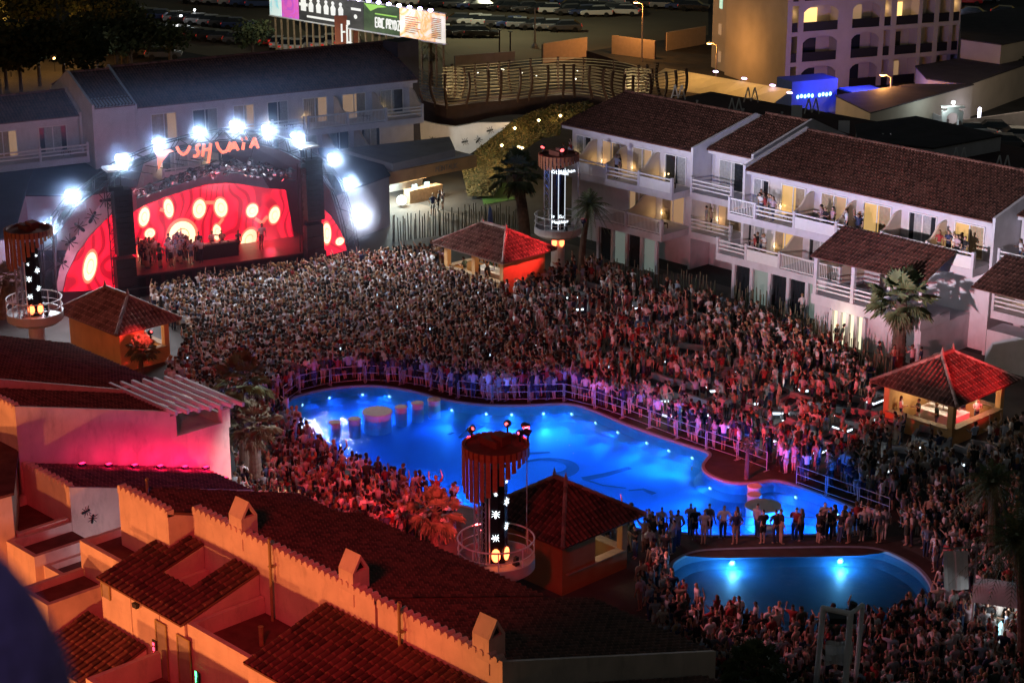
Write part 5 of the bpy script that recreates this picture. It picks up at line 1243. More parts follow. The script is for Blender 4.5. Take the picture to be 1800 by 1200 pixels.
poster('poster_black', [(.012,.012,.012),(.03,.03,.03)], 1); poster('poster_green', [(.015,.03,.012),(.03,.06,.02)], 1); poster('poster_white', [(.75,.7,.62),(.85,.8,.7),(.9,.4,.12),(.8,.75,.65)], .9, .35)
pnl(0,.075,'poster_cyan'); pnl(.075,.18,'poster_purple'); pnl(.18,.56,'poster_black'); pnl(.56,.76,'poster_green'); pnl(.76,1,'poster_white')
emi('poster_ink', (.85,.85,.8), .9); emi('poster_lime', (.45,.9,.15), .6)
mb = MB()
for i, t in enumerate([.255,.30,.345,.385,.43]):   # portrait figures: head and shoulders
    x = BW*t; mb.ball((x,-.1,8.6),.28,8,sc_=(1,.1,1.2)); mb.prism([(x-.35,6.6),(x+.35,6.6),(x+.42,7.8),(x+.15,8.3),(x-.15,8.3),(x-.42,7.8)], -.1,-.06,'y'); mb.box(x-.75,x+.75,-.1,-.06,5.6,5.95)
mb.box(BW*.195,BW*.225,-.1,-.06,6.6,8.8); mb.box(BW*.185,BW*.235,-.1,-.06,7.4,7.9); mb.box(BW*.49,BW*.545,-.1,-.06,8.0,8.4); mb.ball((BW*.515,-.1,7.0),.3,8,sc_=(1,.1,1.3)); mb.box(BW*.455,BW*.48,-.1,-.06,5.5,6.2)
mb.build('poster_figures','poster_ink',bb_)
mb = MB(); mb.box(BW*.625,BW*.745,-.1,-.06,7.9,8.1); mb.prism([(BW*.565,9.4),(BW*.60,8.3),(BW*.64,9.0),(BW*.69,9.3),(BW*.66,9.5)],-.1,-.06,'y'); mb.build('poster_graphic','poster_lime',bb_)
mb = MB(); mb.mx = Matrix.Translation((BW*.628,0,5.9)) @ Matrix.Diagonal((.52,1,1.45,1)); glyph(mb,'ERIC PRYDZ',0,0,1.0,.10,-.12,sp=.86); mb.mx = None; mb.build('poster_letters','poster_ink',bb_)
mb = MB(); [mb.box(BW*.79,BW*.79+1.6+.4*(i%3),-.1,-.06,5.8+i*.35,5.95+i*.35) for i in range(8)]; [mb.box(BW*.93,BW*.93+1.5,-.1,-.06,5.6+i*.3,5.75+i*.3) for i in range(11)]; mb.build('poster_lines','hoarding',bb_)
mb = MB(); mb.box(-.1,BW+.1,-.12,.2,bz1,bz1+.15); mb.box(-.1,BW+.1,-.12,.2,bz0-.15,bz0); mb.build('frame','white_paint',bb_)
for i in range(26):
    x = BW*(i+.4)/26; m_ = MB(); m_.tube((x,.35,0),(x,.35,bz0+.5),.13,6); m_.build('post','wood_pale',bb_)
emi('board_lamp',(.55,.45,1),24)
for i in range(13):
    x = BW*(.30+.72*i/13); m_ = MB(); m_.tube((x,0,bz1),(x+.9,-2.0,bz1+.9),.05,4); m_.build('lamp_arm','white_paint',bb_); m_ = MB(); m_.ball((x+.9,-2.0,bz1+.9),.26,8); m_.build('lamp','board_lamp',bb_)
for ch in bb_.children:
    for v in ch.data.vertices:
        if v.co.z > 5: v.co.z = 5+(v.co.z-5)*.68
lamp('board_light', bf.w(BW*.2,-5,7), 500, (1,1,.85), size=1); lamp('board_light', bf.w(BW*.75,-5,8), 600, (.95,.95,.85), size=1); lamp('board_light', bf.w(BW*.45,-4,3), 500, (1,1,.8), size=1)
hb = G(611,80,3.0); o = empty('totem_sign', (hb.x,hb.y,0), R(46), 'rust-brown upright sign with white strokes in front of the billboards', 'sign')
mb = MB(); mb.box(-1.4,1.2,0,.3,1.2,6.3); mb.build('panel','rust',o) if mat('rust',(.22,.06,.03),.8,.2,2) else None
mb = MB(); [mb.tube(a,b,.11,5) for a,b in (((-.6,-.05,5.4),(-.6,-.05,3.4)),((.0,-.05,5.3),(.0,-.05,1.9)),((.35,-.05,5.6),(.35,-.05,3.0)),((-.6,-.05,4.5),(-.2,-.05,4.5)),((.0,-.05,5.3),(.5,-.05,5.3)),((0,-.05,3.4),(.5,-.05,3.2)))]; mb.build('strokes','poster_ink',o)
mb = MB(); [mb.tube((x,.15,0),(x,.15,1.2),.1,6) for x in (-1,.9)]; mb.build('post','wood_pale',o)
mb = MB(); p = G(705,118,9); mb.box(p.x-1.0,p.x+1.0,p.y-1.2,p.y+1.2,0,11.4); tag(mb.build('chimney_block','dark_roof'),'dark square tower block rising beside the left wing roof ridge','building')
# letter signs and vents on the dark strip of roofs behind the right wing
mb = MB(); ds = [G(1130,165,6.5),G(1560,215,6.5),G(1830,330,6.5),G(1830,255,6.5),G(1500,195,6.5),G(1200,152,6.5)]; 
bk2 = MB(); bk2.box(-104,-50,114.5,124,0,7.9); tag(bk2.build('rear_wing','rear_wall'),'dark maroon rear wing behind the tiled roofs of the right hotel wing','building') if mat('rear_wall',(.07,.035,.04),.85,.3,.6) else None
for i,(x,y) in enumerate([(1192,163),(1292,188),(1320,168),(1427,188),(1557,252),(1686,278),(1762,292)]):
    p = G(x,y+12,7.92); o = empty('letter_sign', p, R(46), 'small white M-shaped letter sign on the dark rear roof, %s from the left' % nth(i), 'letter sign', 'white letters along the rear roof')
    mb = MB(); h=1.25; mb.path([(-.6,0,0),(-.28,0,h),(0,0,.1),(.28,0,h),(.6,0,0)],.06,5); mb.box(-.4,-.05,-.02,.02,.3,.36); mb.box(.05,.4,-.02,.02,.3,.36); mb.build('letter','white_paint',o)
for i,(x,y) in enumerate([(1400,200),(1483,228),(1587,237)]):
    p = G(x,y+12,7.92); mb = MB(); mb.box(-.42,.42,-.05,.05,.0,1.2); o = mb.build('roof_panel','white_paint'); o.location = p; o.rotation_euler = (R(-15),0,R(40)); tag(o,'small white rectangular panel standing on the rear roof, %s from the left' % nth(i),'panel')
for i,(x,y) in enumerate([(1225,186),(1306,201),(1374,207),(1438,228),(1481,246),(1641,278),(1794,307)]):
    p = G(x,y+6,7.92); mb = MB(); mb.tube((0,0,0),(0,0,.65),.07,8); mb.lathe((0,0,.65),[(.1,0),(.1,.08),(0,.1)],8); o = mb.build('roof_vent','white_paint'); o.location = p; tag(o,'short white vent pipe on the rear roof, %s from the left' % nth(i),'vent pipe','white vent pipes on the rear roof')
# ---- cars
mat('car_paint', (.5,.5,.5), .25, spec=.6, objcol=True); mat('hub', (.4,.4,.42), .3, metal=.6); emi('tail', (1,.05,.03), .5, False); mat('headglass', (.6,.6,.6), .1)
def make_car():
    o = empty('parked_car', (0,0,0), 0); mb = MB()
    prof = [(-2.1,.32),(2.08,.32),(2.15,.55),(2.05,.78),(1.25,.93),(-1.95,.98),(-2.15,.8),(-2.17,.5)]
    mb.prism(prof, -.86, .86, 'y'); body = mb.build('body','car_paint',o); bv = body.modifiers.new('b','BEVEL'); bv.width = .08; bv.segments = 2
    mb = MB(); pr = [(1.2,.93),(.5,1.40),(-1.15,1.44),(-1.9,.98)]
    vs = [(x, s*(.80 if z < 1 else .64), z) for s in (-1,1) for x, z in pr]; mb.add(vs, [(0,1,2,3),(7,6,5,4),(1,5,6,2),(0,4,5,1),(2,6,7,3)]); mb.build('cabin_glass','dark_glass',o)
    mb = MB(); vs = [(x, s*(.66 if z > 1.2 else .81), z+.012) for s in (-1,1) for x, z in [(.52,1.40),(-1.17,1.44)]]; mb.add([(.52,-.65,1.415),(.52,.65,1.415),(-1.17,.65,1.455),(-1.17,-.65,1.455)], [(0,1,2,3)]); mb.build('roof_panel','car_paint',o)
    for x in (-1.3,1.32):
        for y in (-.80,.80):
            m_ = MB(); m_.mx = Matrix.Translation((x,y,.33)) @ Matrix.Rotation(R(90),4,'X'); m_.lathe((0,0,0),[(.33,-.1),(.33,.1)],14); m_.disc((0,0,0),.33,.1,14); m_.disc((0,0,0),.33,-.1,14); wh = m_.build('wheel','rubber',o)
    for y in (-.62,.62):
        m_ = MB(); m_.box(2.08,2.17,y-.17,y+.17,.58,.74); m_.build('headlight','headglass',o)
        m_ = MB(); m_.box(-2.18,-2.1,y-.16,y+.16,.66,.84); m_.build('tail_light','tail',o)
    return o
carp = make_car(); used_car = [False]
CN = [((.7,.7,.68),'white'),((.03,.03,.035),'black'),((.35,.36,.38),'silver'),((.10,.10,.11),'dark grey'),((.5,.03,.03),'red'),((.05,.08,.2),'dark blue')]
cars = []
def car(px, py, deg, ci, where):
    p = G(px, py, 0.02); c = carp if not used_car[0] else dup(carp); used_car[0] = True; c.location = p; c.rotation_euler.z = R(deg)
    for ch in c.children: ch.color = (*CN[ci][0],1)
    cars.append((px, py, c, CN[ci][1], where))
for i in range(7): car(505+i*19, 88-2*i+(i%2)*3, 134, 0 if i not in (2,5) else 2, 'beneath the billboards')
car(470,78,134,4,'beneath the billboards'); car(448,70,134,0,'beneath the billboards'); car(490,84,134,0,'beneath the billboards')
rc = random.Random(5)
rows = [((700,8),(1060,30),15,50),((800,42),(1000,56),9,46),((690,62),(860,66),7,50),((985,6),(1110,30),6,30),((900,-5),(1230,20),14,40),((1000,18),(1100,24),5,48)]
for (p, q, n, dg) in rows:
    for i in range(n): 
        t = (i+rc.uniform(.3,.7))/n; car(p[0]+(q[0]-p[0])*t, p[1]+(q[1]-p[1])*t, dg+rc.uniform(-4,4)+(180 if rc.random()<.4 else 0), rc.choice([0,0,1,1,2,3,3,5]), 'in the sandy car park')
for (p, q, n, dg) in [((150,20),(430,52),13,50),((230,55),(430,78),9,46),((180,90),(300,105),5,52),((330,5),(470,14),6,48)]:
    for i in range(n):
        t = (i+rc.uniform(.3,.7))/n; car(p[0]+(q[0]-p[0])*t, p[1]+(q[1]-p[1])*t, dg+rc.uniform(-5,5), rc.choice([1,3,3,5,2]), 'in the dark far car park')
for i,(x,y) in enumerate([(1710,240),(1752,238),(1795,250),(1770,262)]): car(x,y,45,(2,1,0,3)[i],'behind the garden wall at the right')
for i,(x,y) in enumerate([(1700,8),(1730,4),(1770,30),(1712,32)]): car(x,y,30,(4,2,1,1)[i],'on the lit top-right forecourt')
cars.sort(key=lambda c: (c[4], c[3], c[0])); from collections import Counter
cnt = Counter((c[4], c[3]) for c in cars); seen = Counter()
for px, py, c, cn_, where in cars:
    k = (where, cn_); tag(c, '%s car parked %s%s' % (cn_, where, '' if cnt[k] == 1 else ', %s such from left' % nth(seen[k])), 'car', 'cars parked behind the hotel'); seen[k] += 1
# motorbikes/scooters glinting by the left wing roof edge are read as one bike rack row
emi('far_lamp', (1,.5,.15), 12, False); emi('far_lamp_w', (.9,.95,1), 12, False)
for i,(x,y,w_) in enumerate([(18,112,0),(95,103,0),(135,127,1),(185,122,1),(142,88,0),(342,18,1),(318,28,1),(8,45,0),(48,85,0)]):
    p = G(x,y,1.5); o = empty('path_lamp', (p.x,p.y,0), 0, 'tiny %s garden lamp in the dark upper left garden, %s from the left' % ('white' if w_ else 'orange', nth(sorted([18,95,135,185,142,342,318,8,48]).index(x))), 'lamp', 'tiny lamps in the dark garden'); mb = MB(); mb.tube((0,0,0),(0,0,1.4),.04); mb.build('stem','dark_metal',o); mb = MB(); mb.ball((0,0,1.5),.16,6); mb.build('lamp_head','far_lamp_w' if w_ else 'far_lamp',o); lamp('garden_glow',(p.x+.8,p.y-1.2,3.0), 420 if not w_ else 60, (1,.45,.1) if not w_ else (1,1,1), size=.2)
emi('pillar_lamp',(.8,.8,1),10); 
for i,(x,y,h_,s) in enumerate([(1682,18,3.6,1.0),(1720,205,1.6,.5)]):
    p = G(x,y+15,0); mb = MB(); mb.tube((0,0,.3),(0,0,h_),.28*s,8); mb.ball((0,0,h_),.34*s,8); o = mb.build('glowing_pillar','pillar_lamp'); o.location = p; tag(o, ('tall glowing white pillar light at the upper right' if i == 0 else 'small glowing white pillar light behind the garden wall'),'lamp'); lamp('pillar_light', p+Vector((0,-1.2,h_*.7)), 120, (.8,.8,1), size=.3)
for x_ in (1215, 1290, 1360): lamp('awning_fill', G(x_,138+(x_-1215)*.2,3.6)+Vector((2.0,-2.0,3.6)), 420, (1,.56,.17), size=.4)  # unseen fill lamps added to turn the awnings orange
lamp('block_fill', TF.w(14,-26,9), 1100, (1,.75,.5), 'POINT', 1.5)  # fill lamp added to brighten the apartment block front
# ======================================================= VEGETATION
def frond_fan(mb, base, dirv, L, droop, nb=13, m=0):
    """fan leaf: stalk then radiating blades"""
    d = dirv.normalized(); side = d.cross(Vector((0,0,1)));
    if side.length < .05: side = Vector((1,0,0))
    side.normalize(); up = side.cross(d).normalized(); tip = base+d*L*.5
    mb.tube(base, tip, .018, 3, .012, m=m, cap=False)
    for i in range(nb):
        a = R(-78+156*i/(nb-1)); v = (d*math.cos(a)+side*math.sin(a)+up*.15*math.cos(a*1.0)).normalized(); l_ = L*.55*(1-.22*abs(math.sin(a)))*random.uniform(.9,1.08)
        e1 = tip+v*l_*.6; e2 = tip+v*l_+Vector((0,0,-droop*l_*random.uniform(.6,1.3))); w_ = v.cross(up).normalized()*L*.042
        mb.add([tip-w_*.3, tip+w_*.3, e1+w_, e2, e1-w_], [(0,1,2,3,4)], m)
def frond_feather(mb, base, dirv, L, droop, m=0):
    d = dirv.normalized(); n = 12; P = []
    hz = Vector((d.x,d.y,0)); hz = hz.normalized() if hz.length > .01 else Vector((1,0,0)); side = hz.cross(Vector((0,0,1)))
    for i in range(n+1):
        t = i/n; P.append(base+d*L*t+Vector((0,0,-droop*L*t*t)))
    for i in range(n):
        mb.tube(P[i], P[i+1], .022*(1-i/n)+.006, 3, m=m, cap=False)
        for s in (-1,1):
            for k in (0,.5):
                q = P[i].lerp(P[i+1], k); l_ = L*.26*math.sin(math.pi*min(1,(i+k+1.5)/(n+1)))+.05; dr = (P[i+1]-P[i]).normalized()
                v = (side*s*.8+dr*.5+Vector((0,0,-.45*random.uniform(.6,1.5)))).normalized(); w_ = dr*.022
                mb.add([q-w_, q+w_, q+v*l_], [(0,1,2)], m)
def palm(base, h, r, lab, kind='fan', tr=.28, n=34, skirt=True, cat_='palm tree', name='palm_tree', lean=(0,0), fm=('frond','frond_dry'), group=None):
    o = empty(name, base, random.uniform(0,6), lab, cat_, group); top = Vector((lean[0],lean[1],h))
    if h > .3:
        mb = MB(); ns = 16; prev = None
        prof = []
        for i in range(ns*2+1):
            t = i/(ns*2); prof.append((tr*(1.25-.45*t)*(1+(.05 if i % 2 else -.02)), t))
        vs = []; k = 12
        for rr_, t in prof:
            for j in range(k): a = 2*math.pi*j/k; vs.append((rr_*math.cos(a)+lean[0]*t*t, rr_*math.sin(a)+lean[1]*t*t, t*h))
        mb.add(vs, [(i*k+j,i*k+(j+1)%k,(i+1)*k+(j+1)%k,(i+1)*k+j) for i in range(len(prof)-1) for j in range(k)]); mb.build('trunk','trunk',o)
    mb = MB(); ga = 2.39996
    for i in range(n):
        u = (i+.5)/n; el = R(82-118*u); a = i*ga+random.uniform(-.2,.2); d = Vector((math.cos(a)*math.cos(el), math.sin(a)*math.cos(el), math.sin(el)))
        L = r*random.uniform(.85,1.1); 
        if kind == 'fan': frond_fan(mb, top, d, L, .15+.3*u, m=0)
        else: frond_feather(mb, top, d, L*1.05, .35+.5*u, m=0)
    mb.build('crown', fm[0], o)
    if skirt:
        mb = MB()
        for i in range(int(n*.7)):
            a = i*ga; d = Vector((math.cos(a)*.55, math.sin(a)*.55, -random.uniform(.5,1.2))); frond_fan(mb, top-Vector((0,0,.2+random.uniform(0,.5))), d, r*.62, .5, 7)
        mb.build('dead_fronds', fm[1], o)
    return o
def px_palm(bx, by, cx, cy, rpx, lab, **kw):
    b = G(bx, by, 0); h = lamp_h(bx, by, cy) if abs(bx-cx) < 1e9 else 5
    dist = (Vector((0,0,CAM_H))-b).length; r = rpx*dist/FPX
    # lean so that the crown sits over its pixel
    ang = YAW; q = PJ((b.x,b.y,h)); dx = (cx-q[0])*dist/FPX
    o = palm(b, h, r, lab, lean=(0,0), **kw); o.rotation_euler.z = 0
    if abs(dx) > .15:
        for ch in o.children:
            if ch.name.startswith('trunk'):
                for v in ch.data.vertices: t = (v.co.z/h)**2; v.co.x += dx*math.cos(YAW)*t; v.co.y += dx*math.sin(YAW)*t
            else: ch.location = (dx*math.cos(YAW), dx*math.sin(YAW), 0)
    return o
px_palm(922,438,908,305,50,'tall fan palm with a stout trunk between the footbridge bank and the middle light tower', tr=.42, n=22)
px_palm(1022,478,1036,362,44,'dark drooping feather palm just right of the middle light tower', kind='feather', skirt=False, tr=.22, n=40)
px_palm(1577,648,1589,528,64,'tall fan palm with a thick trunk in front of the right hotel wing', tr=.40, n=26)
px_palm(432,862,428,668,56,'bushy fan palm beside the pergola, taller of two', tr=.25, n=26)
px_palm(452,880,445,745,50,'shaggy lower fan palm in front of the taller one beside the pergola', tr=.3, n=30, fm=('frond_dry','frond_dry'))
px_palm(248,668,250,622,30,'small dark spiky palm beside the glowing red wall of the left pavilion', tr=.15, n=40, skirt=False)
px_palm(765,965,765,905,52,'fan palm with leaves glowing red left of the near light tower', tr=.2, n=22, skirt=True)
px_palm(1742,1010,1745,850,66,'dark palm at the right edge, farther of the two big ones', kind='feather', tr=.25, n=40, skirt=False)
px_palm(1798,1200,1790,950,92,'large dark feather palm cut by the right edge in the lower right', kind='feather', tr=.30, n=46, skirt=False)
px_palm(1330,1250,1325,1195,58,'spiky yucca at the bottom edge among the crowd', tr=.12, n=36, skirt=False)
px_palm(1312,842,1312,815,16,'small round dark plant on the deck point beside the pool', tr=.1, n=24, skirt=False)
px_palm(757,150,755,80,34,'dark palm silhouetted against the white billboard', kind='feather', tr=.25, n=26, skirt=True)
px_palm(648,128,648,88,22,'dark palm poking up behind the far hotel roof', kind='feather', tr=.25, n=22, skirt=False)
px_palm(5,560,12,490,34,'dry palm at the left edge behind the left light tower', tr=.25, n=28, fm=('frond_dry','frond_dry'))
for i,(x,y,c,r) in enumerate([(1655,560,0,0)]): pass
def tree(base, h, r, lab, name='tree', nleaf=1500, grp=None, size=.22):
    o = empty(name, base, 0, lab, 'tree', grp); mb = MB(); mb.tube((0,0,0),(0,0,h*.45),.22,8,.14)
    br = []
    for i in range(7):
        a = i*2.4; e = Vector((math.cos(a)*r*.5, math.sin(a)*r*.5, h*.45+(h*.35)*random.uniform(.4,1))); mb.tube((0,0,h*.4),e,.09,5,.03); br.append(e)
    mb.build('trunk','trunk',o); mb = MB(); lob = [Vector((0,0,h*.75))]+br
    for _ in range(nleaf):
        c = random.choice(lob); v = Vector((random.gauss(0,1),random.gauss(0,1),random.gauss(0,.8))).normalized()*r*.48*random.uniform(.55,1.05); p = c+v
        a = Vector((random.gauss(0,1),random.gauss(0,1),random.gauss(0,1))).normalized(); b = a.orthogonal(); s = size*random.uniform(.6,1.4); mb.add([p-a*s,p+b*s*.5,p+a*s,p-b*s*.5],[(0,1,2,3)],random.randrange(2))
    mb.build('crown',['foliage_dark','leaf_b'],o); return o
k = 0; trs = []
for i in range(20):
    x = -20+random.random()*300; y = 18+random.random()*115 if x < 190 else 60+random.random()*45
    p = G(x, y+35); k += 1; t_ = tree(p, random.uniform(5,8.5), random.uniform(2.6,4), 'dark leafy tree in the upper left garden, %s of twenty from the left' % 'TREE', grp='dark trees in the garden at the upper left', nleaf=1100, size=.3); trs.append((x, t_))
for k, (x, t_) in enumerate(sorted(trs, key=lambda q: q[0])): t_['label'] = 'dark leafy tree in the unlit upper left garden, %s from the left' % nth(k)
for (x,y,h,r,lab) in [(1330,152,0,0,'')][:0]: pass
tree(G(300,115),5,3,'dark bushy tree behind the far hotel roof, near the red car', nleaf=900)
tree(G(445,112),5,2.6,'dark bushy tree beside the red car under the billboards', nleaf=900)
tree(G(1795,160),4,2.6,'dark tree at the right edge behind the garden wall', nleaf=900)
# stake fences
def stakes(px, h0, h1, lab, mt='wood_pale', step=.22):
    P = [G(x,y) for x,y in px]; mb = MB()
    for a, b in zip(P, P[1:]):
        n = int((b-a).length/step)
        for i in range(n):
            p = a.lerp(b, i/n)+Vector((random.uniform(-.06,.06),random.uniform(-.06,.06),0)); h = random.uniform(h0,h1); mb.tube(p, p+Vector((random.uniform(-.05,.05),random.uniform(-.05,.05),h)), .05, 5, .035)
    o = mb.build('stake_fence', mt); tag(o, lab, 'fence'); return o
mat('stake', (.10,.10,.06), .8, .4, 3)
stakes([(690,425),(790,412),(860,402),(925,420)],1.5,2.3,'uneven wooden stake fence between the grill bar and the middle pavilion','stake')
stakes([(1035,500),(1110,508),(1190,518),(1262,540)],1.3,2.2,'uneven wooden stake fence right of the middle light tower','stake')
stakes([(1290,545),(1400,592),(1480,640),(1575,690)],1.3,2.3,'uneven wooden stake fence in front of the long right wing','stake')
# closed blue parasol, lounge furniture
p = G(862,425); o = empty('parasol', p, 0, 'closed blue parasol beside the stake fence left of the tall palm', 'parasol'); mb = MB(); mb.tube((0,0,0),(0,0,2.9),.03); mb.build('pole','steel',o); mb = MB(); mb.lathe((0,0,1.2),[(.10,0),(.22,.3),(.12,1.4),(.02,1.6)],10); mb.build('canopy','blue_fabric',o) if mat('blue_fabric',(.10,.20,.45),.9,.2,8) else None
emi('table_glow', (.75,.9,1), 2.2); mat('sofa', (.30,.29,.30), .9, .1, 3); mat('sofa_dark', (.06,.06,.07), .9, .1, 3)
TAB = [(1180,735),(1210,655),(1390,745),(1480,760),(1233,735),(1370,732),(1328,715),(1252,690),(1538,712),(1517,773),(1362,780),(1608,793),(1453,733),(947,608),(1065,648),(1123,697),(1163,708),(1080,577),(1140,600),(1017,580),(1017,547),(1003,528),(1180,640),(1290,660),(1410,690),(1290,755),(1440,800),(1660,830),(1120,545),(1200,585),(1560,830),(1700,820)]
def lounge():
    o = empty('lounge_table', (0,0,0), 0); mb = MB(); mb.box(-.6,.6,-.35,.35,.38,.45); mb.build('tabletop','sofa',o); mb = MB(); mb.box(-.5,.5,-.25,.25,.0,.2); mb.build('base','sofa_dark',o); mb = MB(); mb.box(-.52,.52,-.27,.27,.22,.3); mb.box(-.48,.48,-.23,.23,.203,.217); mb.box(-.5,.5,-.25,.25,.303,.378); mb.build('glow_strip','table_glow',o)
    mb = MB(); [mb.lathe((random.uniform(-.4,.4),random.uniform(-.25,.25),.452),[(.035,0),(.035,.16),(.012,.2),(.012,.27)],6) for _ in range(6)]; mb.build('bottles','bottle_c',o); return o
def sofa():
    o = empty('lounge_sofa', (0,0,0), 0); mb = MB(); mb.box(-.9,.9,-.4,.45,.0,.40); mb.build('seat','sofa',o); mb = MB(); mb.box(-.9,.9,.453,.65,.0,.85); mb.build('backrest','sofa',o); mb = MB(); [mb.box(x,x+.75,-.36,.42,.403,.5) for x in (-.8,.05)]; mb.build('cushion','sofa_dark',o)
    for s in (-1,1): mb = MB(); mb.box(min(s*.903,s*1.07),max(s*.903,s*1.07),-.4,.65,0,.6); mb.build('armrest','sofa',o)
    return o
t0_, s0_ = lounge(), sofa(); obst = []
for i,(x,y) in enumerate(TAB):
    p = G(x,y); t = t0_ if i == 0 else dup(t0_); t.location = p; t.rotation_euler.z = R(random.choice((0,90,45,-30))); order = sorted(range(len(TAB)), key=lambda j: TAB[j][0]).index(i)
    tag(t, 'low white lounge table with a glowing strip on the right terrace, %s from the left' % nth(order), 'table', 'glowing low tables on the right terrace')
    s = s0_ if i == 0 else dup(s0_); s.location = p+Vector((.1,1.5,0)); s.rotation_euler.z = R(random.choice((0,0,90,20))); tag(s, 'grey lounge sofa just behind the %s glowing table from the left' % nth(order), 'sofa', 'lounge sofas on the right terrace')
    obst += [(p.x,p.y,.9),(p.x+.1,p.y+1.5,1.1)]
    if i % 2 == 0: lamp('table_light', p+Vector((-.7,-.6,.5)), 14, (.8,.9,1), size=.2)
# white pipe frame and banner bottom right
wp = G(1478,1250); o = empty('pipe_frame', wp, R(46), 'tall white pipe frame with a hanging cloth at the bottom right', 'frame'); F2 = Frame(wp.x,wp.y,46)
X = lambda x,y,yy=0: (F2.px(x,y,yy)[0], yy, F2.px(x,y,yy)[1])
mb = MB(); a = X(1447,1068); b = X(1495,1078,-.5); c = X(1516,1062,.3)
mb.tube((a[0]-.15,0,0),a,.12,10); mb.tube((b[0]-.05,-.5,0),b,.13,10); mb.tube((c[0]-.1,.3,0),c,.10,10); mb.tube(a,b,.11,10); mb.ball(a,.13,8); mb.ball(b,.13,8); mb.tube(b,c,.09,10); mb.build('pipes','white_paint',o)
mb = MB(); q = X(1475,1118); 
vs = []; 
for i in range(9):
    for j in range(5): vs.append((q[0]-.55+1.1*i/8, -.2+.08*math.sin(i*1.3+j)+.1*math.sin(j*2), q[2]-.1-.28*j))
mb.add(vs, [(5*i+j,5*i+5+j,5*i+6+j,5*i+1+j) for i in range(8) for j in range(4)]); mb.build('hanging_cloth','cloth_white',o)
mb = MB(); mb.box(q[0]-.5,q[0]+.6,-.4,.3,q[2]+.75,q[2]+1.0); mb.tube((q[0]+.4,0,q[2]+1),(q[0]+.5,0,q[2]+1.5),.16,8); mb.build('lamp_housing','black',o)
wq = G(1672,1110); o = empty('cloth_lantern', wq, R(46), 'hanging white cloth panel with drawn lines beside the dark palm at the right', 'banner'); F3 = Frame(wq.x,wq.y,46); Y_ = lambda x,y: F3.px(x,y,0)
p1_, p2_ = Y_(1658,968), Y_(1696,1036); mb = MB(); vs = []
for i in range(7):
    for j in range(7): vs.append((p1_[0]+(p2_[0]-p1_[0])*i/6+.03*j, .06*math.sin(i*1.4), p1_[1]+(p2_[1]-p1_[1])*j/6))
mb.add(vs, [(7*i+j,7*i+7+j,7*i+8+j,7*i+1+j) for i in range(6) for j in range(6)]); mb.build('cloth','cloth_white',o)
mb = MB(); mb.tube((p1_[0]-.1,.05,p1_[1]+.1),(p2_[0]+.5,.05,p1_[1]+.15),.04); mb.tube((p2_[0]+.4,.05,0),(p2_[0]+.4,.05,p1_[1]+.3),.05); mb.build('pole','steel',o)
wc = G(1760,1130); o = empty('cabana', wc, R(30), 'white canopied day bed with colourful lit bottles at the right edge', 'cabana'); mb = MB()
for x in (-1.3,1.3):
    for y in (-1.2,1.2): mb.tube((x,y,0),(x,y,2.4),.05)
mb.build('posts','white_paint',o); mb = MB(); vs = []
for i in range(9):
    for j in range(9): u,v = i/8,j/8; vs.append((-1.4+2.8*u,-1.3+2.6*v,2.4+.35*math.sin(math.pi*u)*math.sin(math.pi*v)+.03*math.sin(9*u+5*v)))
mb.add(vs, [(9*i+j,9*i+9+j,9*i+10+j,9*i+1+j) for i in range(8) for j in range(8)]); mb.build('canopy','cloth_white',o)
mb = MB(); mb.box(-1.1,1.1,-1,1,.1,.5); mb.build('mattress','cloth_white',o); mb = MB(); [mb.lathe((random.uniform(-.9,.9),random.uniform(-.8,.8),.503),[(.08,0),(.1,.2),(.03,.35)],6,m=random.randrange(3)) for _ in range(14)]; mb.build('bottles',['glow_o','glow_b','bottle_c'],o) if emi('glow_o',(1,.4,.1),2) and emi('glow_b',(.4,.9,1),2) else None
lamp('cabana_light', wc+Vector((0,-.3,1.7)), 30, (.9,.95,1), size=.2)
# ======================================================= PEOPLE
mat('skin', (.45,.27,.19), .6, objcol=True); mat('hair', (.05,.03,.02), .6, objcol=True); mat('cloth', (.5,.5,.5), .85, objcol=True, noise=.12, scale=8); mat('crowd', (.5,.5,.5), .75, attr='Col')
SK = [(.50,.30,.21),(.42,.25,.17),(.33,.18,.12),(.55,.36,.27),(.22,.12,.08)]
HR = [((.02,.014,.01),'dark'),((.06,.03,.015),'brown'),((.02,.014,.01),'dark'),((.30,.19,.09),'blond'),((.10,.05,.025),'brown')]
TP = [((.72,.72,.72),'white'),((.02,.02,.022),'black'),((.025,.025,.028),'black'),((.66,.66,.64),'white'),((.28,.28,.29),'grey'),((.03,.04,.09),'navy'),((.34,.40,.50),'light blue'),((.30,.04,.04),'red'),((.42,.32,.24),'tan'),((.50,.36,.40),'pink'),((.05,.07,.05),'dark green'),((.72,.72,.72),'white'),((.02,.02,.022),'black'),((.14,.14,.15),'charcoal'),((.55,.50,.45),'cream')]
BT = [((.03,.035,.06),'dark trousers'),((.06,.09,.18),'blue jeans'),((.50,.48,.44),'pale shorts'),((.02,.02,.02),'black shorts'),((.30,.26,.2),'beige shorts')]
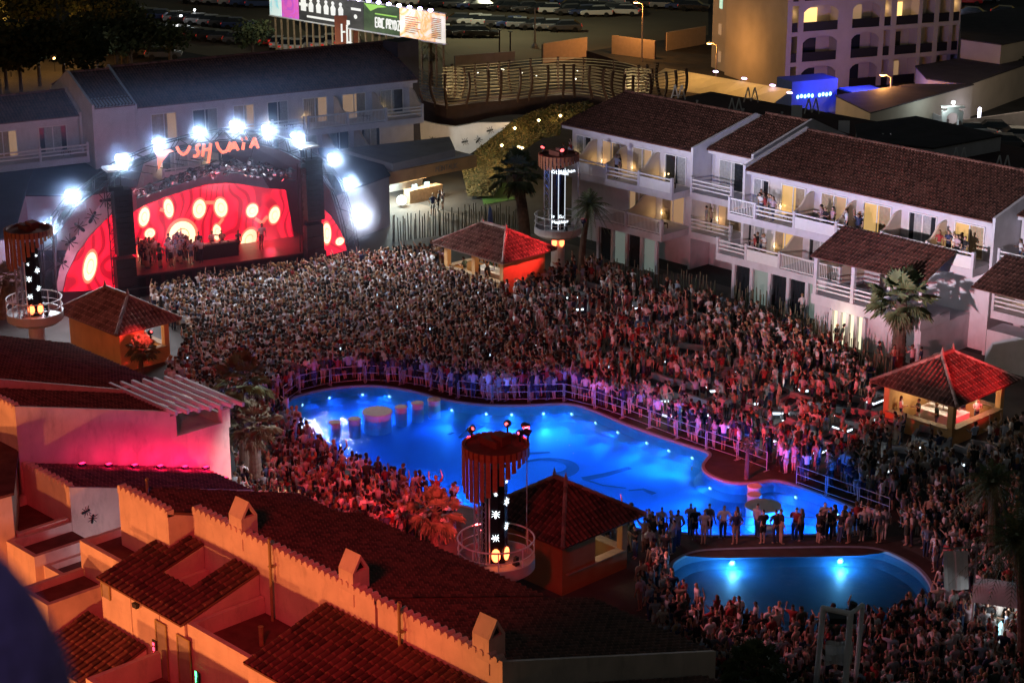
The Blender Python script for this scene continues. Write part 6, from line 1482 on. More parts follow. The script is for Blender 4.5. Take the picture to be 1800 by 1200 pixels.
# poses: joints for right(+x)/left(-x) arm: elbow, wrist ; legs: knee, ankle offsets. figure faces -y
def pose(armR, armL, stance=.11, kneeR=(0,0), kneeL=(0,0), female=False, head=(0,-.015)):
    return dict(armR=armR, armL=armL, stance=stance, kneeR=kneeR, kneeL=kneeL, female=female, head=head)
DOWN = ((.25,.02,1.14),(.27,-.06,.89)); UP = ((.34,-.05,1.62),(.30,-.10,1.90)); PH = ((.27,-.16,1.30),(.13,-.36,1.50)); HIP = ((.36,.10,1.16),(.19,-.02,.99)); CR = ((.25,-.05,1.16),(.02,-.20,1.20)); OUT = ((.40,-.12,1.36),(.46,-.34,1.52)); DR = ((.25,-.06,1.16),(.20,-.30,1.22))
POSES = [('standing with arms at the sides', pose(DOWN, DOWN)), ('with one arm raised', pose(UP, DOWN, .13)), ('holding a phone up', pose(PH, PH, .10)), ('with both arms raised', pose(UP, UP, .14)), ('with hands on hips', pose(HIP, HIP, .15)),
         ('with arms folded', pose(CR, CR, .12)), ('holding a drink', pose(DR, DOWN, .10, (0,-.06))), ('with one arm reaching out', pose(OUT, DR, .13, (0,-.04))),
         ('standing with arms at the sides', pose(DOWN, DR, .08, (0,-.05), female=True)), ('with one arm raised', pose(DR, UP, .10, female=True))]
def joints(ps):
    f = ps['female']; sh = .165 if f else .20; J = {'pelvis':(0,0,.96),'spine':(0,-.005,1.12),'chest':(0,0,1.32),'neck':(0,0,1.49),'hb':(ps['head'][0],ps['head'][1],1.57),'hd':(ps['head'][0],ps['head'][1]-.005,1.65),'ht':(ps['head'][0],ps['head'][1]+.01,1.73)}
    for s, k, ar in ((1,'R',ps['armR']),(-1,'L',ps['armL'])):
        J['sh'+k] = (s*sh,0,1.42); J['el'+k] = (s*ar[0][0],ar[0][1],ar[0][2]); J['wr'+k] = (s*ar[1][0],ar[1][1],ar[1][2])
        e, w_ = Vector(J['el'+k]), Vector(J['wr'+k]); J['pa'+k] = tuple(w_+(w_-e).normalized()*.075)
        kx, ky = ps['knee'+k]; st_ = ps['stance']*.68
        J['hp'+k] = (s*.092,0,.90); J['kn'+k] = (s*(st_*.95),ky-.015,.50); J['an'+k] = (s*st_,.02,.09); J['to'+k] = (s*(st_+.02),-.14,.035)
    return J
def build_proto(ps):
    f = ps['female']; J = joints(ps); names = list(J); idx = {n: i for i, n in enumerate(names)}
    rad = {'pelvis':(.15,.105),'spine':(.115 if f else .135,.09),'chest':(.14 if f else .165,.11),'neck':(.055,.055),'hb':(.065,.075),'hd':(.078,.095),'ht':(.05,.06)}
    for k in 'RL': rad.update({'sh'+k:(.055 if f else .065,)*2,'el'+k:(.038 if f else .045,)*2,'wr'+k:(.026,.026),'pa'+k:(.032,.018),'hp'+k:(.085,.085),'kn'+k:(.056,.056),'an'+k:(.037,.037),'to'+k:(.035,.028)})
    V = [J[n] for n in names]; Rr = [rad[n] for n in names]
    E = [('pelvis','spine'),('spine','chest'),('chest','neck'),('neck','hb'),('hb','hd'),('hd','ht')]
    for k in 'RL': E += [('chest','sh'+k),('sh'+k,'el'+k),('el'+k,'wr'+k),('wr'+k,'pa'+k),('pelvis','hp'+k),('hp'+k,'kn'+k),('kn'+k,'an'+k),('an'+k,'to'+k)]
    E = [(idx[a], idx[b]) for a, b in E]
    # nose
    V.append((J['hd'][0], J['hd'][1]-.105, 1.635)); Rr.append((.012,.014)); E.append((idx['hd'], len(V)-1))
    for k, s in (('R',1),('L',-1)):   # five fingers on each hand
        w_, p_ = Vector(J['wr'+k]), Vector(J['pa'+k]); d = (p_-w_).normalized(); sd = d.cross(Vector((0,1,0)) if abs(d.y) < .8 else Vector((0,0,1))).normalized(); up = sd.cross(d)
        for i, (o_, l_) in enumerate(((-.028,.058),(-.010,.070),(.010,.066),(.027,.052))):
            b_ = p_+sd*o_+d*.012; m_ = b_+d*l_*.55+up*.006; e_ = m_+d*l_*.35+up*.022
            V += [tuple(b_),tuple(m_),tuple(e_)]; Rr += [(.009,.009)]*3; n = len(V); E += [(idx['pa'+k],n-3),(n-3,n-2),(n-2,n-1)]
        t1 = w_+d*.03+sd*(-.036); t2 = t1+d*.035-sd*.018+up*.008; V += [tuple(t1),tuple(t2)]; Rr += [(.011,.011),(.009,.009)]; n = len(V); E += [(idx['wr'+k],n-2),(n-2,n-1)]
    me = bpy.data.meshes.new('p'); me.from_pydata(V, E, []); ob = bpy.data.objects.new('p', me); sc.collection.objects.link(ob)
    ob.modifiers.new('s','SKIN'); sv = me.skin_vertices[0].data
    for i, r in enumerate(Rr): sv[i].radius = r; sv[i].use_root = (i == idx['pelvis'])
    ss = ob.modifiers.new('ss','SUBSURF'); ss.levels = 1; ss.render_levels = 1
    dg = bpy.context.evaluated_depsgraph_get(); em = bpy.data.meshes.new_from_object(ob.evaluated_get(dg)); bpy.data.objects.remove(ob)
    vs = [v.co.copy() for v in em.vertices]; nv = [v.normal.copy() for v in em.vertices]; fs = [tuple(p.vertices) for p in em.polygons]
    # nearest bone per vertex
    B = [('torso','pelvis','spine'),('torso','spine','chest'),('torso','chest','neck'),('head','hb','hd'),('head','hd','ht')]
    for k in 'RL': B += [('torso','chest','sh'+k),('uarm','sh'+k,'el'+k),('farm','el'+k,'wr'+k),('hand','wr'+k,'pa'+k),('hip','pelvis','hp'+k),('thigh','hp'+k,'kn'+k),('shin','kn'+k,'an'+k),('foot','an'+k,'to'+k)]
    seg = [(t, Vector(J[a]), Vector(J[b])) for t, a, b in B]; cl = []
    for v in vs:
        best = (9e9, None, 0)
        for t, a, b in seg:
            d = b-a; u = max(0, min(1, (v-a).dot(d)/d.length_squared)); q = (v-(a+d*u)).length
            if q < best[0]: best = (q, t, u)
        cl.append((best[1], best[2]))
    def shell(test, off_, name, mt):
        keep = [f_ for f_ in fs if all(test(vs[i], cl[i]) for i in f_)]; ids = sorted({i for f_ in keep for i in f_}); mp = {i: j for j, i in enumerate(ids)}
        m = bpy.data.meshes.new(name); m.from_pydata([vs[i]+nv[i]*off_ for i in ids], [], [tuple(mp[i] for i in f_) for f_ in keep]); m.materials.append(M[mt]); m.polygons.foreach_set('use_smooth', [True]*len(m.polygons)); return m
    em.materials.clear(); em.materials.append(M['skin']); em.polygons.foreach_set('use_smooth', [True]*len(em.polygons)); em.name = 'body'
    top = shell(lambda v, c: c[0] in ('torso','hip') and v.z > (.98 if not f else 1.02) and v.z < 1.50 or (c[0] == 'uarm' and c[1] < (.75 if not f else .25)), .014, 'shirt', 'cloth')
    shorts = shell(lambda v, c: c[0] in ('torso','hip') and v.z < 1.02 or (c[0] == 'thigh' and c[1] < .85), .016, 'shorts', 'cloth')
    trous = shell(lambda v, c: c[0] in ('torso','hip') and v.z < 1.02 or c[0] == 'thigh' or (c[0] == 'shin' and c[1] < .96), .018, 'trousers', 'cloth')
    hair = shell(lambda v, c: c[0] == 'head' and (v.z > 1.70 or (v.y > -.02+J['hd'][1] and v.z > 1.60)), .018, 'hair', 'hair')
    if f:
        bm_ = MB(); n = 8; hx, hy = J['hd'][0], J['hd'][1]
        bm_.add([(hx+(i/n-.5)*w_, hy+.055+.06*math.sin(math.pi*i/n)+dy, z) for (w_, z, dy) in ((.13,1.72,-.02),(.19,1.62,0),(.21,1.50,0),(.20,1.38,.02),(.12,1.30,.02)) for i in range(n+1)], [(r_*(n+1)+i, r_*(n+1)+i+1, (r_+1)*(n+1)+i+1, (r_+1)*(n+1)+i) for r_ in range(4) for i in range(n)])
        o = len(hair.vertices); v0 = [v.co.copy() for v in hair.vertices]; f0 = [tuple(p.vertices) for p in hair.polygons]; m = bpy.data.meshes.new('hair'); m.from_pydata(v0+[Vector(v) for v in bm_.v], [], f0+[tuple(i+o for i in q) for q in bm_.f]); m.materials.append(M['hair']); m.polygons.foreach_set('use_smooth', [True]*len(m.polygons)); hair = m
    dress = MB(); dress.lathe((0,0,0), [(.125,1.10),(.155,1.0),(.175,.90),(.195,.72),(.205,.60)], 14); 
    dress.v = [(x, y*.75, z) for x, y, z in dress.v]; dm = bpy.data.meshes.new('skirt'); dm.from_pydata(dress.v, [], dress.f); dm.materials.append(M['cloth']); dm.polygons.foreach_set('use_smooth', [True]*len(dm.polygons))
    return dict(body=em, shirt=top, shorts=shorts, trousers=trous, hair=hair, skirt=dm)
PROT = [build_proto(p) for _, p in POSES]
def low_poly(ps):
    """simplified figure for the distant mass: vertices, faces, colour slot per vertex (0 skin 1 hair 2 top 3 bottom)"""
    J = joints(ps); f = ps['female']; mb = MB(); sl = []
    def seg(a, b, r1, r2, s, n=5): k = len(mb.v); mb.tube(J[a] if isinstance(a, str) else a, J[b] if isinstance(b, str) else b, r1, n, r2); sl.extend([s]*(len(mb.v)-k))
    rings = [(.94,.15,.11,3),(1.02,.14,.105,3),(1.02,.142,.108,2),(1.15,.115 if f else .14,.10,2),(1.33,.15 if f else .185,.12,2),(1.43,.14 if f else .19,.10,2),(1.49,.06,.06,2)]
    n = 8; vs = []
    for z, rx, ry, s in rings:
        for i in range(n): a = 2*math.pi*i/n; vs.append((rx*math.cos(a), ry*math.sin(a), z))
        sl.extend([s]*n)
    mb.add(vs, [(r*n+i, r*n+(i+1)%n, (r+1)*n+(i+1)%n, (r+1)*n+i) for r in range(len(rings)-1) for i in range(n)])
    seg('neck','hb',.05,.05,0); h = J['hd']
    k = len(mb.v); mb.ball((h[0],h[1],1.635), .098, 8, sc_=(.85,1,1.2)); sl.extend([0]*(len(mb.v)-k))
    k = len(mb.v); mb.ball((h[0],h[1]+.018,1.665), .107, 8, sc_=(.9,.98,1.02)); sl.extend([1]*(len(mb.v)-k))
    if f: k = len(mb.v); mb.ball((h[0],h[1]+.075,1.52), .10, 6, sc_=(1,.5,1.8)); sl.extend([1]*(len(mb.v)-k))
    for q in 'RL':
        e = Vector(J['el'+q]).lerp(Vector(J['sh'+q]), .35); seg('sh'+q, e, .06, .052, 2); seg(e, 'el'+q, .045, .04, 0); seg('el'+q,'wr'+q,.04,.03,0); seg('wr'+q,'pa'+q,.035,.025,0,4)
        kn = Vector(J['kn'+q]); up = Vector(J['hp'+q]).lerp(kn, .8); seg('hp'+q, up, .088, .07, 3); seg(up, 'kn'+q, .06, .055, 4); seg('kn'+q,'an'+q,.055,.038,4); seg('an'+q,'to'+q,.04,.035,5,4)
    fs = [q for q in mb.f]; return np.array(mb.v, 'f'), fs, np.array(sl)
LOW = [low_poly(p) for _, p in POSES]
# ---- where people stand
STG = SF.w(xm, 0)
def region(px, dens, name, jitter=.3):
    P = [G(x, y).xy for x, y in px]; x0, x1 = min(p.x for p in P), max(p.x for p in P); y0, y1 = min(p.y for p in P), max(p.y for p in P); s = 1/math.sqrt(dens); out = []
    y = y0; r = 0
    while y < y1:
        x = x0+(s/2 if r % 2 else 0)
        while x < x1:
            q = (x+random.uniform(-jitter,jitter)*s, y+random.uniform(-jitter,jitter)*s)
            if inside(q, P): out.append((q[0], q[1], name))
            x += s
        y += s*.9; r += 1
    return out
pts = []
pts += region([(258,548),(330,524),(420,514),(560,484),(640,436),(700,425),(765,455),(830,490),(900,505),(875,560),(905,640),(1010,695),(985,704),(900,708),(850,706),(795,698),(745,681),(650,672),(605,672),(555,681),(505,697),(470,722),(395,750),(330,705),(290,690),(330,640),(330,600)], 3.9, 'in the packed crowd before the stage', .38)
pts += region([(895,505),(1000,490),(1100,490),(1250,525),(1400,600),(1500,650),(1545,700),(1545,760),(1640,800),(1795,775),(1795,865),(1640,880),(1566,903),(1475,873),(1345,820),(1215,778),(1120,741),(1030,712),(960,690),(880,600)], 2.1, 'on the lounge terrace', .45)
pts += region([(430,765),(505,745),(560,815),(650,852),(750,888),(800,902),(800,960),(640,960),(480,960),(410,900)], 2.6, 'at the near left side of the main pool', .4)
pts += region([(960,925),(1090,940),(1200,952),(1218,966),(1188,985),(1172,1010),(1185,1050),(1235,1096),(1340,1120),(1460,1126),(1560,1114),(1632,1085),(1655,1040),(1640,1003),(1600,975),(1575,962),(1585,915),(1640,885),(1795,872),(1795,1110),(1795,1300),(1240,1300),(1175,1180),(1130,1110),(1120,1060),(1140,1000),(1010,960)], 2.35, 'among the crowd round the small pool', .42)
LINE = [(1222,950),(1256,944),(1292,958),(1340,957),(1373,957),(1395,951),(1446,945),(1474,955),(1514,953),(1534,947),(1553,950),(1213,944),(1236,958),(1247,946),(1270,948),(1286,962),(1297,948),(1317,944),(1331,946),(1347,944),(1363,956),(1380,944),(1366,945),(1408,952),(1432,944),(1438,956),(1456,952),(1466,944),(1484,946),(1492,956),(1505,944),(1524,944),(1545,956)]
pts += [(G(x,y).x, G(x,y).y, 'lined up on the walkway between the pools') for x, y in LINE]
KI = [(-99,-90.6,86.5,93),(-103.3,-95.6,58.9,64.4),(-59.6,-53,85,92.2),(-61.6,-54.9,56.2,62.6),(-90,-49,95.2,120),(-64,-40,33,53)]
tw = [(pN.x,pN.y,1.2),(pC.x,pC.y,1.0),(pL.x,pL.y,1.2)]
pool1c = [p.xy for p in offset(pool1, .35)]; pool2c = [p.xy for p in offset(pool2, .3)]
def free(x, y):
    if inside((x,y), pool1c) or inside((x,y), pool2c): return False
    if any(a < x < b and c < y < d for a, b, c, d in KI): return False
    if any((x-a)**2+(y-b)**2 < r*r for a, b, r in tw+obst): return False
    d = Vector((x,y))-SF.o.xy; n = Vector((-math.sin(SF.r), math.cos(SF.r))); 
    if d.dot(n) > -2.0: return False
    return True
pts = [p for p in pts if free(p[0], p[1])]
bpy.context.view_layer.update(); dg = bpy.context.evaluated_depsgraph_get(); CAMP = Vector((0,0,CAM_H))
def visible(p):
    u, v = PJ(p)
    if not (6 < u < 1794 and 0 < v < 1196): return False
    d = p-CAMP; hit = sc.ray_cast(dg, CAMP+d.normalized()*8, d.normalized(), distance=d.length-8.3); return not hit[0]
pts.sort(key=lambda p: (p[0]**2+p[1]**2))
near_, far_ = [], []
seen_n = 0
for p in pts:
    if len(near_) < 296 and visible(Vector((p[0],p[1],1.6))) and visible(Vector((p[0],p[1],1.1))): near_.append(p)
    else: far_.append(p)
ppl = []
for (x, y, where) in near_:
    pi = random.choices(range(len(POSES)), [5,1,2,.6,1,2,3,1.5,5,1])[0]; fem = POSES[pi][1]['female']; P_ = PROT[pi]
    if 'lined up' in where: pi = random.choice([0,0,2,4,6,8,8,5]); P_ = PROT[pi]; fem = POSES[pi][1]['female']
    tc, tn = random.choice(TP); hc, hn = random.choice(HR); bc, bn = random.choice(BT); skirt = fem and random.random() < .4
    if skirt: bn = 'skirt'; bc = tc
    sct = random.uniform(1.0,1.09)*(.94 if fem else 1)
    o = bpy.data.objects.new('person', P_['body']); sc.collection.objects.link(o); o.location = (x,y,.015); o.scale = (sct,)*3
    fdir = math.atan2(STG.y-y, STG.x-x)+random.gauss(0,.45)
    if random.random() < .15: fdir += random.uniform(-2,2)
    if where.startswith('lined'): fdir = R(90)+R(46)+random.gauss(0,.8)
    o.rotation_euler = (random.gauss(.02,.035), random.gauss(0,.035), fdir+math.pi/2); o.color = (*random.choice(SK),1)
    for nm, me, c in (('hair',P_['hair'],hc),('top',P_['shirt'],tc),('skirt' if skirt else 'trousers' if 'trousers' in bn or 'jeans' in bn else 'shorts', P_['skirt'] if skirt else P_['trousers'] if 'trousers' in bn or 'jeans' in bn else P_['shorts'], bc)):
        ch = bpy.data.objects.new(nm, me); sc.collection.objects.link(ch); ch.parent = o; ch.color = (*c,1)
    u, v = PJ((x,y,0)); zone = {'in the packed crowd before the stage':'in the packed crowd','at the near left side of the main pool':'left of main pool','lined up on the walkway between the pools':'between the pools'}.get(where, where)
    if 'small pool' in where:
        zone = 'right of the main pool' if v < 930 and u > 1500 else 'beside the near pavilion' if u < 1180 and v < 1030 else 'left of the small pool' if u < 1240 else 'right of the small pool' if u > 1560 and v < 1060 else 'below the small pool'
    ppl.append((zone, '%s-haired person in %s top, %s' % (hn, tn, bn), POSES[pi][0], u, v, o))
ppl.sort(key=lambda t: (t[0], t[1], t[3])); c1 = Counter((t[0], t[1]) for t in ppl); c2 = Counter((t[0], t[1], t[2]) for t in ppl); s2 = Counter()
for zone, desc, ps, u, v, o in ppl:
    lab = desc+', '+zone
    if c1[(zone, desc)] > 1: lab = desc+', '+nth(s2[(zone, desc)])+' such from left, '+zone.replace('the small pool','small pool').replace('the main pool','main pool'); s2[(zone, desc)] += 1
    tag(o, lab.strip(), 'person', 'people standing round the pools')
# the rest of the crowd: one mass
ext = []
for i in range(44):   # guests on the stage
    x = SF.px(random.uniform(246,345), 465, 2.5)[0]; y = random.uniform(.9,3.2); w_ = SF.w(x, y); ext.append((w_.x, w_.y, 1.55, random.gauss(0,.5)+SF.r-math.pi/2))
for dx, y in ((-.9,2.8),(.1,2.9),(.8,2.7),(1.9,2.6),(-2.1,2.4),(3.6,2.4)): w_ = SF.w(xm+dx, y); ext.append((w_.x, w_.y, 1.55, SF.r-math.pi/2))
for (a0, a1, b, z, n) in [(-79.6,-77.0,99.9,5.92,9),(-74.0,-70.6,99.9,5.92,9),(-65.0,-62.4,99.9,5.92,8),(-60.5,-58.8,102.0,5.92,4),(-80.2,-78.0,99.6,3.02,4),(-86.5,-84.5,102.6,3.02,2),(-99.6,-98.0,101.2,5.92,3),(-94,-93,101.2,5.92,2)]:
    for i in range(n): ext.append((random.uniform(a0,a1), b+random.uniform(-.2,.6), z, -math.pi/2-.6+random.gauss(0,.5)))
for (kx, ky, n) in [(-94.8,89.7,8),(-99.5,61.6,5),(-56.3,88.5,7),(-58.2,59.4,5)]:
    for i in range(n): ext.append((kx+random.uniform(-1.9,1.9), ky+random.choice((-1.25,1.25))+random.uniform(-.2,.2), .01, random.uniform(0,6)))
for (x, y) in [(1546,650),(1602,658),(1616,658),(1568,652),(1467,615),(1475,618),(1315,520),(1410,560),(770,372),(778,370),(760,380)]: p = G(x,y); ext.append((p.x,p.y,.01,random.uniform(0,6)))
AV, AC, AF, AL = [], [], [], 0; loops = []; lens = []
def addp(x, y, z, face, sct=None):
    global AL
    pi = random.choices(range(len(POSES)), [5,1.0,1.2,.8,1,2,3,1.5,6,.8])[0]; v, fs, sl = LOW[pi]; fem = POSES[pi][1]['female']
    s = sct or random.uniform(.98,1.10)*(.95 if fem else 1); c, sn = math.cos(face+math.pi/2), math.sin(face+math.pi/2)
    v = v.copy(); lx, ly = random.gauss(0,.035), random.gauss(-.02,.05); v[:,0] = v[:,0]*random.uniform(.92,1.15)+lx*v[:,2]; v[:,1] = v[:,1]*random.uniform(.95,1.15)+ly*v[:,2]*v[:,2]*.6; q = np.empty_like(v); q[:,0] = (v[:,0]*c-v[:,1]*sn)*s+x; q[:,1] = (v[:,0]*sn+v[:,1]*c)*s+y; q[:,2] = v[:,2]*s+z
    sk = np.array(random.choice(SK)); hr = np.array(random.choice(HR)[0]); tp = np.array(random.choice(TP)[0]); bt = np.array(random.choice(BT)[0]); low = sk if random.random() < .6 else bt
    if pi == 11: tp = sk
    pal = np.stack([sk, hr, tp, bt, low, np.array((.1,.1,.1))]); AV.append(q); AC.append(pal[sl])
    for f_ in fs: loops.extend([i+AL for i in f_]); lens.append(len(f_))
    AL += len(v)
for (x, y, where) in far_:
    u, v = PJ((x,y,1))
    if u < -40 or u > 1840 or v > 1320: continue
    fd = math.atan2(STG.y-y, STG.x-x)+random.gauss(0,.35 if 'stage' in where else .8); addp(x, y, .012, fd)
for e in ext: addp(*e)
V_ = np.concatenate(AV); Cc_ = np.concatenate(AC); me = bpy.data.meshes.new('crowd'); me.vertices.add(len(V_)); me.vertices.foreach_set('co', V_.ravel()); me.loops.add(len(loops)); me.loops.foreach_set('vertex_index', np.array(loops,'i')); me.polygons.add(len(lens)); st_i = np.concatenate([[0], np.cumsum(lens)[:-1]]).astype('i'); me.polygons.foreach_set('loop_start', st_i); me.polygons.foreach_set('loop_total', np.array(lens,'i')); me.update(calc_edges=True)
ph = MB()
for _ in range(26):
    q = random.choice(far_); fd = math.atan2(STG.y-q[1], STG.x-q[0]); c_, s_ = math.cos(fd), math.sin(fd); p = Vector((q[0]+c_*.35, q[1]+s_*.35, random.uniform(1.45,1.95))); t = Vector((-s_,c_,0))*.04; u = Vector((0,0,.075))
    ph.add([p-t-u,p+t-u,p+t+u,p-t+u], [(0,1,2,3)])
ca = me.color_attributes.new('Col','FLOAT_COLOR','POINT'); ca.data.foreach_set('color', np.concatenate([Cc_, np.ones((len(Cc_),1))], 1).astype('f').ravel()); me.materials.append(M['crowd']); me.polygons.foreach_set('use_smooth', [True]*len(me.polygons))
emi('phone_glow', (.6,.8,1), 1.5, False); pho = ph.build('phone_screens', 'phone_glow'); tag(pho, 'tiny glowing phone screens held up here and there in the crowd', 'phones', kind='stuff')
oc = bpy.data.objects.new('crowd', me); sc.collection.objects.link(oc); tag(oc, 'dense mass of partygoers filling the terrace before the stage and round the pools', 'crowd', kind='stuff')
print('people', len(near_), 'mass', len(far_)+len(ext), 'verts', len(V_))
# ======================================================= PARTY LIGHTS, STREET LIGHTS OFF FRAME, SMOKE
RED = (1,.045,.06)
def party_spot(loc, tgt, e, ang, lab, col=RED, blend=.6):
    o = empty('party_spotlight', loc, 0, lab, 'spotlight', 'party spotlights'); d = (Vector(tgt)-Vector(loc)).normalized(); q = d.to_track_quat('-Z','Y').to_matrix().to_4x4()
    mb = MB(); mb.mx = q; mb.lathe((0,0,0),[(.08,.22),(.16,.12),(.17,-.12)],10); mb.build('housing','dark_metal',o)
    mb = MB(); mb.mx = q; mb.disc((0,0,0),.15,-.10,10); mb.build('lens','spot_lens',o)
    mb = MB(); mb.tube((0,0,-.05),(0,0,-.4),.05); mb.build('stand','dark_metal',o)
    lamp('party_light', Vector(loc)+d*.3, e, col, 'SPOT', .15, tgt, ang, blend)
emi('spot_lens', (1,.1,.1), 4, False)
tn = Vector((pN.x,pN.y,9.0)); tcx = Vector((pC.x,pC.y,8.95)); tl = Vector((pL.x,pL.y,8.9))
party_spot(tn+Vector((.9,.6,0)), G(1330,690), 42000, 42, 'black spotlight on the near light tower roof aimed over the lounge terrace')
party_spot(tn+Vector((-.3,1.0,0)), G(1100,650), 5000, 30, 'black spotlight on the near light tower roof aimed across the main pool')
party_spot(tn+Vector((-.9,-.6,0)), G(640,850), 3400, 50, 'black spotlight on the near light tower roof aimed at the left crowd')
party_spot(tn+Vector((-1.0,.2,-4.9)), G(765,915,2.0), 8000, 44, 'black spotlight low on the near light tower aimed at the red-lit fan palm')
party_spot(tn+Vector((.5,1.35,0)), G(1450,1010), 6500, 46, 'black spotlight on the near light tower roof aimed at the small pool', (1,.30,.36))
party_spot(tn+Vector((1.1,.9,0)), G(1620,1130), 3300, 52, 'added red spotlight on the near light tower roof tinting the crowd beyond the small pool', (1,.22,.28))  # extra spot added to redden the crowd beyond the small pool
party_spot(tcx+Vector((-.8,-.8,0)), G(815,548), 5200, 11, 'black spotlight on the middle light tower roof aimed at the packed crowd')
party_spot((-87.6,91.4,5.6), (-92.2,89.8,3.5), 3600, 60, 'black spotlight on a slim pole aimed at the middle pavilion roof')
party_spot(tcx+Vector((.9,-.6,0)), G(1150,640), 7000, 34, 'black spotlight on the middle light tower roof aimed at the lounge terrace')
party_spot((-92.8,59.6,3.6), (-96.6,60.6,1.4), 1500, 46, 'small red spotlight washing the wall of the left pavilion')
party_spot((-46.5,87.0,7.5), (-54.3,88.6,3.6), 9000, 34, 'red spotlight aimed at the roof of the right pavilion')
# magenta wash lights on the low roof
for i,(y,z,e) in enumerate([(42.6,5.6,10),(44.0,5.17,26),(45.4,4.74,42),(46.8,4.3,56),(48.2,3.87,70),(49.4,3.5,75),(50.5,2.6,60)]):
    p = Vector((-72.75,y,z+.1)); o = empty('wash_light', p, 0, 'small magenta wash light on the low roof, %s from the ridge' % nth(i), 'spotlight', 'magenta wash lights on the low roof'); mb = MB(); mb.box(-.12,.12,-.15,.15,0,.12); mb.build('housing','black',o); mb = MB(); mb.box(-.1,.1,-.13,.13,.122,.13); mb.build('lens','wash_lens',o) if emi('wash_lens',(1,.02,.12),4,False) else None
    lamp('magenta_light', p+Vector((.25,0,.25)), e, (1,.01,.12), size=.1)
# sodium street lamps on the street side (left of and below the frame) and red facade light of the hotel tower
for i,(a,b,e) in enumerate([(-84,20,8000),(-68,18,12500),(-50,17,13500)]):
    o = empty('bollard_lamp', (a,b,0), 0, 'low orange lamp on the back street, %s from the left, outside the frame' % nth(i), 'bollard lamp', 'low orange lamps')
    mb = MB(); mb.tube((0,0,0),(0,0,1.2),.08,8,.06); mb.build('pole','pole_cream',o); mb = MB(); mb.box(-.2,.2,-.2,.2,1.2,1.3); mb.build('lamp_hood','steel',o); mb = MB(); mb.ball((0,0,1.05),.15,8); mb.build('bulb','sodium',o)
    lamp('sodium_light', (a+.2,b+.4,1.0), e*.92, (1,.30,.085), size=.3)
lamp('tower_red_light', (-30,12,30), 34000, (1,.03,.05), 'SPOT', 2.0, (-61,38.5,5), 42, .3)
# cool lilac terrace lights (from the stage side rig) reaching the right wing
for (x, y, z, tx, e) in ((pN.x,pN.y,9.6,-72,30000),(pN.x,pN.y,9.6,-58,23000),(-94,70,12,-92,10000),(-86,68,9,-80,9000)):
    lamp('facade_light', (x+.5,y+.8,z), e*1.65, (.97,.90,1), 'SPOT', .3, (tx,101,17), 48, .6)
lamp('wall_wash', (-65.6,40.8,4.4), 120, (.6,.8,1), size=.2)
# smoke hanging round the stage
def volume(name, dens, col, an=.3):
    m = bpy.data.materials.new(name); m.use_nodes = True; n = m.node_tree.nodes; n.remove(n['Principled BSDF']); v = n.new('ShaderNodeVolumePrincipled'); v.inputs['Density'].default_value = dens; v.inputs['Color'].default_value = (*col,1); v.inputs['Anisotropy'].default_value = an
    m.node_tree.links.new(v.outputs[0], n['Material Output'].inputs['Volume']); M[name] = m
volume('smoke_thin', .013, (.55,.72,1)); volume('smoke_dense', .16, (.85,.9,1), .0)
mb = MB(); mb.box(L0-4,R0+5,-2.5,9,-.8,14.5); sm = mb.build('stage_smoke','smoke_thin'); sm.location = (SF.o.x,SF.o.y,0); sm.rotation_euler.z = SF.r; tag(sm,'thin pale smoke hanging round the stage and its floodlights','smoke',kind='stuff')
m = M['smoke_dense']; n = m.node_tree.nodes; l = m.node_tree.links; vp = [q for q in n if q.type == 'PRINCIPLED_VOLUME'][0]; tc = n.new('ShaderNodeTexCoord'); ln = n.new('ShaderNodeVectorMath'); ln.operation = 'LENGTH'; sclv = n.new('ShaderNodeVectorMath'); sclv.operation = 'DIVIDE'; sclv.inputs[1].default_value = (2.6,1.6,2.4)
nz = n.new('ShaderNodeTexNoise'); nz.inputs['Scale'].default_value = 1.1; l.new(tc.outputs['Object'], nz.inputs[0]); l.new(tc.outputs['Object'], sclv.inputs[0]); l.new(sclv.outputs[0], ln.inputs[0])
mr = n.new('ShaderNodeMapRange'); mr.inputs[1].default_value = .95; mr.inputs[2].default_value = .1; mr.inputs[3].default_value = 0; mr.inputs[4].default_value = .55; l.new(ln.outputs['Value'], mr.inputs[0]); mu = n.new('ShaderNodeMath'); mu.operation = 'MULTIPLY'; l.new(mr.outputs[0], mu.inputs[0]); l.new(nz.outputs[0], mu.inputs[1]); l.new(mu.outputs[0], vp.inputs['Density'])
x, z = SF.px(624,372,-.6); mb = MB(); mb.ball((0,0,0),1,20,sc_=(2.6,1.6,2.4)); pf = mb.build('smoke_puff','smoke_dense'); pf.location = SF.w(x,-.6,z); tag(pf,'bright white smoke puff round the flood right of the stage','smoke',kind='stuff')
lamp('shoulder_fill', (-1.2,.3,40.2), 22, (.5,.42,1), size=.3)  # unseen fill lamp added beside the camera to brighten the near cloth
lamp('garden_uplight', G(470,900,1.0), 260, (.8,.9,.7), size=.2)
lamp('palm_light', (-66,60,8.5), 9000, (.85,.9,1), 'SPOT', .3, G(435,760,4), 30)

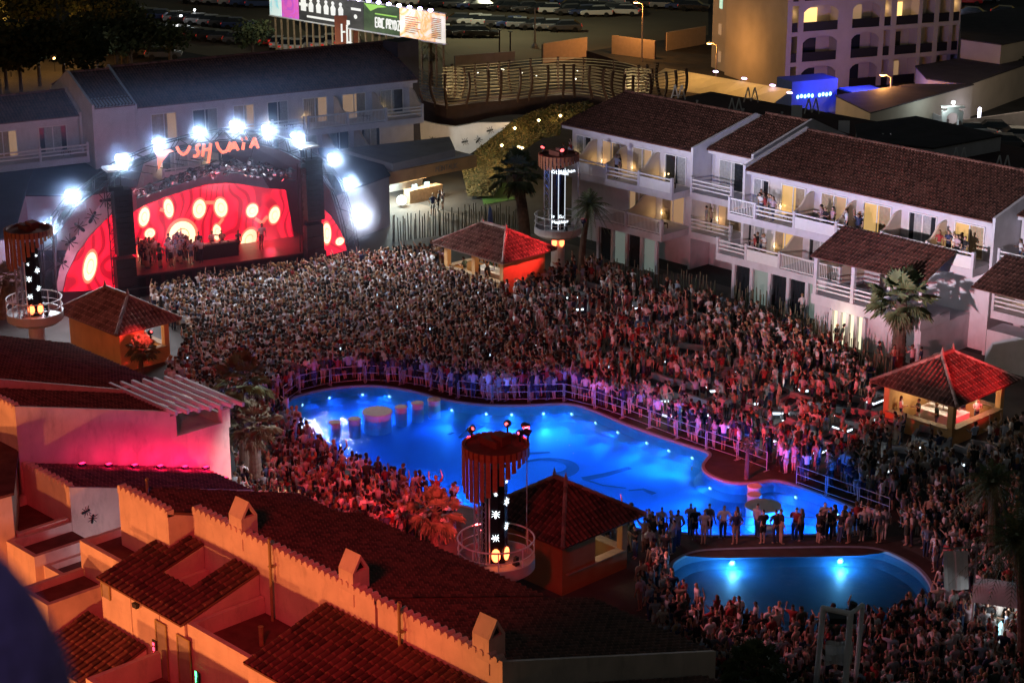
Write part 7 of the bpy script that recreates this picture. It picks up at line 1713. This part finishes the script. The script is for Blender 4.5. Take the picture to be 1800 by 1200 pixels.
def soft_puff(name, dens, rad, col):
    m = bpy.data.materials.new(name); m.use_nodes = True; n = m.node_tree.nodes; l = m.node_tree.links; n.remove(n['Principled BSDF']); v = n.new('ShaderNodeVolumePrincipled'); v.inputs['Color'].default_value = (*col,1); v.inputs['Anisotropy'].default_value = .2
    tc = n.new('ShaderNodeTexCoord'); ln = n.new('ShaderNodeVectorMath'); ln.operation = 'LENGTH'; l.new(tc.outputs['Object'], ln.inputs[0]); mr = n.new('ShaderNodeMapRange'); mr.interpolation_type = 'SMOOTHSTEP'; mr.inputs[1].default_value = rad; mr.inputs[2].default_value = 0; mr.inputs[3].default_value = 0; mr.inputs[4].default_value = dens
    l.new(ln.outputs['Value'], mr.inputs[0]); l.new(mr.outputs[0], v.inputs['Density']); l.new(v.outputs[0], n['Material Output'].inputs['Volume']); M[name] = m
soft_puff('flood_mist', .13, 1.9, (.6,.78,1))
mb = MB(); mb.ball((0,0,0), 1.9, 16); m0 = None
for i, (x, z, r) in enumerate(arcx[:-1]):
    if m0 is None: m0 = mb.build('mist_puff', 'flood_mist'); o = m0
    else: o = m0.copy(); sc.collection.objects.link(o)
    o.location = SF.w(x, -.9, z); o.scale = (.60+r*.8,)*3; tag(o, 'pale glowing mist round the stage floodlight, %s from the left along the arch' % nth(i), 'smoke', kind='stuff')
soft_puff('red_mist_mat', .30, 3.0, (.9,.6,.65))
x, z = SF.px(470,428,2.5); mb = MB(); mb.ball((0,0,0), 3.0, 16); o = mb.build('red_mist', 'red_mist_mat'); o.location = SF.w(x, 2.2, 2.4); o.scale = (1.3,.55,.6); tag(o, 'red lit mist drifting over the right part of the stage floor', 'smoke', kind='stuff')
lamp('stage_red', SF.w(x+.5, 3.2, 2.2), 160, (1,.05,.1), size=.4); lamp('stage_red', SF.w(xm-4, 3.6, 4.5), 260, (1,.04,.08), size=.4)
lamp('cladding_light', SF.w(-11.5,-2.4,3.2), 260, (1,.45,.62), 'POINT', .3)
lamp('cladding_light', SF.w(9.6,-1.8,1.4), 60, (1,.3,.45), 'POINT', .3)
